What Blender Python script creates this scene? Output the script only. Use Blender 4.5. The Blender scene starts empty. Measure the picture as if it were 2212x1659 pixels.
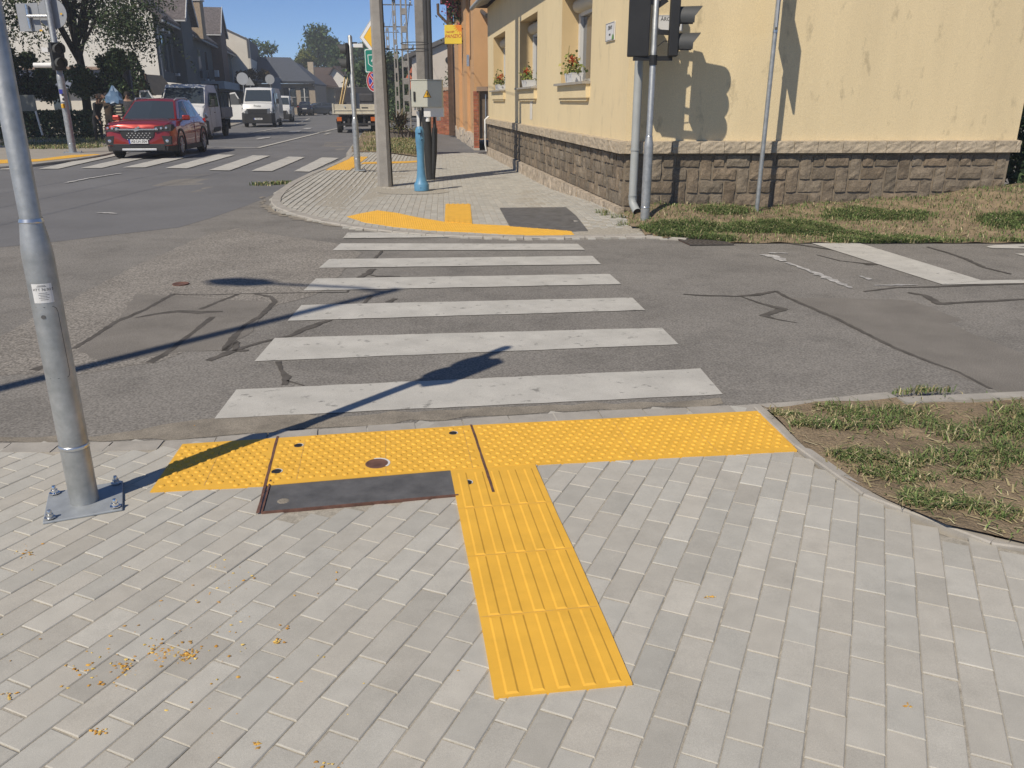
import bpy, bmesh, math, random
from mathutils import Vector, Matrix
random.seed(7)
R = math.radians
S = bpy.context.scene
COL = S.collection
# ---------------- camera, sky, sun, exposure ----------------
EYE = 1.62
TILT = math.atan((829.5 - 219.0) / 1760.0)
cam = bpy.data.cameras.new('camera'); cam.sensor_width = 36; cam.lens = 36 * 1760 / 2212
cam.clip_start = .05; cam.clip_end = 6000
co = bpy.data.objects.new('camera', cam); COL.objects.link(co)
co.location = (0, 0, EYE); co.rotation_euler = (math.pi / 2 - TILT, 0, 0)
S.camera = co
SUN_EL, SUN_AZ = R(46), R(36.5)          # light travels towards +Y turned 36.5 degrees to +X
W = bpy.data.worlds.new('World'); S.world = W; W.use_nodes = True
nt = W.node_tree; bg = nt.nodes['Background']
sk = nt.nodes.new('ShaderNodeTexSky'); sk.sky_type = 'NISHITA'; sk.sun_disc = False
sk.sun_elevation = SUN_EL; sk.sun_rotation = math.pi + SUN_AZ
sk.air_density = .5; sk.dust_density = 0.; sk.ozone_density = 6.5; sk.altitude = 0
nt.links.new(sk.outputs[0], bg.inputs[0]); bg.inputs[1].default_value = 0.116
sl = bpy.data.lights.new('sun', 'SUN'); sl.energy = 4.25; sl.angle = R(.53); sl.color = (1, .905, .77)
so = bpy.data.objects.new('sun', sl); COL.objects.link(so)
sd = Vector((math.sin(SUN_AZ) * math.cos(SUN_EL), math.cos(SUN_AZ) * math.cos(SUN_EL), -math.sin(SUN_EL)))
so.rotation_euler = sd.to_track_quat('-Z', 'Y').to_euler()
S.view_settings.view_transform = 'Standard'; S.view_settings.look = 'None'
S.view_settings.exposure = 0.0; S.view_settings.gamma = 1
S.render.engine = 'CYCLES'
S.cycles.max_bounces = 6; S.cycles.transparent_max_bounces = 6; S.cycles.caustics_reflective = False; S.cycles.caustics_refractive = False

# ---------------- survey: photo measurements -> metres ----------------
CT, ST = math.cos(TILT), math.sin(TILT)
def sst(a, b, x):
    t = max(0., min(1., (x - a) / (b - a))); return t * t * (3 - 2 * t)
def zr(x, y):   # road height
    return -.03 + .09 * (1 - sst(-7, -4, x)) * sst(11, 20, y) - .25 * sst(-4., -3., x) * sst(13.2, 15.2, y)
def zp(x, y):   # far pavement height
    return -.01 - .08 * sst(12.5, 17, y) + (.11 + .08 * sst(12.5, 17, y)) * (1 - sst(-4.4, -2.6, x)) * sst(11.3, 14, y) + .09 * sst(.1, 1.5, x) * sst(10.8, 11.8, y) * (1 - sst(14, 20, y))
def z0(x, y): return 0.0
def gray_(x, y):
    u = x - 1106; v = y - 829.5
    return (u, 1760 * CT - v * ST, -(1760 * ST + v * CT))
def gp(x, y, zf=zr):   # where the sight line of a surveyed point meets the surface zf
    r = gray_(x, y); z = 0.
    for _ in range(6):
        k = (EYE - z) / -r[2]; z = zf(r[0] * k, r[1] * k)
    return (r[0] * k, r[1] * k)
def at(x, y, Y):
    r = gray_(x, y); k = Y / r[1]; return Vector((r[0] * k, Y, EYE + r[2] * k))
def onpl(x, y, p, d):
    r = gray_(x, y); n = (-d[1], d[0]); k = (p[0] * n[0] + p[1] * n[1]) / (r[0] * n[0] + r[1] * n[1])
    return Vector((r[0] * k, r[1] * k, EYE + r[2] * k))

# ---------------- materials ----------------
def M(name, col, rough=.8, metal=0., var=.12, vs=3., bump=0., bs=60., fine=0., fs=250., attr=False, coat=0., col2=None, emit=0., spec=.5, alpha=1., streak=False, bd=.02, spots=0., ss=3.3, sc=(1, 1, .45), sp=(.62, .72)):
    m = bpy.data.materials.new(name); m.use_nodes = True
    t = m.node_tree; n = t.nodes; l = t.links; b = n['Principled BSDF']
    b.inputs['Roughness'].default_value = rough; b.inputs['Metallic'].default_value = metal
    b.inputs['Specular IOR Level'].default_value = spec
    if coat: b.inputs['Coat Weight'].default_value = coat; b.inputs['Coat Roughness'].default_value = .03
    if emit: b.inputs['Emission Color'].default_value = (*col, 1); b.inputs['Emission Strength'].default_value = emit
    if alpha < 1: b.inputs['Alpha'].default_value = alpha
    tc = n.new('ShaderNodeTexCoord'); src = tc.outputs['Object']
    if streak:
        mp = n.new('ShaderNodeMapping'); mp.inputs['Scale'].default_value = (1, 1, .12); l.new(src, mp.inputs[0]); vsrc = mp.outputs[0]
    else: vsrc = src
    c1 = col; c2 = col2 or tuple(c * (1 - var) for c in col)
    c0 = col if col2 else tuple(min(1, c * (1 + var)) for c in col)
    out = None
    if var or col2:
        nz = n.new('ShaderNodeTexNoise'); nz.inputs['Scale'].default_value = vs; nz.inputs['Detail'].default_value = 5; nz.inputs['Roughness'].default_value = .6
        l.new(vsrc, nz.inputs['Vector'])
        rp = n.new('ShaderNodeValToRGB'); rp.color_ramp.elements[0].position = .32; rp.color_ramp.elements[1].position = .68
        rp.color_ramp.elements[0].color = (*c2, 1); rp.color_ramp.elements[1].color = (*c0, 1)
        l.new(nz.outputs[0], rp.inputs[0]); out = rp.outputs[0]
    if fine:
        nz = n.new('ShaderNodeTexNoise'); nz.inputs['Scale'].default_value = fs; nz.inputs['Detail'].default_value = 2; l.new(src, nz.inputs['Vector'])
        rp = n.new('ShaderNodeValToRGB'); rp.color_ramp.elements[0].position = .3; rp.color_ramp.elements[1].position = .7
        rp.color_ramp.elements[0].color = (1 - fine, 1 - fine, 1 - fine, 1); rp.color_ramp.elements[1].color = (1 + fine, 1 + fine, 1 + fine, 1)
        l.new(nz.outputs[0], rp.inputs[0])
        mx = n.new('ShaderNodeMix'); mx.data_type = 'RGBA'; mx.blend_type = 'MULTIPLY'; mx.inputs[0].default_value = 1
        if out: l.new(out, mx.inputs[6])
        else: mx.inputs[6].default_value = (*col, 1)
        l.new(rp.outputs[0], mx.inputs[7]); out = mx.outputs[2]
    if spots:
        nz = n.new('ShaderNodeTexNoise'); nz.inputs['Scale'].default_value = ss; nz.inputs['Detail'].default_value = 8; nz.inputs['Roughness'].default_value = .65; mp = n.new('ShaderNodeMapping'); mp.inputs['Scale'].default_value = sc; l.new(src, mp.inputs[0]); l.new(mp.outputs[0], nz.inputs['Vector'])
        rp = n.new('ShaderNodeValToRGB'); rp.color_ramp.elements[0].position = sp[0]; rp.color_ramp.elements[1].position = sp[1]; rp.color_ramp.elements[0].color = (1, 1, 1, 1); rp.color_ramp.elements[1].color = (1 - spots, 1 - spots, 1 - spots, 1)
        l.new(nz.outputs[0], rp.inputs[0]); mx = n.new('ShaderNodeMix'); mx.data_type = 'RGBA'; mx.blend_type = 'MULTIPLY'; mx.inputs[0].default_value = 1; l.new(out, mx.inputs[6]); l.new(rp.outputs[0], mx.inputs[7]); out = mx.outputs[2]
    if attr:
        at_ = n.new('ShaderNodeVertexColor'); at_.layer_name = 'Col'
        mx = n.new('ShaderNodeMix'); mx.data_type = 'RGBA'; mx.blend_type = 'MULTIPLY'; mx.inputs[0].default_value = 1
        if out: l.new(out, mx.inputs[6])
        else: mx.inputs[6].default_value = (*col, 1)
        l.new(at_.outputs[0], mx.inputs[7]); out = mx.outputs[2]
    if out: l.new(out, b.inputs['Base Color'])
    else: b.inputs['Base Color'].default_value = (*col, 1)
    if bump:
        nz = n.new('ShaderNodeTexNoise'); nz.inputs['Scale'].default_value = bs; nz.inputs['Detail'].default_value = 4; l.new(src, nz.inputs['Vector'])
        bp = n.new('ShaderNodeBump'); bp.inputs['Strength'].default_value = bump; bp.inputs['Distance'].default_value = bd
        l.new(nz.outputs[0], bp.inputs['Height']); l.new(bp.outputs[0], b.inputs['Normal'])
    return m
asphalt = M('asphalt', (.224, .211, .19), .95, var=.12, vs=.7, fine=.34, fs=75, bump=.4, bs=140, bd=.003, spec=.2, spots=.13, ss=2.2, sp=(.5, .62))
asphalt_dark = M('asphalt_dark', (.155, .154, .155), .95, var=.12, vs=.5, fine=.22, fs=150, bump=.4, bs=150, bd=.003)
asphalt_coarse = M('asphalt_coarse', (.25, .231, .203), .95, var=.12, vs=1.5, fine=.5, fs=60, bump=.7, bs=85, bd=.005, spec=.2)
asphalt_patch = M('asphalt_patch', (.205, .19, .168), .95, spec=.2, var=.12, vs=2.5, fine=.3, fs=140, bump=.4, bs=150, bd=.003)
tar = M('bitumen_sealer', (.105, .096, .085), .85, spec=.2, var=.25, vs=8)
sand = M('jointing_sand', (.37, .34, .28), .95, var=.25, vs=30, fine=.3, fs=400)
dust = M('gutter_dust', (.25, .222, .178), .95, var=.22, vs=6, fine=.3, fs=200)
paver = M('paver_concrete', (.462, .444, .392), .85, var=.06, vs=11, fine=.13, fs=420, bump=.25, bs=400, bd=.002, attr=True, spec=.25, spots=.10, ss=5, sp=(.54, .74))
kerbm = M('kerb_concrete', (.38, .355, .31), .85, var=.12, vs=7, fine=.14, fs=350, bump=.3, bs=300, bd=.002)
paint_white = M('road_paint', (.50, .485, .44), .8, var=.10, vs=4, fine=.12, fs=220, bump=.4, bs=170, bd=.003, spec=.2, spots=.45, ss=11, sp=(.60, .67))
paint_worn = M('road_paint_worn', (.42, .41, .39), .8, var=.35, vs=14, fine=.3, fs=120)
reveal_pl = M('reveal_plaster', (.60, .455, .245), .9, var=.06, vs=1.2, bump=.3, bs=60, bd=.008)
yellow_t = M('tactile_yellow', (.82, .465, .06), .55, var=.06, vs=7, bump=.08, bs=200, bd=.002, spots=.09, ss=5, sp=(.52, .72), spec=.3)
yellow_seam = M('tile_seam', (.66, .40, .10), .8)
steel_cover = M('cover_steel', (.135, .133, .13), .6, metal=.2, var=.25, vs=9, bump=.3, bs=90, bd=.003)
rust = M('rusty_steel', (.14, .07, .05), .8, var=.35, vs=25)
galv = M('galvanised_steel', (.50, .51, .50), .48, metal=.65, var=.16, vs=14, col2=(.34, .355, .35), bump=.06, bs=40)
plate_steel = M('plate_steel', (.40, .43, .45), .6, metal=.4, var=.12, vs=18)
galv2 = M('zinc_bright', (.62, .64, .65), .3, metal=.9, var=.1, vs=20)
concrete = M('pole_concrete', (.31, .29, .26), .9, var=.14, vs=5, fine=.16, fs=120, bump=.4, bs=90, bd=.004)
concrete_dk = M('pole_concrete_grey', (.235, .22, .2), .9, var=.25, vs=4, fine=.2, fs=110, bump=.4, bs=90, bd=.004)
plaster = M('yellow_plaster', (.75, .615, .375), .9, var=.08, vs=1.2, fine=.07, fs=70, bump=.4, bs=60, bd=.009, streak=True, spots=.26, ss=4.5, sp=(.585, .68))
plaster_lt = M('yellow_plaster_pale', (.77, .635, .385), .9, var=.05, vs=1.2, fine=.05, fs=70, bump=.4, bs=60, bd=.008, streak=True, spots=.14, ss=4, sp=(.57, .7))
stone = M('plinth_stone', (.205, .165, .118), .95, var=.25, vs=6, fine=.22, fs=60, bump=.5, bs=30, bd=.02, attr=True)
mortar = M('plinth_mortar', (.225, .185, .135), .95, var=.2, vs=8)
ledge_m = M('ledge_stone', (.44, .37, .27), .95, var=.16, vs=5, fine=.18, fs=60, bump=.6, bs=26, bd=.015)
footing = M('footing_stone', (.40, .335, .255), .95, var=.3, vs=7, fine=.2, fs=60, bump=.8, bs=30, bd=.02)
black_pl = M('black_plastic', (.018, .018, .017), .5, var=.2, vs=3)
rubber = M('rubber', (.02, .02, .02), .8, var=.1)
grey_pl = M('grey_plastic', (.36, .38, .37), .5, var=.08)
white_pl = M('white_plastic', (.75, .75, .73), .5, var=.04)
signback = M('sign_back', (.34, .36, .38), .6, metal=.1, var=.06)
white_s = M('sign_white', (.72, .72, .70), .5, var=.02)
black_s = M('sign_black', (.02, .02, .02), .6, var=0)
yellow_s = M('sign_yellow', (.80, .46, .03), .5, var=.02)
green_s = M('sign_green', (.01, .19, .135), .5, var=.05)
red_s = M('sign_red', (.42, .03, .035), .5, var=.04)
blue_s = M('sign_blue', (.03, .04, .30), .5, var=.04)
glass = M('dark_glass', (.04, .052, .064), .04, var=0, spec=.7)
glass2 = M('window_glass', (.10, .105, .11), .08, var=0, spec=.6)
chrome = M('chrome', (.8, .8, .8), .12, metal=1, var=0)
leafm = M('leaves', (1, 1, 1), .7, var=0, attr=True, spec=.2)
bark = M('bark', (.05, .04, .03), .95, var=.3, vs=10, bump=.8, bs=20)
soil = M('dry_soil', (.245, .185, .115), .98, var=.28, vs=5, fine=.35, fs=120, bump=.9, bs=60, bd=.015)
brick = M('red_brick', (.33, .115, .06), .9, var=.2, vs=9, bump=.4, bs=60, attr=True)
orange_pl = M('orange_plaster', (.60, .36, .175), .9, var=.07, vs=1., fine=.05, fs=60, bump=.3, bs=70, bd=.006)
brown_wood = M('brown_wood', (.085, .05, .03), .7, var=.25, vs=6)
white_wall = M('white_wall', (.66, .62, .54), .9, var=.06, vs=1, bump=.2, bs=50)
cream_wall = M('cream_wall', (.62, .53, .39), .9, var=.08, vs=1)
roof_dk = M('roof_slate', (.075, .077, .085), .8, var=.15, vs=4, bump=.5, bs=12)
roof_br = M('roof_brown', (.085, .06, .05), .85, var=.25, vs=5, bump=.5, bs=12)
roof_red = M('roof_terracotta', (.42, .11, .05), .85, var=.2, vs=4, bump=.4, bs=10)

# ---------------- mesh builder ----------------
class MB:
    def __init__(s): s.v = []; s.f = []; s.m = []; s.c = []; s.T = None
    def add(s, vs, fs, mi=0, col=(1, 1, 1)):
        o = len(s.v)
        for p in vs:
            p = Vector(p)
            if s.T is not None: p = s.T @ p
            s.v.append(p); s.c.append(col)
        for f in fs: s.f.append([i + o for i in f]); s.m.append(mi)
        return s
    def box(s, x0, y0, z0, x1, y1, z1, mi=0, col=(1, 1, 1)):
        v = [(x, y, z) for z in (z0, z1) for x, y in ((x0, y0), (x1, y0), (x1, y1), (x0, y1))]
        return s.add(v, [(3, 2, 1, 0), (4, 5, 6, 7), (0, 1, 5, 4), (1, 2, 6, 5), (2, 3, 7, 6), (3, 0, 4, 7)], mi, col)
    def cbox(s, c, sx, sy, sz, rz=0, mi=0, col=(1, 1, 1)):
        ca, sa = math.cos(rz), math.sin(rz); v = []
        for dz in (-.5, .5):
            for dx, dy in ((-.5, -.5), (.5, -.5), (.5, .5), (-.5, .5)):
                x, y = dx * sx, dy * sy; v.append((c[0] + x * ca - y * sa, c[1] + x * sa + y * ca, c[2] + dz * sz))
        return s.add(v, [(3, 2, 1, 0), (4, 5, 6, 7), (0, 1, 5, 4), (1, 2, 6, 5), (2, 3, 7, 6), (3, 0, 4, 7)], mi, col)
    def bar(s, p, q, w, h=None, mi=0, up=(0, 0, 1)):
        p = Vector(p); q = Vector(q); h = h or w; d = (q - p).normalized(); u = Vector(up)
        if abs(d.dot(u)) > .98: u = Vector((0, 1, 0))
        a = d.cross(u).normalized(); b = a.cross(d)
        v = [e + a * (i * w / 2) + b * (j * h / 2) for e in (p, q) for i, j in ((-1, -1), (1, -1), (1, 1), (-1, 1))]
        return s.add(v, [(0, 1, 2, 3), (7, 6, 5, 4), (0, 4, 5, 1), (1, 5, 6, 2), (2, 6, 7, 3), (3, 7, 4, 0)], mi)
    def tube(s, pts, r, n=10, mi=0, caps=True, col=(1, 1, 1)):
        pts = [Vector(p) for p in pts]; rs = r if isinstance(r, (list, tuple)) else [r] * len(pts)
        v = []; f = []; a = None
        for i, p in enumerate(pts):
            d = (pts[min(i + 1, len(pts) - 1)] - pts[max(i - 1, 0)]).normalized()
            if a is None:
                u = Vector((0, 0, 1)) if abs(d.z) < .9 else Vector((1, 0, 0)); a = d.cross(u).normalized()
            else: a = (a - d * a.dot(d)).normalized()
            b = d.cross(a)
            for k in range(n):
                t = 2 * math.pi * k / n; v.append(p + (a * math.cos(t) + b * math.sin(t)) * rs[i])
        for i in range(len(pts) - 1):
            for k in range(n):
                f.append((i * n + k, i * n + (k + 1) % n, (i + 1) * n + (k + 1) % n, (i + 1) * n + k))
        if caps: f.append(tuple(range(n))[::-1]); f.append(tuple((len(pts) - 1) * n + k for k in range(n)))
        return s.add(v, f, mi, col)
    def lathe(s, prof, c=(0, 0, 0), n=24, mi=0, axis='z', a0=0., a1=2 * math.pi):
        v = []; f = []; full = abs(a1 - a0 - 2 * math.pi) < 1e-6; m = n if full else n + 1
        for r, z in prof:
            for k in range(m):
                t = a0 + (a1 - a0) * k / n; x, y = r * math.cos(t), r * math.sin(t)
                p = (x, y, z) if axis == 'z' else ((z, x, y) if axis == 'x' else (x, z, y))
                v.append((c[0] + p[0], c[1] + p[1], c[2] + p[2]))
        for i in range(len(prof) - 1):
            for k in range(n):
                k2 = (k + 1) % m
                f.append((i * m + k, i * m + k2, (i + 1) * m + k2, (i + 1) * m + k))
        return s.add(v, f, mi)
    def prism(s, poly, a, b, plane='xy', mi=0, col=(1, 1, 1)):
        def P(u, w, t): return (u, w, t) if plane == 'xy' else ((u, t, w) if plane == 'xz' else (t, u, w))
        n = len(poly); v = [P(u, w, a) for u, w in poly] + [P(u, w, b) for u, w in poly]
        f = [tuple(range(n))[::-1], tuple(range(n, 2 * n))] + [(i, (i + 1) % n, n + (i + 1) % n, n + i) for i in range(n)]
        return s.add(v, f, mi, col)
    def hull(s, st, mi=0):   # st: [(y, [(halfwidth, z) bottom -> top])]
        v = []; f = []; k = len(st[0][1]); n = 2 * k
        for y, ring in st:
            v += [(w, y, z) for w, z in ring] + [(-w, y, z) for w, z in reversed(ring)]
        for i in range(len(st) - 1):
            for j in range(n): f.append((i * n + j, i * n + (j + 1) % n, (i + 1) * n + (j + 1) % n, (i + 1) * n + j))
        f.append(tuple(range(n))[::-1]); f.append(tuple((len(st) - 1) * n + j for j in range(n)))
        return s.add(v, f, mi)
    def panel(s, q, uv, off=.006, th=.012, mi=0):   # polygon laid on the quad q (4 corners), standing 'off' proud of it
        q = [Vector(p) for p in q]; nrm = (q[1] - q[0]).cross(q[3] - q[0]).normalized()
        def P(u, w): return q[0] * (1 - u) * (1 - w) + q[1] * u * (1 - w) + q[2] * u * w + q[3] * (1 - u) * w
        n = len(uv); v = [P(*p) + nrm * off for p in uv] + [P(*p) + nrm * (off - th) for p in uv]
        f = [tuple(range(n)), tuple(range(n, 2 * n))[::-1]] + [(i, n + i, n + (i + 1) % n, (i + 1) % n) for i in range(n)]
        return s.add(v, f, mi)
    def build(s, name, mats, parent=None, smooth=None, bevel=0, world=False, fix=True, sub=0, solid=0):
        me = bpy.data.meshes.new(name)
        vs = s.v
        if world and parent is not None:
            inv = parent.matrix_basis.inverted(); vs = [inv @ p for p in vs]
        me.from_pydata([tuple(p) for p in vs], [], s.f)
        for m in (mats if isinstance(mats, (list, tuple)) else [mats]): me.materials.append(m)
        me.polygons.foreach_set('material_index', s.m)
        if any(c != (1, 1, 1) for c in s.c) or any(getattr(m, 'name', '') in ('leaves', 'paver_concrete', 'plinth_stone', 'red_brick') for m in me.materials):
            ca = me.color_attributes.new('Col', 'FLOAT_COLOR', 'POINT')
            ca.data.foreach_set('color', [x for c in s.c for x in (*c, 1)])
        if fix and len(s.f) < 60000:
            bm = bmesh.new(); bm.from_mesh(me); bmesh.ops.recalc_face_normals(bm, faces=bm.faces); bm.to_mesh(me); bm.free()
        if smooth:
            me.polygons.foreach_set('use_smooth', [True] * len(me.polygons)); me.set_sharp_from_angle(angle=R(smooth))
        me.update()
        o = bpy.data.objects.new(name, me); COL.objects.link(o)
        if parent is not None: o.parent = parent
        if bevel:
            b = o.modifiers.new('bevel', 'BEVEL'); b.width = bevel; b.segments = 2; b.limit_method = 'ANGLE'; b.angle_limit = R(40)
        if solid:
            b = o.modifiers.new('solid', 'SOLIDIFY'); b.thickness = solid; b.offset = -1
        if sub:
            b = o.modifiers.new('sub', 'SUBSURF'); b.levels = sub; b.render_levels = sub
        return o
def tag(o, label=None, cat=None, group=None, kind=None):
    if label: o['label'] = label
    if cat: o['category'] = cat
    if group: o['group'] = group
    if kind: o['kind'] = kind
    return o
def thing(name, label, cat, loc=(0, 0, 0), rz=0., group=None):
    o = bpy.data.objects.new(name, None); COL.objects.link(o); o.empty_display_size = .2
    o.location = loc; o.rotation_euler = (0, 0, rz); o.matrix_basis = Matrix.Translation(Vector(loc)) @ Matrix.Rotation(rz, 4, 'Z')
    return tag(o, label, cat, group)
def copy_tree(o, parent=None):
    c = o.copy(); COL.objects.link(c)
    if parent is not None: c.parent = parent
    for ch in list(o.children): copy_tree(ch, c)
    return c
def lettering(s, size, mat, T, parent=None, name='lettering', ext=.001, ax='CENTER', shear=0., sx=1., world=False):
    cu = bpy.data.curves.new(name, 'FONT'); cu.body = s; cu.size = size; cu.extrude = ext; cu.align_x = ax; cu.align_y = 'CENTER'; cu.shear = shear
    tmp = bpy.data.objects.new('tmp', cu); COL.objects.link(tmp)
    me = bpy.data.meshes.new_from_object(tmp.evaluated_get(bpy.context.evaluated_depsgraph_get()))
    bpy.data.objects.remove(tmp)
    T = T @ Matrix.Diagonal((sx, 1, 1, 1))
    if world and parent is not None: T = parent.matrix_basis.inverted() @ T
    me.transform(T); me.materials.clear(); me.materials.append(mat)
    o = bpy.data.objects.new(name, me); COL.objects.link(o)
    if parent is not None: o.parent = parent
    return o
def frame(o, right, up):   # matrix that lays x along right and y along up at o
    x = Vector(right).normalized(); y = Vector(up).normalized(); z = x.cross(y)
    return Matrix(((x.x, y.x, z.x, o[0]), (x.y, y.y, z.y, o[1]), (x.z, y.z, z.z, o[2]), (0, 0, 0, 1)))
# ================= GROUND, ROADS, MARKINGS =================
def inside(p, poly):
    x, y = p; r = False; j = len(poly) - 1
    for i in range(len(poly)):
        xi, yi = poly[i]; xj, yj = poly[j]
        if (yi > y) != (yj > y) and x < (xj - xi) * (y - yi) / (yj - yi) + xi: r = not r
        j = i
    return r
def sheet(name, x0, y0, x1, y1, st, zf, mat, poly=None):
    b = MB(); nx = int((x1 - x0) / st) + 1; ny = int((y1 - y0) / st) + 1
    v = [(x0 + i * st, y0 + j * st, zf(x0 + i * st, y0 + j * st)) for j in range(ny) for i in range(nx)]
    f = [(j * nx + i, j * nx + i + 1, (j + 1) * nx + i + 1, (j + 1) * nx + i) for j in range(ny - 1) for i in range(nx - 1)
         if poly is None or inside((x0 + (i + .5) * st, y0 + (j + .5) * st), poly)]
    used = sorted({i for q in f for i in q}); mp = {k: i for i, k in enumerate(used)}
    b.add([v[k] for k in used], [tuple(mp[i] for i in q) for q in f])
    return b.build(name, mat, smooth=60, fix=False)
def ngon(name, pts, zf, off, mat, kind='structure', parent=None, th=0., cut=1.5):
    bm = bmesh.new(); vs = [bm.verts.new((x, y, 0)) for x, y in pts]; f = bm.faces.new(vs)
    bmesh.ops.triangulate(bm, faces=[f])
    for _ in range(6):
        es = [e for e in bm.edges if e.calc_length() > cut]
        if not es: break
        bmesh.ops.subdivide_edges(bm, edges=es, cuts=1); bmesh.ops.triangulate(bm, faces=[q for q in bm.faces if len(q.verts) > 3])
    if th:
        r = bmesh.ops.extrude_face_region(bm, geom=list(bm.faces)); top = {v for v in r['geom'] if isinstance(v, bmesh.types.BMVert)}
    else: top = set(bm.verts)
    for v in bm.verts: v.co.z = zf(v.co.x, v.co.y) + ((off if th else OFF(off, v.co.y)) if v in top else off - th)
    bmesh.ops.recalc_face_normals(bm, faces=bm.faces)
    if not th:
        for q in bm.faces:
            if q.normal.z < 0: q.normal_flip()
    me = bpy.data.meshes.new(name); bm.to_mesh(me); bm.free(); me.materials.append(mat)
    o = bpy.data.objects.new(name, me); COL.objects.link(o)
    if parent is not None: o.parent = parent
    elif kind: o['kind'] = kind
    return o
def OFF(o, y): return o if o < 0 else o * max(.25, min(1.5, (y - 1) / 16))
def jag(pts, a, step=.12):    # roughen an outline a little
    out = []
    for i in range(len(pts)):
        p = Vector(pts[i]); q = Vector(pts[(i + 1) % len(pts)]); n = max(1, int((q - p).length / step))
        for k in range(n):
            c = p.lerp(q, k / n); out.append((c.x + random.uniform(-a, a), c.y + random.uniform(-a, a)))
    return out
def ribbon(b, pts, w, zf, off, rough=.3, step=.05):
    P = []
    for i in range(len(pts) - 1):
        p = Vector(pts[i]); q = Vector(pts[i + 1]); n = max(2, int((q - p).length / step))
        w0 = w[i] if isinstance(w, list) else w; w1 = w[i + 1] if isinstance(w, list) else w
        for k in range(n + (i == len(pts) - 2)):
            P.append((p.lerp(q, k / n), w0 + (w1 - w0) * k / n))
    v = []
    for i, (p, ww) in enumerate(P):
        d = P[min(i + 1, len(P) - 1)][0] - P[max(i - 1, 0)][0]; n = Vector((-d.y, d.x)).normalized()
        for sgn in (1, -1):
            q = p + n * sgn * ww / 2 * (1 + random.uniform(-rough, rough)); v.append((q.x, q.y, zf(q.x, q.y) + (OFF(off, q.y) if zf is zr else off)))
    b.add(v, [(2 * i, 2 * i + 1, 2 * i + 3, 2 * i + 2) for i in range(len(P) - 1)])
def gpl(pts, f, zf=zr): return [gp(*f(x, y), zf) for x, y in pts]
def zm(ox, oy, w, zw=2212.):
    k = w / zw; return lambda x, y: ((ox + x * k) / 1.6492, (oy + y * k) / 1.6492)
ID = lambda x, y: (x, y)
Z3 = zm(800, 200, 700); Z4 = zm(300, 200, 600); Z5 = zm(0, 0, 500, 1382); Z7 = zm(0, 700, 1900); Z8 = zm(2400, 700, 1248); Z9 = zm(3100, 800, 548); ZL = zm(0, 450, 700, 2111)
gnd = MB().add([(-700, -200, -.5), (700, -200, -.5), (700, 1200, -.5), (-700, 1200, -.5)], [(0, 1, 2, 3)]).build('ground', soil); tag(gnd, kind='structure')
tag(sheet('road', -90, -14, 60, 230, 1., zr, asphalt), kind='structure')
# the newer, darker lane surface of the main road
lane = [(-60, 7.2), (-9, 8.0), (-6.2, 9.6), (-4.6, 11.4), (-4.4, 14), (-4.7, 20), (-5.3, 28.5), (-6.2, 34), (-8, 46), (-12, 66), (-20, 100), (-30, 125), (-60, 140), (-60, 60)]
ngon('lane_surface', jag(lane, .04, .8), zr, .003, asphalt_dark, cut=2.)
o = ngon('road_patch', jag(gpl([(-300, 720), (0, 578), (300, 425), (560, 290), (880, 150), (985, 133), (1180, 165), (1395, 195), (1500, 235), (1330, 400), (1150, 450), (1000, 560), (640, 690), (330, 735), (0, 740), (-300, 745)], Z7), .02), zr, .006, asphalt_coarse)
ngon('road_patch', jag(gpl([(720, 640), (950, 640), (1500, 655), (1830, 780), (1720, 800), (2212, 990), (2700, 1150), (2700, 1500), (2000, 1215), (1400, 960), (1020, 775)], Z8), .015), zr, .004, asphalt_patch)
ngon('road_patch', jag(gpl([(560, 405), (1140, 440), (1040, 560), (930, 640), (760, 640), (640, 660), (430, 690), (320, 640), (480, 530)], Z7), .02), zr, .008, asphalt_patch)
b = MB()
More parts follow.
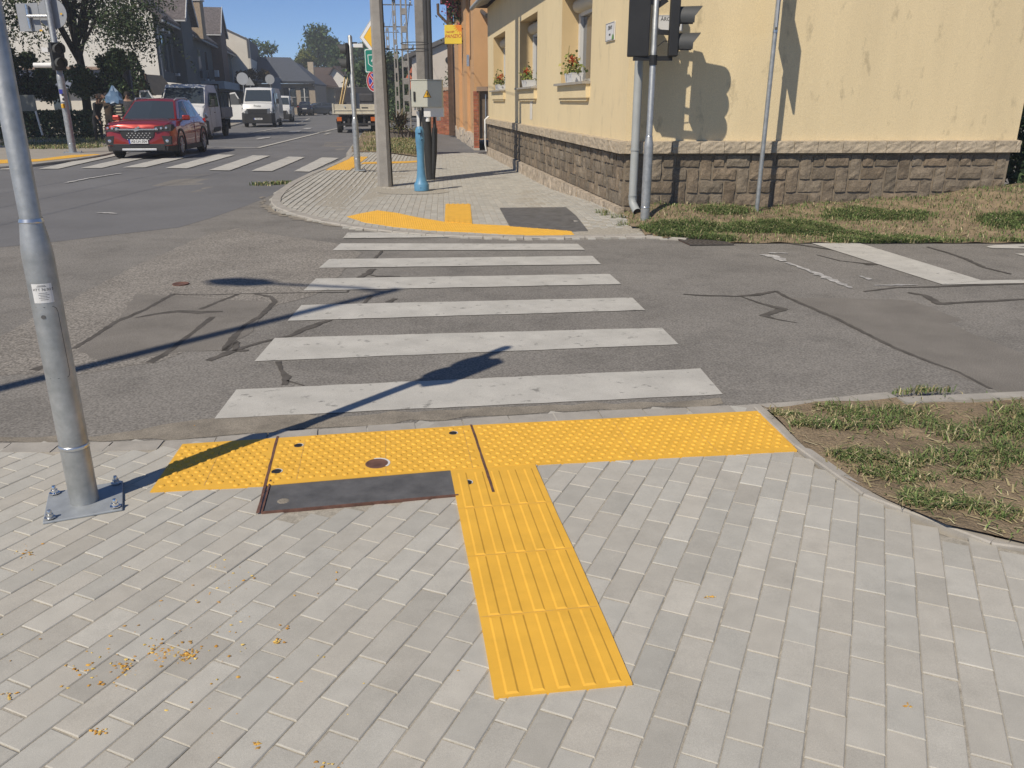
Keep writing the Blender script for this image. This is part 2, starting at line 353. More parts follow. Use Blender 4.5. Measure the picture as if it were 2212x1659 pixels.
for pts, w, f in (
    ([(305, 632), (400, 575), (480, 522), (600, 472), (720, 405)], [.05, .05, .07, .05, .05], Z7),
    ([(720, 407), (850, 410), (1000, 405), (1100, 403), (1300, 400), (1440, 398), (1452, 372)], .025, Z7),
    ([(560, 505), (640, 490), (740, 478), (830, 482), (925, 478)], [.02, .07, .1, .13, .05], Z7),
    ([(830, 470), (900, 440), (985, 408)], .05, Z7), ([(885, 500), (820, 550), (740, 612), (680, 660), (615, 690)], [.06, .05, .05, .06, .08], Z7),
    ([(1060, 405), (1125, 418), (1140, 440), (1080, 498), (1015, 535), (965, 590), (930, 640)], [.05, .05, .06, .06, .04, .07, .06], Z7),
    ([(865, 682), (930, 655), (1080, 605), (1200, 580), (1290, 540), (1372, 512), (1500, 452), (1540, 412)], [.06, .08, .05, .05, .09, .06, .03, .04], Z7),
    ([(930, 640), (985, 600), (975, 640), (1030, 640)], .05, Z7),
    ([(1155, 685), (1165, 720), (1190, 750), (1180, 782)], [.05, .03, .07, .04], Z7), ([(1190, 765), (1262, 785)], .02, Z7),
    ([(1490, 338), (1530, 318), (1545, 302)], .09, Z7), ([(1530, 325), (1560, 332), (1660, 332)], .03, Z7), ([(1552, 260), (1585, 228)], .04, Z7), ([(1610, 440), (1640, 425)], .07, Z7),
    ([(140, 722), (190, 705)], .08, Z7),
    ([(60, 618), (180, 627), (300, 629), (400, 633), (520, 622), (640, 600)], [.03, .05, .05, .04, .08, .05], Z8),
    ([(640, 598), (720, 640), (860, 700), (1020, 770), (1180, 850), (1400, 960), (1600, 1040), (1800, 1110), (2000, 1215)], [.05, .05, .05, .05, .05, .045, .04, .03, .03], Z8),
    ([(430, 636), (560, 680), (690, 712), (570, 752), (640, 775), (780, 800)], [.02, .05, .1, .09, .03, .01], Z8),
    ([(1200, 602), (1400, 577), (1650, 572), (1900, 562), (2212, 552), (2500, 545)], [.03, .04, .05, .06, .05, .05], Z8),
    ([(1480, 608), (1580, 625), (1640, 655), (1670, 680), (1800, 672), (1940, 666), (2212, 650), (2500, 640)], [.05, .08, .1, .09, .05, .07, .05, .05], Z8),
    ([(1600, 320), (1740, 360), (1840, 395), (1960, 450), (2130, 492)], [.04, .05, .06, .06, .04], Z8),
    ([(900, 370), (1050, 408), (1200, 424), (1220, 430), (1300, 426)], [.02, .03, .04, .14, .12], Z8),
    ([(700, 292), (850, 315), (1040, 345)], [.1, .07, .03], Z8)):
    ribbon(b, gpl(pts, f), [q * .8 for q in w] if isinstance(w, list) else w * .8, zr, .012)
tag(b.build('crack_sealer', tar, fix=False), kind='structure')
# --- zebra crossings: every stripe is a part of its crossing
zc = thing('zebra_crossing', 'worn white zebra crossing stripes over the side street', None, (0, 7.3, 0)); zc['kind'] = 'structure'
def stripe(q, parent, zf=zr, n=8, m=paint_white, wob=.006):
    b = MB(); q = [Vector(p) for p in q]; v = []; nn = n * 3
    for i in range(nn + 1):
        t = i / nn
        for a, c in ((q[0], q[1]), (q[3], q[2])):
            p = a.lerp(c, t) + Vector((random.uniform(-wob, wob), random.uniform(-wob, wob))); v.append((p.x, p.y, zf(p.x, p.y) + OFF(.016, p.y)))
    b.add(v, [(2 * i, 2 * i + 1, 2 * i + 3, 2 * i + 2) for i in range(nn)])
    return b.build('stripe', m, parent, world=True, fix=False)
L_ = [(465, 905), (512, 842), (552, 781), (595, 731), (622, 694), (652, 660), (655, 629), (683, 603), (690, 580), (712, 561), (718, 542), (735, 527), (740, 516), (752, 503)]
R_ = [(1563, 853), (1512, 797), (1467, 745), (1430, 709), (1392, 671), (1365, 644), (1341, 615), (1318, 593), (1299, 572), (1280, 554), (1263, 541), (1247, 528)]
for i in range(6):
    stripe([gp(*L_[2 * i]), gp(*R_[2 * i]), gp(*R_[2 * i + 1]), gp(*L_[2 * i + 1])], zc)
stripe([gp(740, 516), gp(1070, 513), gp(900, 503), gp(752, 504)], zc, n=3)
mz = thing('zebra_crossing', 'white zebra crossing stripes over the wide main road under the red car', None, (-9, 22, 0)); mz['kind'] = 'structure'
for bl, br, tr, tl in (((634.7, 371.7), (669, 372.5), (733, 343), (696, 341.6)), ((542.6, 370.5), (588, 371.3), (659, 341), (623.3, 340)), ((450.6, 369), (497, 369.8), (583, 338), (546.5, 337.1)),
        ((357, 364.6), (404, 365.2), (508, 336), (471, 335)), ((265, 363.5), (314, 363), (433, 334), (394, 333.5)), ((173.3, 364.8), (220, 364.3), (358, 332.5), (318, 332)), ((84.4, 366.4), (127, 366), (279, 331.5), (242, 331)), ((-5, 368), (38, 367.5), (140, 340), (105, 341)), ((-95, 370), (-50, 369.5), (30, 349), (-5, 350))):
    stripe([gp(*bl), gp(*tl), gp(*tr), gp(*br)], mz, n=6, wob=.01)
b = MB()
for pts, w, f in (([(-400, 1033), (0, 1035), (375, 1040)], .16, Z3), ([(375, 1040), (800, 935), (1260, 820), (1560, 745)], .16, Z3), ([(230, 880), (665, 805)], .14, Z3), ([(780, 778), (832, 762)], .14, Z3),
                 ([(865, 748), (955, 705)], .14, Z3), ([(1060, 866), (1125, 850)], .14, Z3), ([(1130, 887), (1190, 870)], .14, Z3)):
    ribbon(b, gpl(pts, f), w, zr, .018, rough=.05, step=.4)
tag(b.build('lane_line', paint_white, fix=False), kind='structure')
for pts in ([(705, 855), (750, 848), (860, 843), (850, 855), (790, 865), (760, 862)], [(870, 818), (930, 812), (990, 812), (960, 825), (920, 828)], [(350, 940), (400, 925), (520, 914), (510, 925), (370, 945)]):
    ngon('arrow_marking', gpl(pts, Z3), zr, .018, paint_worn)
b = MB(); ribbon(b, gpl([(705, 614), (950, 565), (1295, 512)], ZL), .1, zr, .016, rough=.5); ribbon(b, gpl([(1040, 935), (1150, 938), (1260, 945)], ZL), [.03, .12, .03], zr, .016, rough=.5)
ribbon(b, gpl([(545, 370), (620, 380), (700, 412)], Z8), [.05, .14, .1], zr, .016, rough=.5); ribbon(b, gpl([(720, 420), (850, 470), (1000, 530), (1120, 580)], Z8), [.05, .06, .12, .03], zr, .016, rough=.6)
ribbon(b, gpl([(600, 360), (720, 362)], Z8), .05, zr, .016, rough=.5); ribbon(b, gpl([(1270, 565), (1430, 562), (1540, 560)], Z8), [.03, .06, .02], zr, .016, rough=.6); ribbon(b, gpl([(1175, 505), (1250, 528)], Z8), [.03, .06], zr, .016, rough=.6)
tag(b.build('worn_marking', paint_worn, fix=False), kind='structure')
ngon('stop_line', gpl([(790, 273), (1090, 273), (1945, 533), (1700, 560)], Z8), zr, .015, paint_white)
ngon('lane_marking', gpl([(1708, 561), (1955, 534), (2212, 530), (2600, 524), (2600, 545), (2212, 551)], Z8), zr, .019, paint_white)
ngon('road_lettering', gpl([(1130, 190), (1180, 178), (1280, 170), (1560, 165), (1700, 215), (2500, 214), (2500, 238), (1700, 246), (1340, 250)], Z9), zr, .015, paint_white)
ngon('road_lettering', gpl([(1660, 165), (2212, 150), (2500, 146), (2500, 158), (2212, 163), (1660, 172)], Z9), zr, .015, paint_white)
ngon('road_lettering', gpl([(1670, 331), (1700, 317), (1800, 304), (2212, 290), (2500, 286), (2500, 318), (2212, 320), (2110, 324), (2212, 330), (2500, 330), (2500, 356), (2212, 354), (1760, 348)], Z9), zr, .015, paint_white)
ngon('road_lettering', gpl([(2080, 428), (2500, 416), (2500, 520), (2212, 458)], Z9), zr, .015, paint_white)
# --- dusty gutters along the kerbs
ngon('gutter_dust', jag(gpl([(-50, 945), (200, 940), (560, 893), (700, 900), (900, 890), (1150, 878), (1560, 862), (1560, 875), (1100, 896), (735, 922), (420, 948), (-50, 957)], ID), .03), zr, .009, dust)
ngon('gutter_dust', jag(gpl([(575, 440), (600, 458), (640, 468), (700, 482), (760, 494), (740, 490), (690, 484), (630, 473), (590, 462), (565, 446), (566, 425)], ID), .06), zr, .009, dust)
ngon('gutter_dust', jag(gpl([(1500, 521), (1700, 518), (1950, 514), (2400, 507), (2400, 499), (1950, 505), (1500, 511)], ID), .03), zr, .009, dust)

# --- kerbs
def kerb(name, pts, w, L, zf, h, mat=kerbm, gap=.008, side=1, cham=.012):
    P = [Vector(p) for p in pts]; seg = []; acc = 0.; ds = [0.]
    for i in range(len(P) - 1): acc += (P[i + 1] - P[i]).length; ds.append(acc)
    def pos(s):
        for i in range(len(P) - 1):
            if s <= ds[i + 1] or i == len(P) - 2:
                return P[i].lerp(P[i + 1], (s - ds[i]) / max(1e-6, ds[i + 1] - ds[i]))
    b = MB(); n = max(1, round(acc / L))
    for k in range(n):
        p = pos(acc * k / n); q = pos(acc * (k + 1) / n); d = (q - p).normalized(); nr = Vector((-d.y, d.x)) * side
        p = p + d * gap / 2; q = q - d * gap / 2; dz = random.uniform(-.003, .003)
        v = []
        for e in (p, q):
            a = e; c = e + nr * w; za, zc_ = zf(a.x, a.y) + dz, zf(c.x, c.y) + dz
            v += [(a.x, a.y, za - h), (a.x, a.y, za - cham), (a.x + nr.x * cham, a.y + nr.y * cham, za), (c.x, c.y, zc_), (c.x, c.y, zc_ - h)]
        b.add(v, [(0, 1, 6, 5), (1, 2, 7, 6), (2, 3, 8, 7), (3, 4, 9, 8), (0, 4, 3, 2, 1), (5, 6, 7, 8, 9)])
    return tag(b.build(name, mat), kind='structure')
kz = lambda x, y: .001
nk = gpl([(-300, 956), (52, 954), (294, 952), (420, 946), (525, 938), (735, 922), (945, 908), (1106, 896), (1316, 885), (1473, 879), (1589, 874), (1746, 862), (1914, 846)], ID, kz)
kerb('near_kerb', nk, .13, .25, kz, .12, side=-1)
kerb('near_kerb', gpl([(1935, 858), (2060, 850), (2212, 846), (2500, 843)], ID, lambda x, y: .03), .1, 1., lambda x, y: .03 + .01 * math.sin(x * 3), .12, side=-1)
ek = gpl([(1628, 878), (1648, 894), (1690, 938), (1728, 974), (1800, 1032), (1900, 1088), (2030, 1148), (2212, 1188), (2500, 1222)], ID, lambda x, y: .012)
kerb('edging_stone', ek, .05, .5, lambda x, y: .014, .1, gap=.006, side=1, cham=.006)
fk = gpl([(773, 313), (759, 328), (742, 344), (700, 362), (664, 376), (625, 395), (600, 412), (588, 425), (585, 437), (592, 446), (620, 458), (660, 470), (706, 481), (760, 491), (830, 500), (900, 506), (960, 510), (1050, 513), (1150, 514.5), (1240, 514), (1310, 512.5), (1380, 512), (1440, 514), (1482, 518)], ID, zp)
kerb('far_kerb', fk, .15, .26, lambda x, y: zp(x, y) + .012, .2)
drain = thing('storm_drain', 'black slotted iron drain grate in the gutter by the far kerb', 'drain', (*gp(1528, 526), 0))
DR = [Vector((*gp(*p), 0)) for p in ((1490, 531), (1585, 530), (1545, 519), (1465, 520))]
b = MB(); v = [(p.x, p.y, zr(p.x, p.y) + .006) for p in DR]; b.add(v, [(0, 1, 2, 3)]); b.build('pit', rust, drain, world=True)
b = MB()
for k in range(9):
    t = (k + .5) / 9; p = DR[0].lerp(DR[1], t); q = DR[3].lerp(DR[2], t); p.z = q.z = zr(p.x, p.y) + .015; b.bar(p, q, .035, .014)
for t in (0., .33, .66, 1.):
    p = DR[0].lerp(DR[3], t); q = DR[1].lerp(DR[2], t); p.z = q.z = zr(p.x, p.y) + .016; b.bar(p, q, .03, .014)
b.build('grate', M('cast_iron', (.13, .115, .1), .7, metal=.5, var=.3, vs=20), drain, world=True)
def manhole(cx, cy, r, label, zf=zr):
    m = thing('valve_cover', label, 'valve cover', (cx, cy, zf(cx, cy)))
    MB().lathe([(0, .012), (r * .8, .012), (r * .84, .014), (r, .014), (r, .0)], n=20).build('lid', rust if r > .05 else steel_cover, m, smooth=40)
manhole(*gp(*Z7(750, 366)), .075, 'small round iron valve lid in the coarse grey road patch')

# --- paved surfaces: every paver is modelled
def pave(name, poly, az, zf, x0, y0, x1, y1, lw=(.2, .1), fine=True, skip=None, colr=(.93, 1.05), off=(0, 0)):
    ca, sa = math.sin(az), math.cos(az)     # row direction (along the paver)
    u = Vector((ca, sa)); w = Vector((sa, -ca)); b = MB()
    cs = [Vector(c) for c in ((x0, y0), (x1, y0), (x1, y1), (x0, y1))]
    us = [c.dot(u) for c in cs]; ws = [c.dot(w) for c in cs]
    L, Wd = lw; g = .0024; ch = .003 if fine else .006
    for j in range(int(min(ws) / Wd) - 1, int(max(ws) / Wd) + 2):
        sh = (.5 if j % 2 else 0) * L + random.uniform(-.012, .012) + off[0]
        for i in range(int(min(us) / L) - 1, int(max(us) / L) + 2):
            c = u * ((i + .5) * L + sh) + w * ((j + .5) * Wd + off[1])
            if not (x0 < c.x < x1 and y0 < c.y < y1) or not inside((c.x, c.y), poly): continue
            if skip and inside((c.x, c.y), skip): continue
            c = c + Vector((random.uniform(-.0015, .0015), random.uniform(-.0015, .0015))); rr = random.uniform(-.008, .008)
            uu = u * math.cos(rr) + w * math.sin(rr); ww = w * math.cos(rr) - u * math.sin(rr)
            z = zf(c.x, c.y) + random.uniform(-.0015, .0015); tx, ty = random.uniform(-.008, .008), random.uniform(-.012, .012)
            h1, h2 = L / 2 - g / 2 * random.uniform(.8, 1.8), Wd / 2 - g / 2 * random.uniform(.8, 1.8); v = []
            for e, dz in ((ch, 0.), (0., -ch), (0., -.03)):
                for a, d in ((-1, -1), (1, -1), (1, 1), (-1, 1)):
                    p = c + uu * a * (h1 - e) + ww * d * (h2 - e); v.append((p.x, p.y, z + dz + tx * a * h1 + ty * d * h2))
            k = random.uniform(*colr); k *= random.choice((1, 1, 1, 1, 1.06, .92)); t = random.uniform(-.013, .013)
            b.add(v, [(0, 1, 2, 3)] + [(4 * r + q, 4 * r + 4 + q, 4 * r + 4 + (q + 1) % 4, 4 * r + (q + 1) % 4)[::-1] for r in (0, 1) for q in range(4)][::1], 0, (k * (1 + t), k, k * (1 - t)))
    return tag(b.build(name, paver, fix=True), kind='structure')
P23 = R(23.2)
npoly = [(-6, .6), (4, .6), (4, 2.5)] + [tuple(p) for p in ek[::-1][1:]] + [(p[0], p[1] - .07) for p in nk[::-1] if p[0] < 1.36] + [(-6, nk[0][1] - .07)]
covq = [gp(*p, z0) for p in ((566, 1110), (990, 1072), (975, 1012), (585, 1040))]
pave('near_pavement', npoly, P23, z0, -4.4, .7, 3.4, 4.4, skip=covq, off=(.05, .033))
ngon('paving_bed', [(-6, .2), (5, .2), (5, 2.6)] + [tuple(p) for p in ek[::-1]] + [(p[0], p[1] - .02) for p in nk[::-1] if p[0] < 1.35] + [(-6, nk[0][1] - .02)], z0, -.0035, sand, cut=1.)
wallfoot = [(1.62, 11.9), (-.8, 28.62)]
fpoly = [(p[0], p[1]) for p in fk] + [(1.75, 10.7), (1.62, 11.95), (-.8, 28.62), (-1.2, 29.9), (-2.6, 29.7), (-2.9, 26.9), (-5.0, 26.7)]
pave('far_pavement', fpoly, R(-4.7), zp, -7, 10, 2, 30, fine=False, colr=(.86, .98))
ngon('paving_bed', [tuple(p) for p in fk] + [(1.75, 10.7), (1.7, 11.95), (-.7, 28.62), (-1.2, 29.9), (-2.6, 29.7), (-2.9, 26.9), (-5.0, 26.7)], zp, -.004, sand, cut=1.)
ngon('footpath', [(-.75, 28.4), (-.3, 29.5), (-2.9, 46), (-4.9, 57), (-8, 92), (-12, 92), (-8.4, 57), (-4.6, 40), (-2.6, 29.7), (-1.2, 29.85)], lambda x, y: zp(x, y), .004, asphalt_dark)
# concrete collar round the hydrant
hy = gp(911, 413, zp)
ngon('hydrant_collar', [(hy[0] - .15 + .72 * math.cos(t * .314), hy[1] - .1 + .62 * math.sin(t * .314)) for t in range(20)], zp, .006, sand, cut=.4)

# --- tactile paving: blister strip, guide strip and the steel service covers
u1 = Vector((.9885, .1513)); v1 = Vector((-.1513, .9885))
def near_(p, a, c, r):
    a, c = Vector(a), Vector(c); d = c - a; t = max(0, min(1, (p - a).dot(d) / max(1e-9, d.length_squared))); return (p - a - d * t).length < r
def blister(name, label, poly, zf, pitch=.05, parent=None, cat='tactile paving', ax=u1, avoid=()):
    t = ngon(name, jag(poly, .002, .3), zf, .007, yellow_t, None, th=.02, cut=.5); tag(t, label, cat)
    b = MB(); ay = Vector((-ax.y, ax.x)); cs = [Vector(p) for p in poly]
    a0, a1 = min(c.dot(ax) for c in cs), max(c.dot(ax) for c in cs); b0, b1 = min(c.dot(ay) for c in cs), max(c.dot(ay) for c in cs)
    j = 0; y = b0 + .02
    while y < b1:
        x = a0 + (pitch / 2 if j % 2 else 0) + .012
        while x < a1:
            p = ax * x + ay * y
            if any(near_(p, *q_) for q_ in avoid): x += pitch; continue
            if inside((p.x, p.y), poly) and all(inside((p.x + ax.x * s_ * .016 + ay.x * q_ * .016, p.y + ax.y * s_ * .016 + ay.y * q_ * .016), poly) for s_ in (-1, 1) for q_ in (-1, 1)):
                z = zf(p.x, p.y) + .006
                b.lathe([(.0145, 0), (.0115, .0045), (.008, .0058), (.0, .006)], (p.x, p.y, z), n=8)
            x += pitch
        y += pitch * .86; j += 1
    b.build('blister', yellow_t, t, smooth=50, fix=False)['kind'] = 'stuff'
    return t
bp = [gp(*p, z0) for p in ((325, 1065), (395, 962), (1018, 921), (1640, 890), (1722, 975), (1155, 1005), (972, 1018), (565, 1052))]
ts = blister('tactile_paving', 'yellow blister strip along the near kerb with cut holes', bp, z0, avoid=[(gp(600, 945, z0), gp(557, 1112, z0), .021), (gp(1018, 920, z0), gp(1066, 1066, z0), .021)] + [(gp(x, y, z0), gp(x, y, z0), r_ + .015) for x, y, r_ in ((645, 965, .02), (598, 1021, .02), (979, 938, .02), (815, 1004, .055))])
sm = MB()
for p, q, w in (((600, 945), (557, 1112), .012), ((1018, 920), (1066, 1066), .012)):
    P, Q = gp(*p, z0), gp(*q, z0); sm = MB(); ribbon(sm, [P, Q], w, z0, .0085, rough=.25); sm.build('cut_seam', rust, ts, fix=False)
sm = MB()
for k in range(-3, 6):
    if k in (1,): continue
    a = Vector(bp[0]).lerp(Vector(bp[1]), .05) + u1 * (.22 + .4 * (k + 3)); sm = MB(); ribbon(sm, [a + v1 * .0, a + v1 * .46], .004, z0, .0077, rough=.6, step=.02); sm.build('tile_joint', yellow_seam, ts, fix=False)
HO = [((645, 965), .02), ((598, 1021), .022), ((979, 938), .02), ((1010, 1045), .02), ((815, 1004), .05)]
for (x, y), r in HO:
    c = gp(x, y, z0); b = MB().lathe([(0, .0082), (r * .93, .0082), (r, .009), (r * 1.12, .007)], (*c, 0), n=18)
    b.build('lifting_hole', rust if r > .03 else black_s, ts, smooth=40)
    b = MB().lathe([(r * 1.0, .0085), (r * 1.22, .0086)], (*c, 0), n=14, a0=-.6, a1=2.0); b.build('chipped_rim', white_s, ts)
gl = [Vector(gp(*p, z0)) for p in ((972, 1017), (1155, 1004), (1368, 1480), (1070, 1510))]
gs = ngon('tactile_paving', jag([tuple(p) for p in gl], .0025, .25), z0, .0065, yellow_t, None, th=.02); tag(gs, 'yellow ribbed guide strip crossing the grey pavers towards the camera', 'tactile paving')
b = MB(); tw = Vector((-.155, .988)); tu = Vector((.988, .155)); o0 = gl[3]
for j in range(4):
    for k in range(5):
        p0 = o0 + tu * (.03 + .0765 * k) + tw * (.006 + .385 * j); L = .374 if j < 3 else .34
        v = []
        for e, z in ((0., .006), (.007, .0102)):
            for a, d in ((0, 0), (.042, 0), (.042, L), (0, L)):
                p = p0 + tu * (a + (e if a == 0 else -e)) + tw * (d + (e if d == 0 else -e)); v.append((p.x, p.y, z))
        b.add(v, [(4, 5, 6, 7)] + [(i, (i + 1) % 4, 4 + (i + 1) % 4, 4 + i) for i in range(4)])
b.build('rib', yellow_t, gs)['kind'] = 'stuff'
b = MB()
for j in range(1, 4): a = o0 + tw * (.385 * j + .003); b = MB(); ribbon(b, [a, a + tu * .4], .003, z0, .0072, rough=.5, step=.02); b.build('tile_joint', yellow_seam, gs, fix=False)
cv = ngon('service_cover', covq, z0, .004, steel_cover, None, th=.03); tag(cv, 'grey steel service cover plate half under the near yellow strip', 'service cover')
b = MB(); q = [Vector((*p, .0035)) for p in covq]; b.bar(q[0], q[1], .008, .012); b.bar(q[0], q[3], .007, .012); b.build('frame', rust, cv)
c = gp(612, 1084, z0); MB().lathe([(0, .006), (.02, .006), (.026, .004)], (*c, 0), n=10).build('lifting_hole', dust, cv)
# far corner
F4 = zm(900, 600, 1000)
fb = gpl([(745, 382), (850, 357), (985, 333), (1130, 352), (1300, 388), (1515, 424), (1730, 440), (2212, 463), (2497, 478), (2540, 534), (2500, 538), (2212, 533), (1790, 508), (1400, 490), (1100, 460), (880, 425)], F4, zp)
blister('tactile_paving', 'yellow curved blister strip along the rounded far kerb', fb, zp, pitch=.062)
fg = gpl([(1513, 425), (1730, 441), (1715, 284), (1520, 284)], F4, zp)
t = ngon('tactile_paving', fg, zp, .009, yellow_t, None, th=.02); tag(t, 'short yellow ribbed guide strip on the far corner before the blue hydrant', 'tactile paving')
b = MB(); q = [Vector((*p, 0)) for p in fg]
for k in range(5):
    s_ = (k + .5) / 5; p, r = q[0].lerp(q[1], s_), q[3].lerp(q[2], s_); p.z = zp(p.x, p.y) + .011; r.z = zp(r.x, r.y) + .011; b.bar(p, r, .035, .01)
b.build('rib', yellow_t, t)['kind'] = 'stuff'
fc = gpl([(1950, 317), (2469, 313), (2643, 499), (2520, 500), (2025, 460)], F4, zp)
cv = ngon('service_cover', fc, zp, .016, steel_cover, None, th=.03); tag(cv, 'large dark steel service cover plate beside the far yellow strip', 'service cover')
mt = gpl([(1140, 1285), (1420, 1285), (1615, 1135), (1385, 1135)], Z3, zp)
blister('tactile_paving', 'yellow blister square at the foot of the silver signal pole by the main road', mt, zp, pitch=.09)
mg = gpl([(1530, 1217), (2180, 1195), (2180, 1178), (1570, 1196)], Z3, zp)
tag(ngon('tactile_paving', mg, zp, .009, yellow_t, None, th=.02), 'thin yellow guide strip running behind the concrete pole', 'tactile paving')
# --- left corner across the main road
ZLK = lambda x, y: .13
lk = gpl([(-400, 1672), (0, 1640), (380, 1612), (700, 1572), (1000, 1527), (1110, 1500)], Z5, ZLK) + [(-13.6, 29.6), (-14.6, 36), (-16.3, 46), (-18.6, 57), (-22, 72), (-28, 92), (-40, 118)]
kerb('left_kerb', lk, .15, 1., lambda x, y: .135, .2)
ngon('left_pavement', [(p[0] - .1, p[1] + .05) for p in lk] + [(-90, 118), (-90, 20)], ZLK, 0., M('left_paving', (.34, .31, .26), .9, var=.1, vs=3), cut=8)
lt = gpl([(-300, 1640), (0, 1612), (380, 1590), (700, 1556), (990, 1524), (960, 1519), (700, 1528), (380, 1568), (0, 1575), (-300, 1590)], Z5, ZLK)
blister('tactile_paving', 'yellow blister strip curving along the kerb across the main road', lt, ZLK, pitch=.1)
# --- soil beds
def zs(x, y):   # bank in front of the yellow house
    yw = 12 + (x - 1.6) * .054; t = max(0., min(1., (y - 10.0) / (yw - 10.0)))
    h = .09 + .13 * sst(1.6, 2.2, x) - .06 * sst(2.4, 3.6, x) + .1 * sst(3.6, 5.4, x) + .2 * sst(5.4, 7.6, x)
    return -.015 + (h + .02) * sst(.05, 1, t) ** .8 + .015 * math.sin(x * 5.1 + y * 3) * t + .008 * math.sin(x * 13 + y * 11)
bank = [(1.75, 10.55), (1.9, 10.35), (2.4, 10.2), (2.75, 9.98), (4.2, 9.98), (6, 10.02), (8, 10.05), (12, 10.1), (12, 13.2), (7.2, 12.35), (1.6, 12.1), (1.62, 11.2)]
tag(sheet('soil_bank', 1.4, 9.8, 12.0, 13.2, .1, zs, soil, bank), kind='structure')
def zn(x, y): return .02 + .008 * math.sin(x * 4.3 + 1) * math.sin(y * 5.2) + .006 * math.sin(x * 11 + y * 9)
verge = [(p[0] + .036, p[1] + .024) for p in ek] + [(5, 2.2), (5, 4.55)] + gpl([(2212, 856), (1935, 868), (1760, 876), (1655, 888)], ID, z0)
ngon('soil_verge', verge, zn, .004, soil, cut=.12)
isl = [(-5.05, 26.75), (-2.95, 26.95), (-2.7, 29.8), (-4.6, 40), (-6.3, 48), (-8.1, 48), (-7.4, 42), (-6.1, 33.4), (-5.5, 29)]
ngon('soil_island', isl, lambda x, y: zp(x, y), .015, soil)
kerb('far_kerb', [(-8.2, 48.), (-7.4, 42), (-6.2, 33.4), (-5.55, 29), (-5.1, 26)], .14, .5, lambda x, y: zp(x, y) + .02, .2)

# --- grass blades
GP = [(.085, .13, .04), (.115, .165, .05), (.075, .11, .036), (.16, .195, .07)]
DP = [(.33, .28, .15), (.27, .23, .12), (.40, .35, .21), (.21, .18, .09)]
def grass(name, label, n, sample, zf, hgt, wid, dryf=.3, lean=.8):
    b = MB(); k = 0
    while k < n:
        s_ = sample()
        if s_ is None: continue
        x, y, lush = s_; z = zf(x, y) - .003; k += 1
        c = random.choice(DP if random.random() < dryf * (1.6 - lush) else GP); j = random.uniform(.8, 1.6); c = tuple(q * j for q in c)
        h = hgt * random.uniform(.4, 1.2) * (.5 + .7 * lush); a = random.uniform(0, 6.28); d = Vector((math.cos(a), math.sin(a), 0)); e = Vector((-d.y, d.x, 0)) * wid * random.uniform(.6, 1.3) / 2
        le = random.uniform(.2, 1.) * lean; p = Vector((x, y, z)); m = p + d * h * le * .4 + Vector((0, 0, h * .75)); t = p + d * h * le * 1.2 + Vector((0, 0, h * random.uniform(.5, 1.)))
        b.add([p - e, p + e, m + e * .8, m - e * .8, t], [(0, 1, 2, 3), (3, 2, 4)], 0, c)
    o = b.build(name, leafm, fix=False); tag(o, label, 'grass', kind='stuff'); return o
def blobs(cs, poly, base=.1):
    def f():
        if random.random() < base:
            xs = [p[0] for p in poly]; ys = [p[1] for p in poly]; x, y = random.uniform(min(xs), max(xs)), random.uniform(min(ys), max(ys))
            return (x, y, random.uniform(.15, .6)) if inside((x, y), poly) else None
        cx, cy, rx, ry, w = random.choice(cs); a = random.uniform(0, 6.28); r = math.sqrt(random.random()) * random.uniform(.7, 1.1)
        x, y = cx + rx * r * math.cos(a), cy + ry * r * math.sin(a)
        return (x, y, w) if inside((x, y), poly) else None
    return f
def bl(pts, rx, ry, w): return [(*gp(x, y, z0), rx, ry, w) for x, y in pts]
ver = bl([(1850, 905), (1880, 925), (1950, 900), (2000, 925), (1790, 930)], .17, .09, .8) + bl([(2080, 950), (2160, 930), (2190, 990), (2140, 1010), (2050, 1000), (2200, 900), (2230, 950)], .18, .12, 1.) + \
    bl([(1870, 1000), (1900, 1025), (1960, 1040), (1840, 990)], .13, .05, .5) + bl([(2000, 1080), (2080, 1100), (2100, 1040), (2170, 1120), (1960, 1010), (2000, 1100)], .12, .06, .5) + bl([(1700, 905), (1740, 930), (1790, 890)], .1, .06, .2) + bl([(2300, 1000), (2350, 900), (2400, 1100)], .3, .2, .9)
grass('grass', 'green weedy grass tufts on the dry verge beside the near pavers', 6800, blobs(ver, verge, .34), zn, .05, .006, .3, 2.0)
bk = [(*gp(x, y, zs), rx, ry, w) for x, y, rx, ry, w in ((1420, 465, .4, .25, .7), (1480, 470, .45, .3, .9), (1530, 490, .4, .2, .8), (1450, 495, .3, .12, .6), (1640, 475, .4, .25, .7), (1700, 480, .45, .25, .8), (1760, 465, .4, .3, .7), (1850, 450, .5, .3, .5), (1900, 485, .4, .2, .8), (1960, 470, .5, .25, .5), (2060, 470, .6, .3, .6), (2050, 490, .3, .1, .8), (2150, 440, .5, .35, .6), (2200, 420, .5, .3, .9), (2300, 440, .8, .5, .7), (1800, 500, .5, .15, .35), (1600, 490, .5, .2, .7), (1560, 455, .4, .25, .6), (1740, 490, .5, .15, .7), (1930, 445, .6, .25, .6), (2000, 455, .6, .3, .6), (2100, 455, .6, .25, .7), (1880, 470, .5, .2, .6))]
grass('grass', 'patchy green and straw grass on the bank before the stone plinth', 50000, blobs(bk, bank, .3), zs, .064, .010, .16, 1.5)
grass('grass', 'dry grass strip round the planter beside the main road', 7000, blobs([(-4, 28, 1., 1.2, .6), (-3.6, 30, .9, 1.5, .6), (-4.6, 32, 1, 2, .6), (-5, 36, 1, 3, .6), (-6, 42, 1.2, 3, .5)], isl, .3), lambda x, y: zp(x, y) + .015, .13, .02, .55, 1.)
lpoly = [(-13.9, 27.4), (-14.1, 30), (-15, 36), (-17, 47), (-26, 47), (-26, 31), (-19, 31), (-16, 28)]
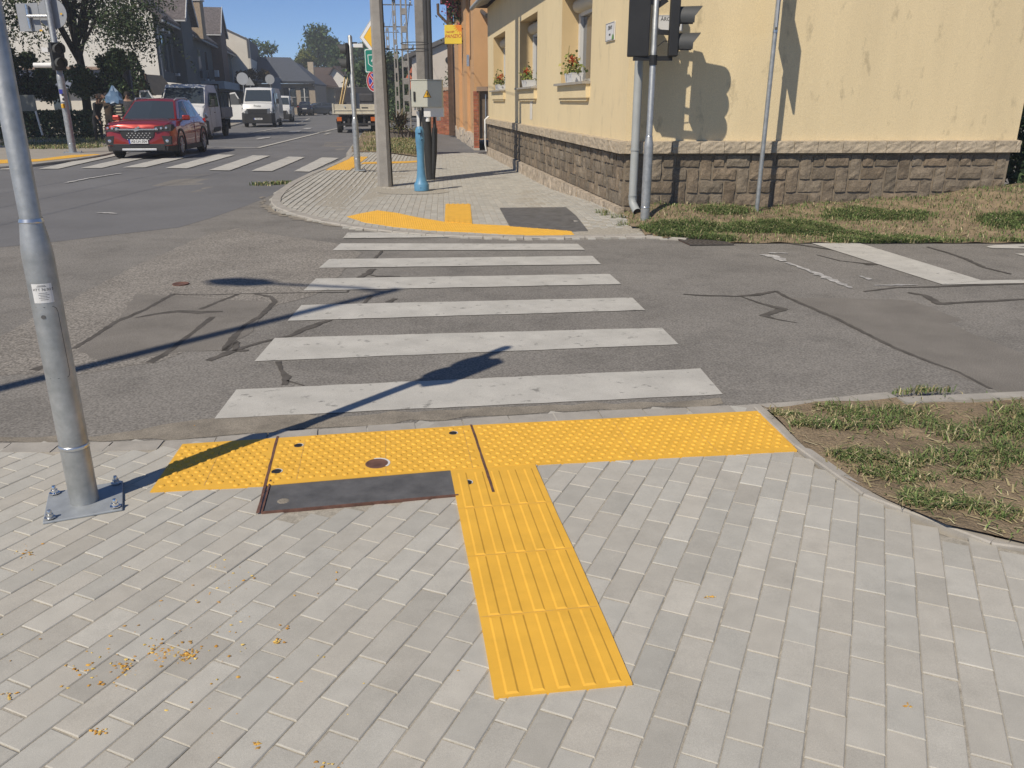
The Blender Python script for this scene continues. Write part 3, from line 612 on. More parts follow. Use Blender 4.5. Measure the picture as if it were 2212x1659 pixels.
grass('grass', 'short green lawn strip at the foot of the far left signal pole', 8000, blobs([(-15.5, 29, 1.6, 1.2, .5), (-17, 31, 2, 1.2, .5), (-16, 34, 2, 2, .5), (-20, 36, 4, 3, .5)], lpoly, .2), ZLK, .12, .025, .45, 1.)
kt = gpl([(60, 135), (130, 128), (215, 125), (260, 120)], F4); kt = [(x, y, .25, .12, .6) for x, y in kt]
grass('grass', 'weeds growing from the gutter at the rounded far kerb', 300, blobs(kt, [(-9, 9), (0, 9), (0, 22), (-9, 22)], 0), zr, .09, .02, .3, 1.)
kt = [(*gp(x, y, z0), .12, .025, .6) for x, y in ((1990, 845), (2030, 846), (1960, 850), (2400, 842))]
grass('grass', 'small weeds in the kerb gap behind the near verge', 180, blobs(kt, [(0, 3), (5, 3), (5, 6), (0, 6)], 0), lambda x, y: 0, .05, .007, .4, 1.)
kt = [(*gp(x, y, zp), .12, .04, .6) for x, y in ((1335, 470), (1310, 465), (1300, 460), (1350, 480))]
grass('grass', 'tuft of weeds at the corner of the plinth wall', 160, blobs(kt, [(0, 9), (3, 9), (3, 14), (0, 14)], 0), zp, .09, .01, .4, 1.)
# straw and leaf litter
b = MB()
def bit(x, y, z, s, c, n=5, flat=.35):
    v = [(x + s * random.uniform(.4, 1.2) * math.cos(6.28 * k / n + random.uniform(-.4, .4)), y + s * random.uniform(.3, 1.) * math.sin(6.28 * k / n), z + s * flat * random.random()) for k in range(n)] + [(x, y, z + s * flat * 1.3)]
    b.add(v, [(k, (k + 1) % n, n) for k in range(n)], 0, c)
OC = [(.62, .36, .08), (.55, .28, .05), (.7, .5, .14), (.45, .25, .06)]
def crumb(ox, oy, n, rx, ry, s0, s1):
    for _ in range(n):
        x, y = gp(random.gauss(ox, rx), random.gauss(oy, ry), z0); j = random.uniform(.8, 1.2); bit(x, y, .0005, random.uniform(s0, s1), tuple(q * j for q in random.choice(OC)))
for x, y, n, rx, ry in ((350, 1405, 40, 18, 9), (400, 1418, 45, 12, 9), (270, 1440, 30, 12, 8), (200, 1450, 16, 30, 20), (330, 1395, 30, 60, 30), (450, 1400, 16, 40, 30), (240, 1470, 14, 60, 20), (600, 1385, 14, 6, 3), (215, 1580, 14, 8, 4), (60, 1190, 16, 18, 8), (555, 1610, 8, 4, 4), (20, 1500, 12, 10, 6), (520, 1250, 14, 40, 20), (480, 1350, 14, 60, 40), (1540, 1290, 10, 8, 2), (1960, 1525, 6, 5, 2), (700, 1650, 8, 20, 10), (300, 1300, 30, 200, 120), (600, 1450, 24, 150, 150)):
    crumb(x, y, n, rx, ry, .0025, .008)
for _ in range(420):
    x, y = gp(random.uniform(1650, 2250), random.uniform(890, 1180), z0)
    if inside((x, y), verge):
        a = random.uniform(0, 3.14); L = random.uniform(.02, .09); z = zn(x, y) + .006; c = random.choice(DP); p = Vector((x, y, z)); d = Vector((math.cos(a), math.sin(a), .1)) * L; e = Vector((-d.y, d.x, 0)).normalized() * random.uniform(.0015, .006)
        b.add([p - e, p + e, p + d + e * .5, p + d - e * .5], [(0, 1, 2, 3)], 0, tuple(q * 1.3 for q in c))
for _ in range(600):
    x, y = gp(random.uniform(1400, 2212), random.uniform(440, 506), zs)
    if inside((x, y), bank):
        a = random.uniform(0, 3.14); L = random.uniform(.05, .16); z = zs(x, y) + .01; c = random.choice(DP); p = Vector((x, y, z)); d = Vector((math.cos(a), math.sin(a), .15)) * L; e = Vector((-d.y, d.x, 0)).normalized() * random.uniform(.003, .008)
        b.add([p - e, p + e, p + d + e * .5, p + d - e * .5], [(0, 1, 2, 3)], 0, c)
tag(b.build('litter', leafm, fix=False), 'orange crumbs, straw and leaf scraps scattered over pavers and verge', 'litter', kind='stuff')
# ================= YELLOW CORNER HOUSE =================
HC = Vector((1.6, 12.0, 0)); DL = Vector((-.1425, .9898, 0)); NL = Vector((-.9898, -.1425, 0)); DRr = Vector((.9985, .054, 0)); NR = Vector((.054, -.9985, 0))
LW, RW, EZ = 16.75, 5.72, 4.45
house = thing('corner_house', 'yellow plastered corner house on a rough brown stone plinth', 'house', tuple(HC))
def PL(s, z, o=0.): p = HC + DL * s + NL * o; return Vector((p.x, p.y, z))
def PR(s, z, o=0.): p = HC + DRr * s + NR * o; return Vector((p.x, p.y, z))
WINS = [(2.25, 4.66), (7.35, 9.85), (12.55, 15.25)]; WZ0, WZ1 = 1.93, 3.46
b = MB(); e = [0] + [v for w in WINS for v in w] + [LW]
for i in range(len(e) - 1):
    zz = [(.95, EZ)] if i % 2 == 0 else [(.95, WZ0), (WZ1, EZ)]
    for z0_, z1_ in zz: b.add([PL(e[i], z0_), PL(e[i + 1], z0_), PL(e[i + 1], z1_), PL(e[i], z1_)], [(0, 1, 2, 3)])
RD = .40
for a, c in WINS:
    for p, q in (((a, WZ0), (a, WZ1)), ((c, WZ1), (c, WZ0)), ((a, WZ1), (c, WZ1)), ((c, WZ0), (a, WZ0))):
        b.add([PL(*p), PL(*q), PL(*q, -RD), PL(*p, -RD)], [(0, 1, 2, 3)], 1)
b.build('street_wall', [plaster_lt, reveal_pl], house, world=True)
b = MB(); b.add([PR(0, .95), PR(RW, .95), PR(RW, EZ), PR(0, EZ)], [(0, 1, 2, 3)])
b.add([PR(RW, .95), PR(RW, .95, -9), PR(RW, EZ, -9), PR(RW, EZ)], [(0, 1, 2, 3)]); b.build('side_wall', plaster, house, world=True); b = MB()
b.add([PL(LW, .95), PL(LW, .95, -6), PL(LW, EZ, -6), PL(LW, EZ)], [(0, 1, 2, 3)])
b.build('side_wall', plaster, house, world=True)
def stones(Pf, length, ztop, rows, u, zb, seed):
    rd = random.Random(seed); b = MB(); n = int(length / u) + 1
    def st(i0, i1, r0, r1):
        s0, s1 = i0 * u + .018, min(i1 * u, length) - .018; za, zb_ = ztop - r1 * u + .017, ztop - r0 * u - .017
        if s1 - s0 < .05: return
        nx, nz = max(2, int((s1 - s0) / .05)), max(2, int((zb_ - za) / .05)); d = rd.uniform(.022, .04); c = rd.uniform(.72, 1.2); tn = rd.uniform(-.04, .04); v = []; f = []
        for j in range(nz + 1):
            for i in range(nx + 1):
                ed = i in (0, nx) or j in (0, nz)
                v.append(Pf(s0 + (s1 - s0) * i / nx + rd.uniform(-.006, .006), za + (zb_ - za) * j / nz + rd.uniform(-.006, .006), d * (.72 if ed else 1) + rd.uniform(-.006, .006)))
        f = [(j * (nx + 1) + i, j * (nx + 1) + i + 1, (j + 1) * (nx + 1) + i + 1, (j + 1) * (nx + 1) + i) for j in range(nz) for i in range(nx)]
        o = len(v); per = [i for i in range(nx + 1)] + [(j) * (nx + 1) + nx for j in range(1, nz + 1)] + [nz * (nx + 1) + i for i in range(nx - 1, -1, -1)] + [j * (nx + 1) for j in range(nz - 1, 0, -1)]
        for k in per:
            i, j = k % (nx + 1), k // (nx + 1); v.append(Pf(s0 + (s1 - s0) * i / nx, za + (zb_ - za) * j / nz, -.01))
        f += [(per[k], per[(k + 1) % len(per)], o + (k + 1) % len(per), o + k) for k in range(len(per))]
        b.add(v, f, 0, (c * (1 + tn), c, c * (1 - tn)))
    for r in range(rows):
        for i in range(-1, n):
            k = (i + r) % 4
            if k == 0: st(max(i, 0), i + 2, r, r + 1)
            elif k == 2 and r + 1 < rows and i >= 0: st(i, i + 1, r, r + 2)
            elif (k == 2 and r + 1 == rows or k == 3 and r == 0) and i >= 0: st(i, i + 1, r, r + 1)
    return b
b = stones(PR, RW - .1, .905, 5, .182, 0, 3); b.add([PR(-.005, -.3, .004), PR(RW - .06, -.3, .004), PR(RW - .06, .96, .004), PR(-.005, .96, .004)], [(0, 1, 2, 3)], 1); b.add([PR(RW - .06, -.3, .004), PR(RW - .06, -.3, -4), PR(RW - .06, .96, -4), PR(RW - .06, .96, .004)], [(0, 1, 2, 3)], 1)
b.build('plinth', [stone, mortar], house, world=True, fix=True)
b = stones(lambda s, z, o: PL(s, z, o), LW, .905, 4, .182, 0, 4); b.add([PL(0, -.3, .004), PL(LW, -.3, .004), PL(LW, .96, .004), PL(0, .96, .004)], [(0, 1, 2, 3)], 1)
b.build('plinth', [stone, mortar], house, world=True)
# rough ledge stones and the footing
def rough_course(Pf, length, za, zb, o0, depth, L, seed, name, mat, jit=.007, start=0.):
    rd = random.Random(seed); b = MB(); s = start
    while s < length - .05:
        w = min(L * rd.uniform(.8, 1.2), length - s); nx = max(3, int(w / .06)); nz = 4; v = []; d = depth + rd.uniform(-.008, .008)
        for j in range(nz + 1):
            for i in range(nx + 1):
                v.append(Pf(s + .004 + (w - .008) * i / nx, za + (zb - za) * j / nz + (rd.uniform(-jit, jit) if 0 < j < nz else 0), d + rd.uniform(-jit, jit)))
        f = [(j * (nx + 1) + i, j * (nx + 1) + i + 1, (j + 1) * (nx + 1) + i + 1, (j + 1) * (nx + 1) + i) for j in range(nz) for i in range(nx)]
        o = len(v); v += [Pf(s + .004 + (w - .008) * i / nx, za, o0) for i in range(nx + 1)] + [Pf(s + .004 + (w - .008) * i / nx, zb + .012, o0) for i in range(nx + 1)]
        f += [(i, i + 1, o + i + 1, o + i) for i in range(nx)] + [(nz * (nx + 1) + i, nz * (nx + 1) + i + 1, o + nx + 2 + i, o + nx + 1 + i) for i in range(nx)]
        o2 = len(v); 
        for i in (0, nx):
            f.append((i, nx * 0 + i + (nx + 1), i + 2 * (nx + 1), i + 3 * (nx + 1), i + 4 * (nx + 1), o + nx + 1 + i, o + i))
        b.add(v, f); s += w
    return b.build(name, mat, house, world=True)
rough_course(PR, RW + .02, .925, 1.083, -.01, .10, .33, 5, 'ledge', ledge_m, start=-.0)
rough_course(PL, LW + .1, .925, 1.083, -.01, .10, .27, 6, 'ledge', ledge_m, start=-.10)
rough_course(PL, LW, -.22, .165, -.01, .075, .5, 8, 'footing', footing, .014, start=-.08)
b = MB()
for s0, n_ in ((PL, NL),):
    b.add([s0(-.52, EZ - .02, .42), s0(LW + .1, EZ - .02, .42), s0(LW + .1, EZ + .12, .0), s0(-.52, EZ + .12, 0)], [(0, 1, 2, 3)])
b.add([PR(-.45, EZ - .02, .42), PR(RW + .3, EZ - .02, .42), PR(RW + .3, EZ + .12, 0), PR(-.45, EZ + .12, 0)], [(0, 1, 2, 3)])
b.build('soffit', M('grey_soffit', (.36, .34, .3), .9), house, world=True)
b = MB(); A = [PL(-.45, EZ, .45), PR(RW + .3, EZ, .45), PR(RW + .3, EZ, -18), PL(LW + .1, EZ, .45)]
rg = [PL(4, EZ + 2.6, -3.2), PL(LW - 1, EZ + 2.6, -3.2)]
b.add([A[0], A[1], A[2], A[3], rg[0], rg[1]], [(0, 1, 4), (1, 2, 5, 4), (3, 0, 4, 5), (2, 3, 5)]); b.build('roof', roof_br, house, world=True)
b = MB(); b.tube([PL(-.5, EZ - .02, .5), PL(LW + .1, EZ - .02, .5)], .065, 8); b.build('gutter', grey_pl, house, world=True, smooth=50)
frame_w = M('window_frame_white', (.66, .66, .63), .4, var=.03); curtain = M('curtain', (.42, .41, .38), .9, var=.1, vs=20); sill_m = M('sill_stone', (.36, .33, .28), .8, var=.12); shutter_m = M('shutter_box', (.62, .56, .43), .8, var=.05)
for i, (a, c) in enumerate(WINS):
    w = MB()
    fo = -RD + .07
    for s0, s1, z0_, z1_ in ((a, a + .07, WZ0, WZ1), (c - .07, c, WZ0, WZ1), (a, c, WZ0, WZ0 + .08), (a, c, WZ1 - .35, WZ1 - .28), ((a + c) / 2 - .06, (a + c) / 2 + .06, WZ0, WZ1 - .3), (a + .08, a + .16, WZ0 + .08, WZ1 - .36), (c - .16, c - .08, WZ0 + .08, WZ1 - .36)):
        o1 = fo + (.012 if s1 - s0 < .1 else 0); w.add([PL(s0, z0_, -RD), PL(s1, z0_, -RD), PL(s1, z1_, -RD), PL(s0, z1_, -RD), PL(s0, z0_, o1), PL(s1, z0_, o1), PL(s1, z1_, o1), PL(s0, z1_, o1)], [(4, 5, 6, 7), (0, 1, 5, 4), (1, 2, 6, 5), (2, 3, 7, 6), (3, 0, 4, 7)])
    wo = w.build('window', frame_w, house, world=True)
    MB().add([PL(a + .02, WZ0 + .02, -RD + .02), PL(c - .02, WZ0 + .02, -RD + .02), PL(c - .02, WZ1 - .3, -RD + .02), PL(a + .02, WZ1 - .3, -RD + .02)], [(0, 1, 2, 3)]).build('pane', glass2, wo).matrix_basis = house.matrix_basis.inverted()
    w = MB()
    rr = .12
    for k in range(9):
        t = R(-100 + 25 * k); w.v += [PL(a + .01, WZ1 - .17 + rr * math.sin(t), -RD + .09 + rr * math.cos(t)), PL(c - .01, WZ1 - .17 + rr * math.sin(t), -RD + .09 + rr * math.cos(t))]; w.c += [(1, 1, 1)] * 2
    for k in range(8): w.f.append([2 * k, 2 * k + 1, 2 * k + 3, 2 * k + 2]); w.m.append(0)
    w.build('shutter_box', shutter_m, wo, smooth=60).matrix_basis = house.matrix_basis.inverted()
    w = MB()
    def sl_(o0, o1, z0_, z1_, e0): w.add([PL(a - e0, z0_, o0), PL(c + e0, z0_, o0), PL(c + e0, z1_, o0), PL(a - e0, z1_, o0), PL(a - e0, z0_, o1), PL(c + e0, z0_, o1), PL(c + e0, z1_, o1), PL(a - e0, z1_, o1)], [(4, 5, 6, 7), (0, 1, 5, 4), (1, 2, 6, 5), (2, 3, 7, 6), (3, 0, 4, 7)])
    sl_(-RD + .05, .14, WZ0 - .035, WZ0 + .005, .03); w.build('sill', sill_m, house, world=True)
    w = MB(); sl_(-.005, .07, WZ0 - .25, WZ0 - .035, 0); sl_(-.004, .045, WZ0 - .3, WZ0 - .25, -.05); w.build('apron', plaster_lt, house, world=True)
# small white pipe and patch on the street wall, conduit at the far end
b = MB(); b.tube([PL(LW - .25, 1.15, .02), PL(LW - .25, 1.05, .14), PL(LW - .25, .25, .14), PL(LW - .2, .05, .1)], .03, 8); b.build('conduit', white_pl, house, world=True, smooth=50)
b = MB(); b.add([PL(7.9, 1.22, .006), PL(8.25, 1.22, .006), PL(8.25, 1.85, .006), PL(7.9, 1.85, .006)], [(0, 1, 2, 3)]); b.build('plaster_patch', M('fresh_plaster', (.72, .69, .62), .9), house, world=True)
# downpipe on the corner
b = MB(); x = .11
b.tube([PR(x, EZ, .17), PR(x, .34, .17), PR(x, .25, .19), PR(x + .03, .17, .27), PR(x + .04, .14, .34)], .058, 14, caps=False)
for z in (.36, .34, .32, .30): b.tube([PR(x, z, .17), PR(x, z - .008, .17)], .064, 14)
for z in (.97, 2.9): b.tube([PR(x, z, .17), PR(x, z + .02, .17)], .066, 14); b.bar(PR(x, z, 0), PR(x, z, .15), .02)
dpo = b.build('downpipe', grey_pl, house, world=True, smooth=50)
b = MB(); b.tube([PR(x + .034, .155, .30), PR(x + .035, .15, .32)], .05, 12); b.build('mouth', black_s, dpo).matrix_basis = house.matrix_basis.inverted()
# flower boxes
GF = [(.16, .19, .045), (.24, .25, .07), (.10, .14, .035), (.33, .30, .10)]
def leaves(b, n, fn, size, pal, asp=.6, flat=0.):
    for _ in range(n):
        p = Vector(fn()); a = Vector((random.gauss(0, 1), random.gauss(0, 1), random.gauss(0, 1) * (1 - flat))).normalized(); u = a.orthogonal().normalized(); u.rotate(Matrix.Rotation(random.uniform(0, 6.28), 3, a)); w = a.cross(u)
        s = size * random.uniform(.6, 1.3); j = random.uniform(.7, 1.3); c = tuple(q * j for q in random.choice(pal))
        b.add([p - u * s, p + w * s * asp - u * s * .1, p + u * s, p - w * s * asp - u * s * .1], [(0, 1, 2, 3)], 0, c)
FL = ['white planter of red geraniums on the nearest window sill of the yellow house', 'white planter of red geraniums on the middle window sill of the yellow house', 'white planter of red geraniums on the farthest window sill of the yellow house']
for i, ((a, c), tall) in enumerate(zip(WINS, (.5, .38, .42))):
    s0 = (a + c) / 2 + .3; w_ = .62; base = PL(s0, WZ0 + .006, -.06); fbx = thing('flower_box', FL[i], 'flower box', tuple(base), 0, 'geranium boxes on the window sills')
    b = MB(); v = []
    for z, e in ((WZ0 + .006, 0), (WZ0 + .17, .025)):
        for ds, do in ((-w_ / 2 - e, -.08 - e), (w_ / 2 + e, -.08 - e), (w_ / 2 + e, .08 + e), (-w_ / 2 - e, .08 + e)): v.append(PL(s0 + ds, z, -.05 + do))
    b.add(v, [(0, 1, 2, 3), (0, 1, 5, 4), (1, 2, 6, 5), (2, 3, 7, 6), (3, 0, 4, 7)])
    b.add([p + Vector((0, 0, -.02)) for p in v[4:]], [(0, 1, 2, 3)], 1); b.build('planter', [white_pl, soil], fbx, world=True)
    b = MB(); leaves(b, 190, lambda: PL(s0 + random.gauss(0, .2), WZ0 + .16 + abs(random.gauss(0, .13)), -.04 + random.gauss(0, .07)), .035, GF, .8)
    b.tube([PL(s0 + .3, WZ0 + .2, -.03), PL(s0 + .38, WZ0 + .45, -.02), PL(s0 + .34, WZ0 + tall + .15, -.03)], .006, 5, col=(.3, .25, .1)); b.build('foliage', leafm, fbx, world=True, fix=False)
    b = MB()
    for _ in range(5):
        cx, cz, cd = s0 + random.gauss(0, .22), WZ0 + random.uniform(.3, .42), -.04 + random.gauss(0, .05); leaves(b, 22, lambda: PL(cx + random.gauss(0, .025), cz + random.gauss(0, .025), cd + random.gauss(0, .025)), .022, [(.55, .10, .03), (.62, .16, .05), (.4, .06, .02)], .9)
    b.build('blossom', leafm, fbx, world=True, fix=False)
# street name plates
p = PL(1.0, 2.585, .014)
np_ = thing('street_sign', 'small white street name plate with green leaf on the street wall by the corner', 'street sign', tuple(p))
MB().box(-.25, -.125, -.008, .25, .125, .008).build('plate', white_s, np_).matrix_basis = np_.matrix_basis.inverted() @ frame(p, -DL, (0, 0, 1))
F0 = frame(p + NL * .0095, -DL, (0, 0, 1))
b = MB()
for q in (((-.24, -.115), (.24, -.115)), ((.24, -.115), (.24, .115)), ((.24, .115), (-.24, .115)), ((-.24, .115), (-.24, -.115))): b.bar((*q[0], 0), (*q[1], 0), .005, .002)
b.build('border', black_s, np_).matrix_basis = np_.matrix_basis.inverted() @ F0
lettering('ZRÍNYI', .075, black_s, F0 @ Matrix.Translation((0, .05, 0)), np_, world=True); lettering('utca', .055, black_s, F0 @ Matrix.Translation((0, -.035, 0)), np_, world=True)
b = MB(); b.add([(.12, -.11, .001), (.23, -.11, .001), (.22, -.06, .001), (.19, -.035, .001), (.15, -.06, .001)], [(0, 1, 2, 3, 4)]); b.build('leaf_emblem', M('leaf_green', (.12, .3, .06), .6), np_).matrix_basis = np_.matrix_basis.inverted() @ F0
p = PR(.51, 2.62, .014)
np_ = thing('street_sign', 'white street name plate reading ÁRO between the pole and the black signal head', 'street sign', tuple(p))
F0 = frame(p, DRr, (0, 0, 1))
MB().box(-.2, -.1, -.008, .2, .1, .008).build('plate', white_s, np_).matrix_basis = np_.matrix_basis.inverted() @ F0
b = MB()
for q in (((-.19, -.09), (.19, -.09)), ((.19, -.09), (.19, .09)), ((.19, .09), (-.19, .09)), ((-.19, .09), (-.19, -.09))): b.bar((*q[0], .0095), (*q[1], .0095), .006, .002)
b.build('border', M('sign_grey', (.3, .3, .3), .6), np_).matrix_basis = np_.matrix_basis.inverted() @ F0
lettering('ÁRO', .066, black_s, F0 @ Matrix.Translation((-.035, .048, .0095)), np_, world=True)

# ================= POLES, SIGNALS, SIGNS =================
def visor(b, c, d, r, L, mi=0):   # hooded visor: open half-tube around direction d from c
    d = Vector(d).normalized(); u = Vector((0, 0, 1)); a = d.cross(u).normalized(); v = []; n = 14
    for i, (t0, rr) in enumerate(((0., 1.), (.5, 1.02), (1., 1.04))):
        for k in range(n + 1):
            th = R(-35) + R(250) * k / n; ct = max(0., math.sin(th)) * .35 + .65
            q = Vector(c) + d * (L * t0 * ct) + (a * math.cos(th) + u * math.sin(th)) * r * rr; v.append(q)
    m = n + 1; f = [(i * m + k, i * m + k + 1, (i + 1) * m + k + 1, (i + 1) * m + k) for i in range(2) for k in range(n)]
    o = len(v); v += [Vector(c) + (q - Vector(c)) * 1.0 + ((q - Vector(c)).cross(d).cross(d)).normalized() * .006 for q in v]; f += [tuple(o + i for i in q[::-1]) for q in f]
    b.add(v, f, mi)
def head(root, c, d, n, w, h, dp, name='signal_head', world=True, vl=.2):   # c: centre of the housing, d: the way it looks
    d = Vector(d).normalized(); a = d.cross(Vector((0, 0, 1))).normalized(); c = Vector(c); H_ = h * n; b = MB()
    pr = [(-.5, -.5), (-.42, -.5), (.42, -.5), (.5, -.5)]
    def corner(x, y, z): return c + a * x + d * y + Vector((0, 0, z))
    v = [corner(sx * w / 2, sy * dp / 2, sz * H_ / 2) for sz in (-1, 1) for sx, sy in ((-1, -1), (1, -1), (1, 1), (-1, 1))]
    b.add(v, [(3, 2, 1, 0), (4, 5, 6, 7), (0, 1, 5, 4), (1, 2, 6, 5), (2, 3, 7, 6), (3, 0, 4, 7)])
    ho = b.build(name, black_pl, root, world=world, bevel=.012)
    mb = root.matrix_basis.inverted() if world else Matrix()
    for k in range(n):
        z = -H_ / 2 + h * (k + .5); cc = c + d * (dp / 2) + Vector((0, 0, z)); b = MB(); visor(b, cc, d, h * .4, vl); q = b.build('visor', M_visor, ho, smooth=60); q.matrix_basis = mb
        b = MB(); b.tube([cc + d * .004, cc + d * .012], h * .36, 16); q = b.build('lens', M_lens, ho, smooth=50); q.matrix_basis = mb
    return ho
M_visor = M('visor_plastic', (.075, .077, .075), .6, var=.1); M_lens = M('signal_lens', (.03, .03, .035), .25, var=0)
def signal_pole(name, label, p, z, h, r0, r1, zc, pw=.34, prz=0.):
    t = thing(name, label, 'signal pole', (p[0], p[1], z))
    MB().lathe([(r0, 0), (r0, zc), (r0 * .97, zc + .03), (r1 * 1.12, zc + .12), (r1, zc + .14), (r1, h), (r1 * .6, h + .03), (0, h + .035)], n=28).build('pole', galv, t, smooth=40)
    b = MB(); b.lathe([(r0 + .001, .26), (r0 + .004, .263), (r0 + .004, .275), (r0 + .001, .278)], n=28); b.build('weld_band', galv2, t, smooth=50); b = MB(); b.lathe([(r1 * 1.06, zc + .125), (r1 * 1.16, zc + .13), (r1 * 1.06, zc + .142)], n=28); b.build('weld_band', galv2, t, smooth=50)
    b = MB(); b.cbox((0, 0, .006), pw, pw, .01, prz); b.build('base_plate', plate_steel, t, bevel=.003)
    for k in range(4):
        a = prz + R(45 + 90 * k); c = (pw * .58 * math.cos(a), pw * .58 * math.sin(a), 0); b = MB(); b.lathe([(.022, .016), (.022, .019), (.014, .02), (.014, .032), (.01, .033), (.01, .042), (.007, .05), (0, .052)], c, n=8); b.build('anchor_bolt', chrome if k % 2 else galv2, t, smooth=50)
    return t
# foreground pole
fp = gp(184, 1086, z0)
t = signal_pole('signal_pole', 'thick galvanised pole with white sticker on a bolted base plate by the near kerb', fp, 0, 3.08, .056, .038, 1.06, .295, R(24))
vd = Vector((-fp[0], -fp[1], 0)).normalized()    # towards the viewer
def on_cyl(r, ang, z): a = math.atan2(vd.y, vd.x) + ang; return Vector((r * math.cos(a), r * math.sin(a), z))
b = MB(); n = 8
v = [on_cyl(.0568, R(-46 + 74 * k / n), z) for z in (.885, .96) for k in range(n + 1)]; b.add(v, [(k, k + 1, n + 2 + k, n + 1 + k) for k in range(n)])
st = b.build('sticker', white_s, t)
def curved_text(s, size, z, ang):
    cu = bpy.data.curves.new('lettering', 'FONT'); cu.body = s; cu.size = size; cu.align_x = 'CENTER'; cu.align_y = 'CENTER'
    tmp = bpy.data.objects.new('tmp', cu); COL.objects.link(tmp); me = bpy.data.meshes.new_from_object(tmp.evaluated_get(bpy.context.evaluated_depsgraph_get())); bpy.data.objects.remove(tmp)
    for v in me.vertices: v.co = on_cyl(.0572, ang + v.co.x / .0568, z + v.co.y)
    me.materials.clear(); me.materials.append(black_s); o = bpy.data.objects.new('lettering', me); COL.objects.link(o); o.parent = st
curved_text('HTT 76/30/3', .014, .937, R(-5))
b = MB()
if True:
  for z, a0_, a1_ in ((.953, -22, 5), (.949, -26, 8), (.924, -22, 8), (.917, -24, 14), (.911, -18, 6), (.905, -24, 12), (.898, -20, 8)):
    v = [on_cyl(.0571, R(a0_ + (a1_ - a0_) * k / 5), zz) for zz in (z - .0012, z + .0012) for k in range(6)]; b.add(v, [(k, k + 1, 7 + k, 6 + k) for k in range(5)])
b.build('fine_print', M('print_grey', (.25, .25, .25), .7), st)['kind'] = 'stuff'
b = MB()
pts = [on_cyl(.0562, R(a), z) for a, z in [(-46, .868), (20, .868), (30, .86), (34, .845), (36, .6), (34, .585), (26, .578), (-44, .578)]]
for i in range(len(pts) - 1):
    m_ = (pts[i] + pts[i + 1]) / 2; m_ = Vector((m_.x, m_.y, 0)).normalized() * .0562 + Vector((0, 0, m_.z)); b.tube([pts[i], m_, pts[i + 1]], .0008, 5)
b.build('inspection_door', black_s, t)
b = MB(); c = on_cyl(.0562, R(-22), .83); b.tube([c - on_cyl(1, R(-22), 0) * .004, c + on_cyl(1, R(-22), 0) * .0015], .008, 10); b.build('door_lock', steel_cover, t)
hd = head(t, (.07, -.07, 2.47), Vector((-.4, 1, 0)), 2, .19, .29, .11, world=False, vl=.1)
for z in (2.3, 2.72): b = MB(); b.bar((0, 0, z), (.07, -.07, z), .03); b.build('bracket', black_pl, t)
# street lamp behind the viewer's left shoulder, known by its shadow on the crossing
HZ_ = 8.2; k_ = HZ_ / math.tan(SUN_EL); el = Vector((*gp(850, 627), 0)); lb = el - Vector((math.sin(SUN_AZ), math.cos(SUN_AZ), 0)) * k_
lam = thing('street_lamp', 'tall street lamp whose curved arm shadow falls over the near crossing', 'street lamp', (lb.x, lb.y, 0))
MB().lathe([(.11, 0), (.11, 1.5), (.075, 1.6), (.06, HZ_), (0, HZ_ + .02)], n=16).build('pole', galv, lam, smooth=40)
hv = Vector((*gp(560, 613), 0)) - el; he = Vector((*gp(448, 607), 0)) - el
b = MB(); b.tube([Vector((0, 0, HZ_ - .15)), hv * .25 + Vector((0, 0, HZ_ - .02)), hv + Vector((0, 0, HZ_))], .035, 8); b.build('arm', galv, lam, smooth=50)
b = MB(); pa, pb = hv * .92 + Vector((0, 0, HZ_)), he + Vector((0, 0, HZ_)); b.tube([pa, pa.lerp(pb, .25), pa.lerp(pb, .75), pb], [.06, .13, .14, .05], 10); b.build('lantern', grey_pl, lam, smooth=50)
# signal pole by the bank
sp_ = (1.822, 11.3)
t = signal_pole('signal_pole', 'grey signal pole with two black signal heads before the house corner', sp_, -.012, 3.55, .062, .041, 1.06, .3, .2)
head(t, (-.20, .02, 2.64), (.14, .99, 0), 3, .275, .31, .12, world=False, vl=.24)
head(t, (.24, -.02, 2.64), (.985, -.12, 0), 3, .28, .31, .12, world=False, vl=.28)
for z in (2.125, 3.15):
    b = MB(); b.bar((-.26, 0, z + .03), (.24, -.01, z + .03), .05, .055); b.tube([(0, 0, z - .05), (0, 0, z + .07)], .052, 14); b.build('bracket', black_pl, t)
b = MB(); b.bar((.045, 0, 2.47), (.18, -.01, 2.46), .03, .06); b.build('bracket', black_pl, t); b = MB(); b.bar((-.04, -.0, 2.82), (-.1, 0, 2.82), .05, .06); b.build('bracket', black_pl, t); b = MB(); b.bar((.05, .03, 2.84), (.09, .03, 2.78), .05, .16); b.build('bracket', black_pl, t)
b = MB(); b.tube([(.045, 0, 2.30), (.12, -.03, 2.36), (.17, -.02, 2.36)], .006, 6); b.build('cable', black_pl, t)
# slim pole with an edge-on panel
s2 = (3.45, 11.66); z2 = zs(*s2)
t = thing('sign_post', 'slim grey post with an edge-on panel in front of the side wall', 'sign post', (s2[0], s2[1], z2))
b = MB(); b.tube([(0, 0, -.1), (.012, 0, 1.8), (.03, 0, 3.9)], .031, 14); b.build('post', galv, t, smooth=50)
vv = Vector((s2[0], s2[1], 0)).normalized(); b = MB()
b.prism([(-.38, 2.36), (.30, 2.36), (.30, 3.2), (-.38, 3.2)], -.011, .011, 'xz'); o = b.build('panel', signback, t); o.matrix_basis = Matrix.Translation((.022, 0, 0)) @ Matrix.Rotation(math.atan2(vv.y, vv.x) , 4, 'Z') 
for z in (2.32, 2.95): b = MB(); b.tube([(.016, 0, z), (.016, 0, z + .03)], .036, 12); b.bar((.016, -.03, z + .015), (.016, -.06, z + .015), .012); b.build('clamp', galv2, t, smooth=50)

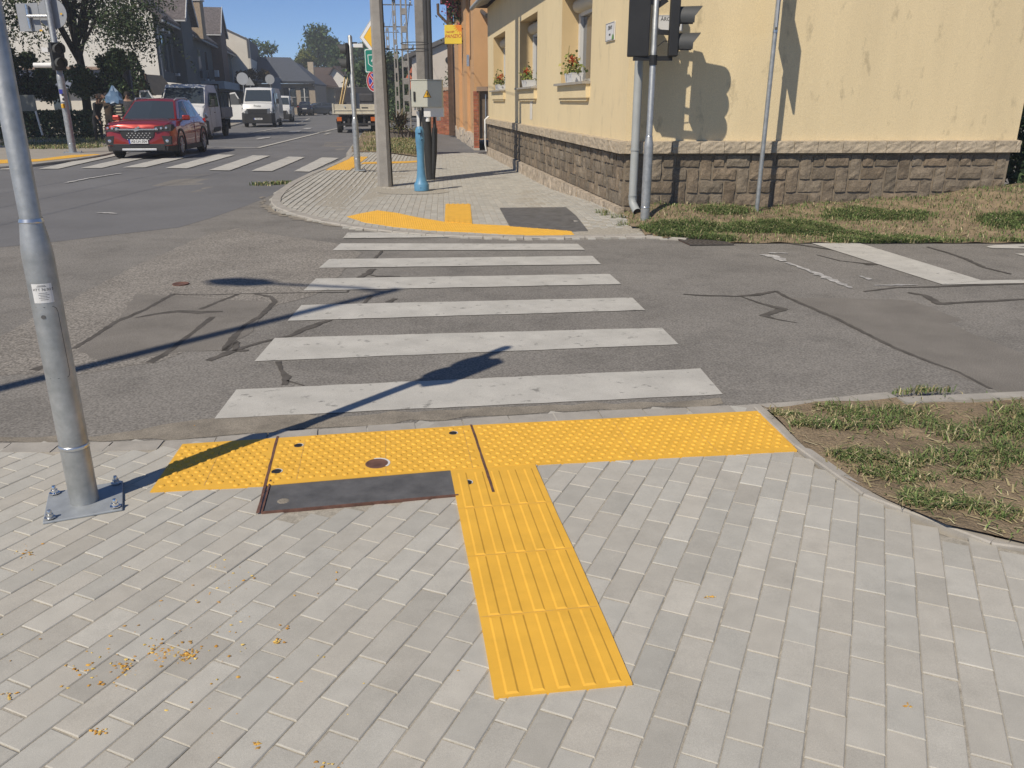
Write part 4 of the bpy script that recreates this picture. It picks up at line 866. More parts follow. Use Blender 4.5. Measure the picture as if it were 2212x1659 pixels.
# silver signal pole on the far pavement
m0 = gp(773, 368, zp); zz = zp(*m0)
t = signal_pole('signal_pole', 'silver signal pole by the yellow square, heads turned towards the main road', m0, zz, at(757, 79, m0[1]).z - zz, .075, .052, at(765, 258, m0[1]).z - zz - .1, .36, .1)
mz_ = lambda y: at(757, y, m0[1]).z - zz
head(t, (-.085, .0, mz_(124)), (-.983, -.18, 0), 2, .2, .31, .06, world=False, vl=.2)
for y in (150, 98): b = MB(); b.bar((-.09, 0, mz_(y)), (.05, 0, mz_(y)), .05); b.build('bracket', black_pl, t)
b = MB(); b.box(.09, -.12, mz_(103), .30, -.02, mz_(95)); b.box(.0, -.03, mz_(95), .16, .03, mz_(91), 1); b.build('detector', [white_pl, black_pl], t)
b = MB(); b.box(-.08, .09, mz_(235), .12, .105, mz_(201)); b.build('back_plate', signback, t)
# sign pole with three road signs, half behind the concrete pole
q0 = Vector((at(804, 79, 27).x, 27.0, 0)); zz = zp(q0.x, q0.y) + .015
t = thing('sign_post', 'post behind the concrete pole carrying three road signs facing us', 'sign post', (q0.x, q0.y, zz), R(-33))
b = MB(); b.tube([(0, .04, 0), (0, .04, 4.3)], .03, 10); b.build('post', galv, t, smooth=50)
def world_z(y): return at(809, y, 27.0).z - zz
px = lambda dy: dy * 27.6 / 1760
zc = world_z(79.5); b = MB(); hs = px(33)
b.prism([(-hs, zc), (0, zc - hs), (hs, zc), (0, zc + hs)], -.01, .01, 'xz'); o = b.build('priority_sign', white_s, t)
for f, m_, oo in ((.97, black_s, .012), (.94, white_s, .013), (.66, black_s, .014), (.63, yellow_s, .016)):
    b = MB(); b.add([(-hs * f, -oo, zc), (0, -oo, zc - hs * f), (hs * f, -oo, zc), (0, -oo, zc + hs * f)], [(0, 1, 2, 3)]); b.build('rim' if m_ is not yellow_s else 'centre', m_, o)
def rrect(w, h, r, n=5): return [(sx * (w - r) + r * math.cos(a), sz * (h - r) + r * math.sin(a)) for sx, sz, a0 in ((1, 1, 0), (-1, 1, 90), (-1, -1, 180), (1, -1, 270)) for a in [R(a0 + 90 * k / n) for k in range(n + 1)]]
zc = world_z(131); w_, h_ = px(22.5), px(22.5)
o = MB().prism([(x, z + zc) for x, z in rrect(w_, h_, .06)], -.01, .01, 'xz').build('route_sign', green_s, t)
for e, m_, oo in ((.02, white_s, .012), (.045, green_s, .014)):
    b = MB(); P = rrect(w_ - e, h_ - e, .05); b.add([(x, -oo, z + zc) for x, z in P], [tuple(range(len(P)))]); b.build('border' if m_ is white_s else 'field', m_, o)
sh_ = [(-.62, .5), (.62, .5), (.58, -.25), (.3, -.45), (0, -.52), (-.3, -.45), (-.58, -.25)]
for e, m_, oo in ((1., white_s, .016), (.88, green_s, .018)):
    b = MB(); b.add([(x * w_ * e, -oo, z * h_ * e + zc) for x, z in sh_], [tuple(range(7))]); b.build('shield', m_, o)
lettering('4', .34, white_s, frame((0, -.02, zc), (1, 0, 0), (0, 0, 1)), o)
zc = world_z(175); r_ = px(20.5)
o = MB().lathe([(0, -.01), (r_, -.01), (r_, .01), (0, .01)], (0, 0, zc), n=36, axis='y').build('no_stopping_sign', white_s, t, smooth=40)
def disc(r0, r1, oo, m_, nm): b = MB(); b.lathe([(r0, 0), (r1, 0)], (0, -oo, zc), n=36, axis='y'); b.build(nm, m_, o)
disc(.0, r_ * .95, .012, red_s, 'red_ring'); disc(0, r_ * .73, .0135, white_s, 'thin_ring'); disc(0, r_ * .70, .015, blue_s, 'blue_field')
for sg in (1, -1):
    b = MB(); dd = r_ * .72 * .707; 
    for w2, oo, m_ in ((.085, .0165, 0), (.06, .018, 1)):
        nx_ = .707 * w2; b.add([(-dd - nx_ * .5, -oo, zc + sg * (-dd + nx_ * .5) if sg > 0 else zc + dd - nx_ * .5), (-dd + nx_ * .5, -oo, zc + (-dd - nx_ * .5) if sg > 0 else zc + dd + nx_ * .5), (dd + nx_ * .5, -oo, zc + (dd - nx_ * .5) if sg > 0 else zc - dd + nx_ * .5), (dd - nx_ * .5, -oo, zc + (dd + nx_ * .5) if sg > 0 else zc - dd - nx_ * .5)], [(0, 1, 2, 3)], m_)
    b.build('red_bar', [white_s, red_s], o, fix=False)

# concrete pole, cabinet pole, hydrant
c0 = gp(830, 404, zp); zz = zp(*c0)
t = thing('concrete_pole', 'stout pale grey concrete pole rising from the far pavement beside the hydrant', 'utility pole', (c0[0], c0[1] + .14, zz), R(2))
b = MB(); v = []
for z, w_, d_ in ((0, .285, .3), (9, .15, .16)):
    for x, y in ((-.5, -.3), (-.3, -.5), (.3, -.5), (.5, -.3), (.5, .3), (.3, .5), (-.3, .5), (-.5, .3)): v.append((x * w_, y * d_, z))
b.add(v, [(i, (i + 1) % 8, 8 + (i + 1) % 8, 8 + i) for i in range(8)] + [tuple(range(8))[::-1], tuple(range(8, 16))]); b.build('shaft', concrete, t)
for x, y in ((.155, .02), (.15, .07)): b = MB(); b.tube([(x, y, .02), (x - .02, y, 2.2), (x - .05, y, 5)], .013, 6); b.build('cable', black_pl, t, smooth=50)
c1 = gp(925, 387, zp); zz = zp(*c1)
t = thing('concrete_pole', 'darker concrete pole holding the grey electrical cabinet and black cable ducts', 'utility pole', (c1[0], c1[1], zz))
b = MB()
b.prism([(-.17, -.1), (.02, -.1), (.02, .12), (-.17, .12)], -.05, 9, 'xy'); b.prism([(.02, -.05), (.1, -.05), (.1, .1), (.02, .1)], 0, 9, 'xy'); b.build('shaft', concrete_dk, t, bevel=.015)
b = MB(); b.tube([(.07, -.1, 1.9), (.06, -.1, 9)], .05, 10); b.tube([(.14, -.08, 1.9), (.13, -.08, 9)], .055, 10); b.build('cable_bundle', M('cable_sheath', (.05, .05, .052), .7, var=.2), t, smooth=50)
for (x0_, x1_, zt, r_) in ((.0, .06, 1.42, .1), (.2, .11, 1.14, .07), (-.05, .03, 1.6, .03)):
    b = MB(); b.tube([(x1_, -.14, -.02), ((x0_ + x1_) / 2 + .01, -.15, zt * .5), (x0_, -.15, zt)], [r_ * .85, r_, r_ * .9], 14); b.tube([(x0_, -.15, zt), (x0_, -.14, zt + .35)], [r_ * .6, .02], 8); b.build('cable_duct', M('duct_plastic', (.028, .029, .029), .6, var=.15), t, smooth=50)
b = MB(); b.box(-.2, -.15, .0, -.14, -.11, 1.5); b.build('white_conduit', white_pl, t)
cab = thing('electrical_cabinet', 'pale grey electrical cabinet with yellow warning triangle strapped to the pole', 'electrical cabinet', (c1[0], c1[1] - .2, zz))
A, B = at(890, 232, c1[1] - .3), at(957, 174, c1[1] - .3); xa, xb, za, zb = A.x - c1[0], B.x - c1[0] - .02, A.z - zz, B.z - zz
cabm = M('cabinet_paint', (.52, .53, .46), .55, var=.04); b = MB(); b.box(xa, -.16, za, xb, .12, zb); b.box(xa - .012, -.175, zb, xb + .012, .13, zb + .02); b.build('casing', cabm, cab, bevel=.008)
b = MB(); b.box(xa + .012, -.172, za + .012, xb - .012, -.162, zb - .012); b.build('door', cabm, cab, bevel=.004)
b = MB(); b.box(xa + .05, -.19, za + .13, xa + .09, -.172, za + .33); b.build('handle', black_pl, cab)
cx, cz = (xa + xb) / 2 + .01, (za + zb) / 2; b = MB(); b.add([(cx - .095, -.176, cz - .075), (cx + .095, -.176, cz - .075), (cx, -.176, cz + .095)], [(0, 1, 2)]); b.add([(cx - .078, -.178, cz - .066), (cx + .078, -.178, cz - .066), (cx, -.178, cz + .077)], [(0, 1, 2)], 1)
b.add([(cx + .012, -.18, cz + .045), (cx - .02, -.18, cz - .005), (cx - .002, -.18, cz - .005), (cx - .012, -.18, cz - .05), (cx + .022, -.18, cz + .008), (cx + .003, -.18, cz + .008)], [(0, 1, 2, 3, 4, 5)], 0); b.build('warning_triangle', [black_s, yellow_s], cab, fix=False)
b = MB()
for k in range(3): b.tube([(xa + .06 + .06 * k, -.02, za), (xa + .06 + .06 * k, -.02, za - .06)], .022, 8)
b.box(-.02, -.1, za - .2, .42, .08, za - .002); b.tube([(.06, -.03, za - .2), (.06, -.03, za - .3)], .05, 10); b.tube([(.3, -.03, za - .2), (.3, -.03, za - .28)], .05, 10); b.build('junction_box', white_pl, cab, smooth=40)
hz_ = zp(*hy) + .006
t = thing('hydrant', 'light blue painted water hydrant post with capped top', 'hydrant', (hy[0], hy[1], hz_))
bl_m = M('hydrant_blue', (.105, .275, .43), .45, var=.1, vs=9); s_ = 1760 / 15.6
MB().lathe([(.0, 0), (.135, 0), (.148, .01), (.148, .13), (.138, .15), (.108, .2), (.088, .3), (.077, .42), (.071, .6), (.074, .78), (.083, .93), (.088, .95), (.088, 1.04), (.086, 1.12)], n=28).build('post', bl_m, t, smooth=40)
b = MB(); b.lathe([(.09, 1.12), (.088, 1.16), (.075, 1.2), (.05, 1.235), (0, 1.24)], n=24); b.bar((-.02, -.06, 1.17), (.05, -.09, 1.0), .035, .05); b.bar((.0, -.085, 1.2), (.0, -.1, 1.12), .06, .04); b.build('cap', bl_m, t, smooth=40)
b = MB(); b.bar((.02, -.098, 1.15), (.05, -.1, .98), .03, .012); b.tube([(0, -.149, .075), (0, -.152, .075)], .008, 8); b.build('spout', M('blue_dark', (.02, .05, .08), .5), t)
# ================= VEHICLES =================
red_paint = M('red_car_paint', (.31, .018, .010), .3, metal=.35, var=.05, coat=1.)
dark_paint = M('dark_car_paint', (.015, .016, .022), .3, metal=.3, var=0, coat=1.); grey_paint = M('grey_car_paint', (.11, .125, .145), .3, metal=.5, var=0, coat=1.)
van_white = M('van_white', (.70, .70, .68), .35, var=.03, coat=.5); old_white = M('old_white_paint', (.64, .65, .65), .55, var=.12, vs=4); trim = M('black_trim', (.025, .025, .026), .6, var=.1); cream_p = M('cream_tailgate', (.60, .56, .44), .5, var=.1, vs=4)
plate_w = M('plate_white', (.72, .72, .70), .5, var=0); plate_b = M('plate_blue', (.03, .08, .4), .5, var=0); lamp_glass = M('lamp_glass', (.55, .57, .6), .08, metal=.6, var=0); rim_m = M('alloy', (.6, .61, .62), .4, metal=.45, var=.1); lamp_red = M('lamp_red', (.35, .02, .015), .3, var=0); lamp_orange = M('lamp_orange', (.6, .14, .02), .3, var=0)
fabric = M('seat_fabric', (.03, .03, .03), .9)
def cut(o, cutters):   # cut real wheel arches, then drop the cutter
    for c in cutters:
        m = o.modifiers.new('cut', 'BOOLEAN'); m.operation = 'DIFFERENCE'; m.object = c; m.solver = 'EXACT'
    me = bpy.data.meshes.new_from_object(o.evaluated_get(bpy.context.evaluated_depsgraph_get())); o.modifiers.clear(); old = o.data; o.data = me; bpy.data.meshes.remove(old)
    for c in cutters: bpy.data.objects.remove(c)
    me.set_sharp_from_angle(angle=R(32))
def cyl_obj(c, r, w): return MB().lathe([(0, -w), (r, -w), (r, w), (0, w)], c, n=24, axis='x').build('cutter', trim)
def wheel(root, x, y, r, w=.21, side=1, spokes=7, rimc=None):
    b = MB(); b.lathe([(r * .62, -w / 2), (r * .9, -w / 2), (r, -w * .36), (r, w * .36), (r * .9, w / 2), (r * .62, w / 2)], (0, 0, 0), n=28, axis='x')
    t = b.build('wheel', rubber, root, smooth=40); t.location = (x, y, r)
    b = MB(); xo = side * w * .42
    b.lathe([(r * .66, -w * .3 * 0 + xo - side * .06), (r * .66, xo), (r * .6, xo + side * .012), (r * .56, xo)], n=28, axis='x'); b.lathe([(0, xo + side * .012), (r * .13, xo + side * .012), (r * .16, xo - side * .01)], n=14, axis='x')
    for k in range(spokes):
        a = 6.2832 * k / spokes; d = Vector((0, math.cos(a), math.sin(a))); b.bar(d * r * .1 + Vector((xo, 0, 0)), d * r * .6 + Vector((xo, 0, 0)), .03, r * .13, up=(1, 0, 0))
    b.build('rim', rimc or rim_m, t, smooth=40)
    MB().lathe([(0, xo - side * .05), (r * .64, xo - side * .05)], n=24, axis='x').build('brake_disc', trim, t)
    return t
def num_plate(root, txt, c, blue=True, w=.52, h=.11, ny=-1):
    p = MB().box(c[0] - w / 2, c[1] - .006, c[2] - h / 2, c[0] + w / 2, c[1] + .006, c[2] + h / 2).build('number_plate', plate_w, root)
    x, y, z = c; F = frame((x + .02, y + ny * .008, z), (-ny, 0, 0), (0, 0, 1)); lettering(txt, .1, black_s, F, p, sx=.95)
    if blue: MB().add([(x - w / 2, y + ny * .0075, z - h / 2), (x - w / 2 + .045, y + ny * .0075, z - h / 2), (x - w / 2 + .045, y + ny * .0075, z + h / 2), (x - w / 2, y + ny * .0075, z + h / 2)], [(0, 1, 2, 3)]).build('country_band', plate_b, p)
def car(name, label, loc, rz, paint, L=4.3, W_=1.785, H_=1.58, wb=2.6, wr=.335, suv=True, plate=None, rear_view=False):
    t = thing(name, label, 'car', loc, rz, None); s = W_ / 1.785; f = L / 4.3; k = (H_ - 1.04) / .54
    def ring(y, hb, hm, ht, zb, zm, zt, cr=.03): return (y * f, [(0, zb), (hb * s, zb), (hm * s * .985, zb + .16), (hm * s, zm), (hm * s * .985, zm + (zt - zm) * .6), (ht * s, zt), (ht * s * .5, zt + cr), (0, zt + cr)])
    b = MB(); b.hull([ring(-2.15, .50, .70, .58, .30, .60, .83), ring(-2.10, .60, .80, .68, .24, .62, .91), ring(-1.93, .74, .885, .76, .21, .64, .985), ring(-1.6, .82, .89, .77, .20, .66, 1.01, .05), ring(-.95, .84, .89, .77, .20, .66, 1.04, .05), ring(-.6, .84, .89, .80, .20, .66, 1.05, .02), ring(0, .84, .89, .81, .20, .66, 1.06, .01), ring(.9, .84, .89, .81, .20, .68, 1.08, .01), ring(1.5, .84, .89, .79, .22, .70, 1.10, .02), ring(1.95, .78, .86, .72, .28, .72, 1.08, .02), ring(2.12, .66, .78, .66, .34, .70, .98, .02), ring(2.15, .6, .7, .58, .38, .68, .9, .01)])
    body = b.build('body', paint, t, smooth=32)
    yf, yr = (-2.15 * f + .85 * f), (-2.15 * f + .85 * f) + wb
    cut(body, [cyl_obj((sx * W_ / 2, y, wr + .01), wr + .055, .25) for sx in (-1, 1) for y in (yf, yr)])
    zt = H_ - .03; A = [(.74 * s, -.98 * f, 1.04), (.555 * s, -.22 * f, zt - .05)]; Bk = [(.57 * s, 1.35 * f, zt - .04), (.70 * s, 1.98 * f, 1.06)]; mid = [(.80 * s, .2 * f, 1.06), (.585 * s, .35 * f, zt)]
    g = MB(); pts = []
    for sx in (1, -1): pts += [(sx * A[0][0], A[0][1], A[0][2]), (sx * A[1][0], A[1][1], A[1][2]), (sx * mid[1][0], mid[1][1], mid[1][2]), (sx * Bk[0][0], Bk[0][1], Bk[0][2]), (sx * Bk[1][0], Bk[1][1], Bk[1][2]), (sx * mid[0][0], mid[0][1], mid[0][2])]
    g.add(pts + [(0, A[1][1] - .04, A[1][2] + .03), (0, mid[1][1], mid[1][2] + .03), (0, Bk[0][1], Bk[0][2] + .03), (0, A[0][1] - .08, 1.05)],
          [(0, 1, 2, 5), (5, 2, 3, 4), (6, 11, 8, 7), (11, 10, 9, 8), (0, 15, 12, 1), (15, 6, 7, 12), (1, 12, 13, 2), (12, 7, 8, 13), (2, 13, 14, 3), (13, 8, 9, 14), (3, 14, 9, 10, 4), (0, 5, 4, 10, 11, 6, 15)])
    g.build('roof', paint, t, smooth=50, bevel=.03)
    q = [(A[0][0] * -1, A[0][1], A[0][2]), A[0], A[1], (-A[1][0], A[1][1], A[1][2])]
    ws = MB(); ws.panel([(-A[0][0], A[0][1], A[0][2]), (0, A[0][1] - .08, 1.05), (0, A[1][1] - .04, A[1][2] + .03), (-A[1][0], A[1][1], A[1][2])], [(.07, .05), (1, .05), (1, .93), (.10, .93)]); ws.panel([(0, A[0][1] - .08, 1.05), A[0], A[1], (0, A[1][1] - .04, A[1][2] + .03)], [(0, .05), (.93, .05), (.90, .93), (0, .93)])
    ws.build('windscreen', glass, t)
    for sx in (1, -1):
        F = lambda p: (sx * p[0], p[1], p[2]); q1 = [F(A[0]), F(mid[0]), F(mid[1]), F(A[1])]; q2 = [F(mid[0]), F(Bk[1]), F(Bk[0]), F(mid[1])]
        if sx < 0: q1 = [q1[1], q1[0], q1[3], q1[2]]; q2 = [q2[1], q2[0], q2[3], q2[2]]
        m_ = (lambda u: u) if sx > 0 else (lambda u: 1 - u)
        b = MB(); b.panel(q1, [(m_(u), v) for u, v in ((.22, .08), (.93, .08), (.93, .9), (.45, .9))][::sx]); b.build('side_window', glass, t)
        b = MB(); b.panel(q2, [(m_(u), v) for u, v in ((.06, .08), (.55, .08), (.55, .88), (.06, .9))][::sx]); b.panel(q2, [(m_(u), v) for u, v in ((.60, .1), (.88, .3), (.85, .7), (.60, .86))][::sx]); b.build('side_window', glass, t)
        b = MB(); b.cbox((sx * .93 * s, -.72 * f, 1.1), .22, .14, .15, sx * .15); mo = b.build('mirror', paint, t, bevel=.04)
        b = MB(); b.bar((sx * .80 * s, -.68 * f, 1.04), (sx * .9 * s, -.72 * f, 1.06), .06, .04); b.build('stalk', trim, mo)
        # headlamp and tail lamp
        b = MB(); b.hull([(-2.11 * f, [(0, .76), (.04, .77), (.04, .82), (0, .83)])]) if False else None
        hl = MB(); x0, x1 = sx * .45 * s, sx * .85 * s
        hl.add([(x0, -2.20 * f, .75), (x1, -2.12 * f, .76), (x1 * 1.06, -1.84 * f, .86), (x1, -2.02 * f, .945), (x0, -2.18 * f, .89), (x0, -2.05 * f, .75), (x1, -1.85 * f, .77), (x1 * 1.0, -1.8 * f, .94), (x0, -2.0 * f, .88)], [(0, 1, 2, 3, 4), (0, 5, 6, 1), (4, 3, 7, 8), (1, 6, 2), (2, 7, 3)]); ho = hl.build('headlight', trim, t)
        b = MB()
        for i in range(3): u = .12 + .3 * i; c = Vector((x0, -2.205 * f, .825)).lerp(Vector((x1, -2.10 * f, .86)), u); b.lathe([(0, -.018), (.032, -.012), (.036, .02)], tuple(c), n=10, axis='y')
        b.build('lamp', lamp_glass, ho, smooth=50)
        b = MB(); b.add([(sx * .86 * s, 1.93 * f, .9), (sx * .62 * s, 2.14 * f, .88), (sx * .62 * s, 2.135 * f, 1.0), (sx * .83 * s, 1.96 * f, 1.05), (sx * .872 * s, 1.72 * f, 1.0)], [(0, 1, 2, 3), (0, 3, 4)]); b.build('tail_light', lamp_red, t)
        # cladding and sill
        b = MB()
        for y in (yf, yr): b.lathe([(wr + .05, sx * (W_ / 2 - .06)), (wr + .05, sx * (W_ / 2 + .012)), (wr + .115, sx * (W_ / 2 + .012)), (wr + .12, sx * (W_ / 2 - .03))], (0, y, wr), n=20, axis='x', a0=R(-20), a1=R(200))
        if suv: b.build('wheel_arch', trim, t, smooth=40)
        b = MB(); b.box(sx * (W_ / 2 - .1), yf + wr + .1, .2, sx * (W_ / 2 + .006), yr - wr - .1, .33 if suv else .24); b.build('sill', trim, t)
        b = MB()
        for y in (.27 * f, ): b.box(sx * (W_ / 2 - .012), y, .34, sx * (W_ / 2 + .004), y + .008, 1.02)
        b.box(sx * (W_ / 2 - .012), .2 * f - .25, .86, sx * (W_ / 2 + .02), .2 * f - .06, .885); b.box(sx * (W_ / 2 - .012), 1.05 * f, .88, sx * (W_ / 2 + .02), 1.05 * f + .18, .905); b.build('door_handle', paint, t)
        wheel(t, sx * (W_ / 2 - .11), yf, wr, side=sx); wheel(t, sx * (W_ / 2 - .11), yr, wr, side=sx)
        if suv: b = MB(); b.tube([(sx * .53 * s, -.20 * f, zt - .04), (sx * .55 * s, -.05 * f, zt + .012), (sx * .565 * s, .9 * f, zt + .02), (sx * .54 * s, 1.28 * f, zt - .03)], .018, 8); b.build('roof_rail', rim_m, t, smooth=50)
    b = MB(); yb = -2.15 * f
    b.prism([(-.46 * s, .80), (.46 * s, .80), (.40 * s, .60), (.28 * s, .53), (-.28 * s, .53), (-.40 * s, .60)], yb - .02, yb + .06, 'xz'); gr = b.build('grille', trim, t, bevel=.01)
    b = MB(); b.bar((-.54 * s, yb - .03, .81), (.54 * s, yb - .03, .81), .025, .04); b.build('chrome_bar', chrome, gr)
    if suv:
        b = MB()
        for i in range(-3, 4):
            for j in range(4): b.lathe([(0, -.008), (.014, 0)], (i * .095 + (j % 2) * .047, yb - .02, .54 + j * .055), n=6, axis='y')
        b.build('stud', rim_m, gr)['kind'] = 'stuff'
    b = MB(); b.prism([(-.09, -.02), (.06, .055), (.09, .02), (-.0, -.01), (.09, -.04), (-.06, -.09), (-.09, -.055), (.0, -.025)], yb - .035, yb - .018, 'xz'); e = b.build('emblem', chrome, t); e.location = (0, 0, .84)
    b = MB(); b.box(-.66 * s, yb - .01, .24, .66 * s, yb + .12, .42); b.hull([(yb + .02, [(0, .22), (.70 * s, .22), (.74 * s, .36), (0, .36)]), (yb + .3, [(0, .2), (.89 * s, .2), (.905 * s, .38), (0, .38)])]); b.box(-.44 * s, yb - .03, .24, .44 * s, yb + .1, .295, 1); b.build('bumper_trim', [trim, rim_m], t, bevel=.01)
    if suv:
        for sx in (1, -1): b = MB(); b.prism([(sx * .60 * s, .64), (sx * .84 * s, .62), (sx * .82 * s, .40), (sx * .66 * s, .38)], -2.155 * f, -1.95 * f, 'xz'); b.lathe([(0, -.01), (.045, 0)], (sx * .73 * s, -2.16 * f, .5), n=12, axis='y', mi=1); b.build('fog_lamp', [trim, lamp_glass], t)
    if plate: num_plate(t, plate, (0, yb - .03, .485))
    b = MB(); b.panel([(Bk[1][0], Bk[1][1], Bk[1][2]), (-Bk[1][0], Bk[1][1], Bk[1][2]), (-Bk[0][0], Bk[0][1], Bk[0][2]), Bk[0]], [(.1, .2), (.9, .2), (.86, .92), (.14, .92)]); b.build('rear_window', glass, t)
    if rear_view: num_plate(t, '', (0, 2.16 * f, .78), False, ny=1)
    return t
def gl2(x, y): p = gp(x, y); return (p[0], p[1], zr(*p))
fa = gp(327, 340); c_ = Vector((fa[0], fa[1], 0)) 
rzc = R(6.6); ctr = c_ + Vector((-math.sin(rzc), math.cos(rzc), 0)) * 1.3
rc = car('red_car', 'red compact car with chrome bumper strip driving over the white stripes', (ctr.x, ctr.y, zr(ctr.x, ctr.y) + .005), rzc, red_paint, plate='AE·LH-304', L=4.5, W_=1.9, H_=1.66, wb=2.7, wr=.35)
b = MB(); b.box(-.5, -.86, 1.06, .35, -.80, 1.062); b.build('paper_on_dash', white_s, rc)
dc = gp(657, 250); car('dark_car', 'small black hatchback seen from behind on the far bend', (dc[0], dc[1] + 1, zr(*dc)), R(190), dark_paint, L=3.8, W_=1.7, H_=1.55, wb=2.4, wr=.3, suv=False, rear_view=True)
dc = gp(697, 249); car('grey_car', 'grey saloon car turning across the far bend', (dc[0] - .6, dc[1], zr(*dc)), R(-52), grey_paint, L=4.45, W_=1.78, H_=1.45, wb=2.65, wr=.32, suv=False)
def van(name, label, loc, rz, L=5.9, W_=2.04, H_=2.35, paint=van_white, low=trim, plate=None, full=True, logo=True, cab_only=0., open_door=0, wr=.34):
    t = thing(name, label, 'van', loc, rz); hw = W_ / 2; y0 = -L / 2; zh = H_ * .56
    def rg(y, w, zb, zt, tw, cr=.03): return (y, [(0, zb), (w * .93, zb), (w, zb + .18), (w, zb + (zt - zb) * .5), (w * (1 + tw) / 2, zb + (zt - zb) * .85 if zt > 1.6 else zt - .06), (w * tw, zt), (0, zt + cr)])
    ye = y0 + (cab_only or L)
    st = [rg(y0, hw * .84, .34, .92, .93, .01), rg(y0 + .05, hw * .92, .28, zh - .20, .9), rg(y0 + .22, hw * .985, .25, zh + .05, .86, .03), rg(y0 + .72, hw, .25, zh + .15, .86, .04), rg(y0 + 1.42, hw, .25, H_ - .16, .80), rg(y0 + 1.62, hw, .25, H_ - .05, .82), rg(y0 + 2.0, hw, .25, H_ - .03, .84), rg(ye - .1, hw, .28, H_ - .03, .84), rg(ye, hw * .97, .3, H_ - .1, .82)]
    body = MB().hull(st).build('body', paint, t, smooth=35)
    yf, yr = y0 + .95, y0 + .95 + L * .6
    cut(body, [cyl_obj((sx * hw, y, wr), wr + .06, .28) for sx in (-1, 1) for y in ((yf, yr) if not cab_only else (yf,))])
    a, c = (y0 + .72, zh + .19, hw * .86), (y0 + 1.42, H_ - .13, hw * .80)
    MB().panel([(-a[2], a[0], a[1]), (a[2], a[0], a[1]), (c[2], c[0], c[1]), (-c[2], c[0], c[1])], [(.02, .03), (.98, .03), (.96, .93), (.04, .93)], off=.02).build('windscreen', glass, t)
    for sx in (1, -1):
        X = sx * (hw + .004); Xt = sx * hw * .925; zw, zt2 = zh + .06, H_ - .36
        def sw(y1, y2, y3, nm='side_window'):   # y1 bottom front, y2 top front, y3 rear
            xa, xb = sx * (hw + .004), sx * (hw * .955); b = MB(); P = [(xa, y1, zw), (xa, y3, zw), (xb, y3, zt2), (xb, y2, zt2)]; b.add(P + [(x - sx * .03, y, z) for x, y, z in P], [(0, 1, 2, 3), (4, 5, 6, 7), (0, 1, 5, 4), (1, 2, 6, 5), (2, 3, 7, 6), (3, 0, 4, 7)]); b.build(nm, glass, t)
        sw(y0 + .98, y0 + 1.5, y0 + 2.0)
        if full: sw(y0 + 2.15, y0 + 2.15, y0 + 2.95)
        b = MB(); b.cbox((sx * (hw + .16), y0 + 1.02, zh + .22), .16, .1, .3); b.bar((sx * hw * .98, y0 + 1.0, zh + .1), (sx * (hw + .12), y0 + 1.0, zh + .1), .05); b.build('mirror', trim, t, bevel=.02)
        b = MB(); b.add([(sx * hw * .58, y0 - .04, zh - .52), (sx * hw * .93, y0 + .03, zh - .50), (sx * hw * 1.005, y0 + .40, zh - .36), (sx * hw * .95, y0 + .12, zh - .18), (sx * hw * .58, y0 - .03, zh - .24), (sx * hw * .58, y0 + .12, zh - .22), (sx * hw * .95, y0 + .3, zh - .16)], [(0, 1, 2, 3, 4), (4, 3, 6, 5), (3, 2, 6)]); b.build('headlight', M_lampdk, t)
        wheel(t, sx * (hw - .13), yf, wr, side=sx, spokes=5)
        if not cab_only: wheel(t, sx * (hw - .13), yr, wr, side=sx, spokes=5)
        b = MB(); b.box(sx * (hw - .03), yf + wr + .12, .3, sx * (hw + .012), (yr if not cab_only else ye) - wr - .12, .48); b.build('side_trim', trim, t)
        b = MB(); b.box(sx * (hw - .01), y0 + 1.0, .5, sx * (hw + .003), y0 + 1.012, zh); b.box(sx * (hw - .01), y0 + 2.05, .4, sx * (hw + .003), y0 + 2.062, H_ - .35); b.box(sx * (hw - .01), y0 + 1.86, zh - .2, sx * (hw + .02), y0 + 2.0, zh - .16); b.build('door_handle', trim, t)
    b = MB(); b.hull([(y0 - .035, [(0, .26), (hw * .80, .26), (hw * .84, .5), (hw * .82, zh - .5), (0, zh - .5)]), (y0 + .1, [(0, .24), (hw * .97, .24), (hw * 1.0, .5), (hw * .98, zh - .46), (0, zh - .46)]), (y0 + .5, [(0, .24), (hw * 1.0, .24), (hw * 1.012, .5), (hw * 1.01, zh - .5), (0, zh - .5)])]); b.build('bumper', low, t, bevel=.03)
    b = MB(); b.prism([(-hw * .60, zh - .24), (hw * .60, zh - .24), (hw * .58, zh - .52), (-hw * .58, zh - .52)], y0 - .045, y0 + .1, 'xz'); gr = b.build('grille', trim, t, bevel=.01)
    b = MB()
    for k in range(3): b.bar((-hw * .54, y0 - .024, zh - .28 - .1 * k), (hw * .54, y0 - .024, zh - .28 - .1 * k), .012, .014)
    b.build('grille_bar', rim_m, gr)
    if logo:
        b = MB(); b.lathe([(.085, 0), (.1, -.006), (.115, 0)], (0, y0 - .035, zh - .38), n=20, axis='y')
        for x1, x2, z1, z2 in ((-.06, 0, .07, -.01), (.06, 0, .07, -.01), (-.085, -.04, .02, -.09), (.085, .04, .02, -.09), (-.04, 0, -.09, 0), (.04, 0, -.09, 0)): b.bar((x1, y0 - .037, zh - .38 + z1), (x2, y0 - .037, zh - .38 + z2), .012, .018)
        b.build('emblem', chrome, t)
    if plate: num_plate(t, plate, (0, y0 - .04, .52))
    b = MB(); b.box(-.3, y0 + 1.36, H_ - .42, .62, y0 + 1.37, H_ - .28); 
    return t
M_lampdk = M('lamp_dark', (.26, .28, .30), .15, metal=.5, var=0)
p0 = Vector((*gp(560, 275), 0)); rzv = R(9)
ps = van('delivery_van', 'white delivery van with black bumper and its passenger door standing open', (p0.x - math.sin(rzv) * 2.2, p0.y + 2.4, zr(p0.x, p0.y + 2)), rzv, L=5.6, W_=2.0, H_=2.42, plate='TGE-594')
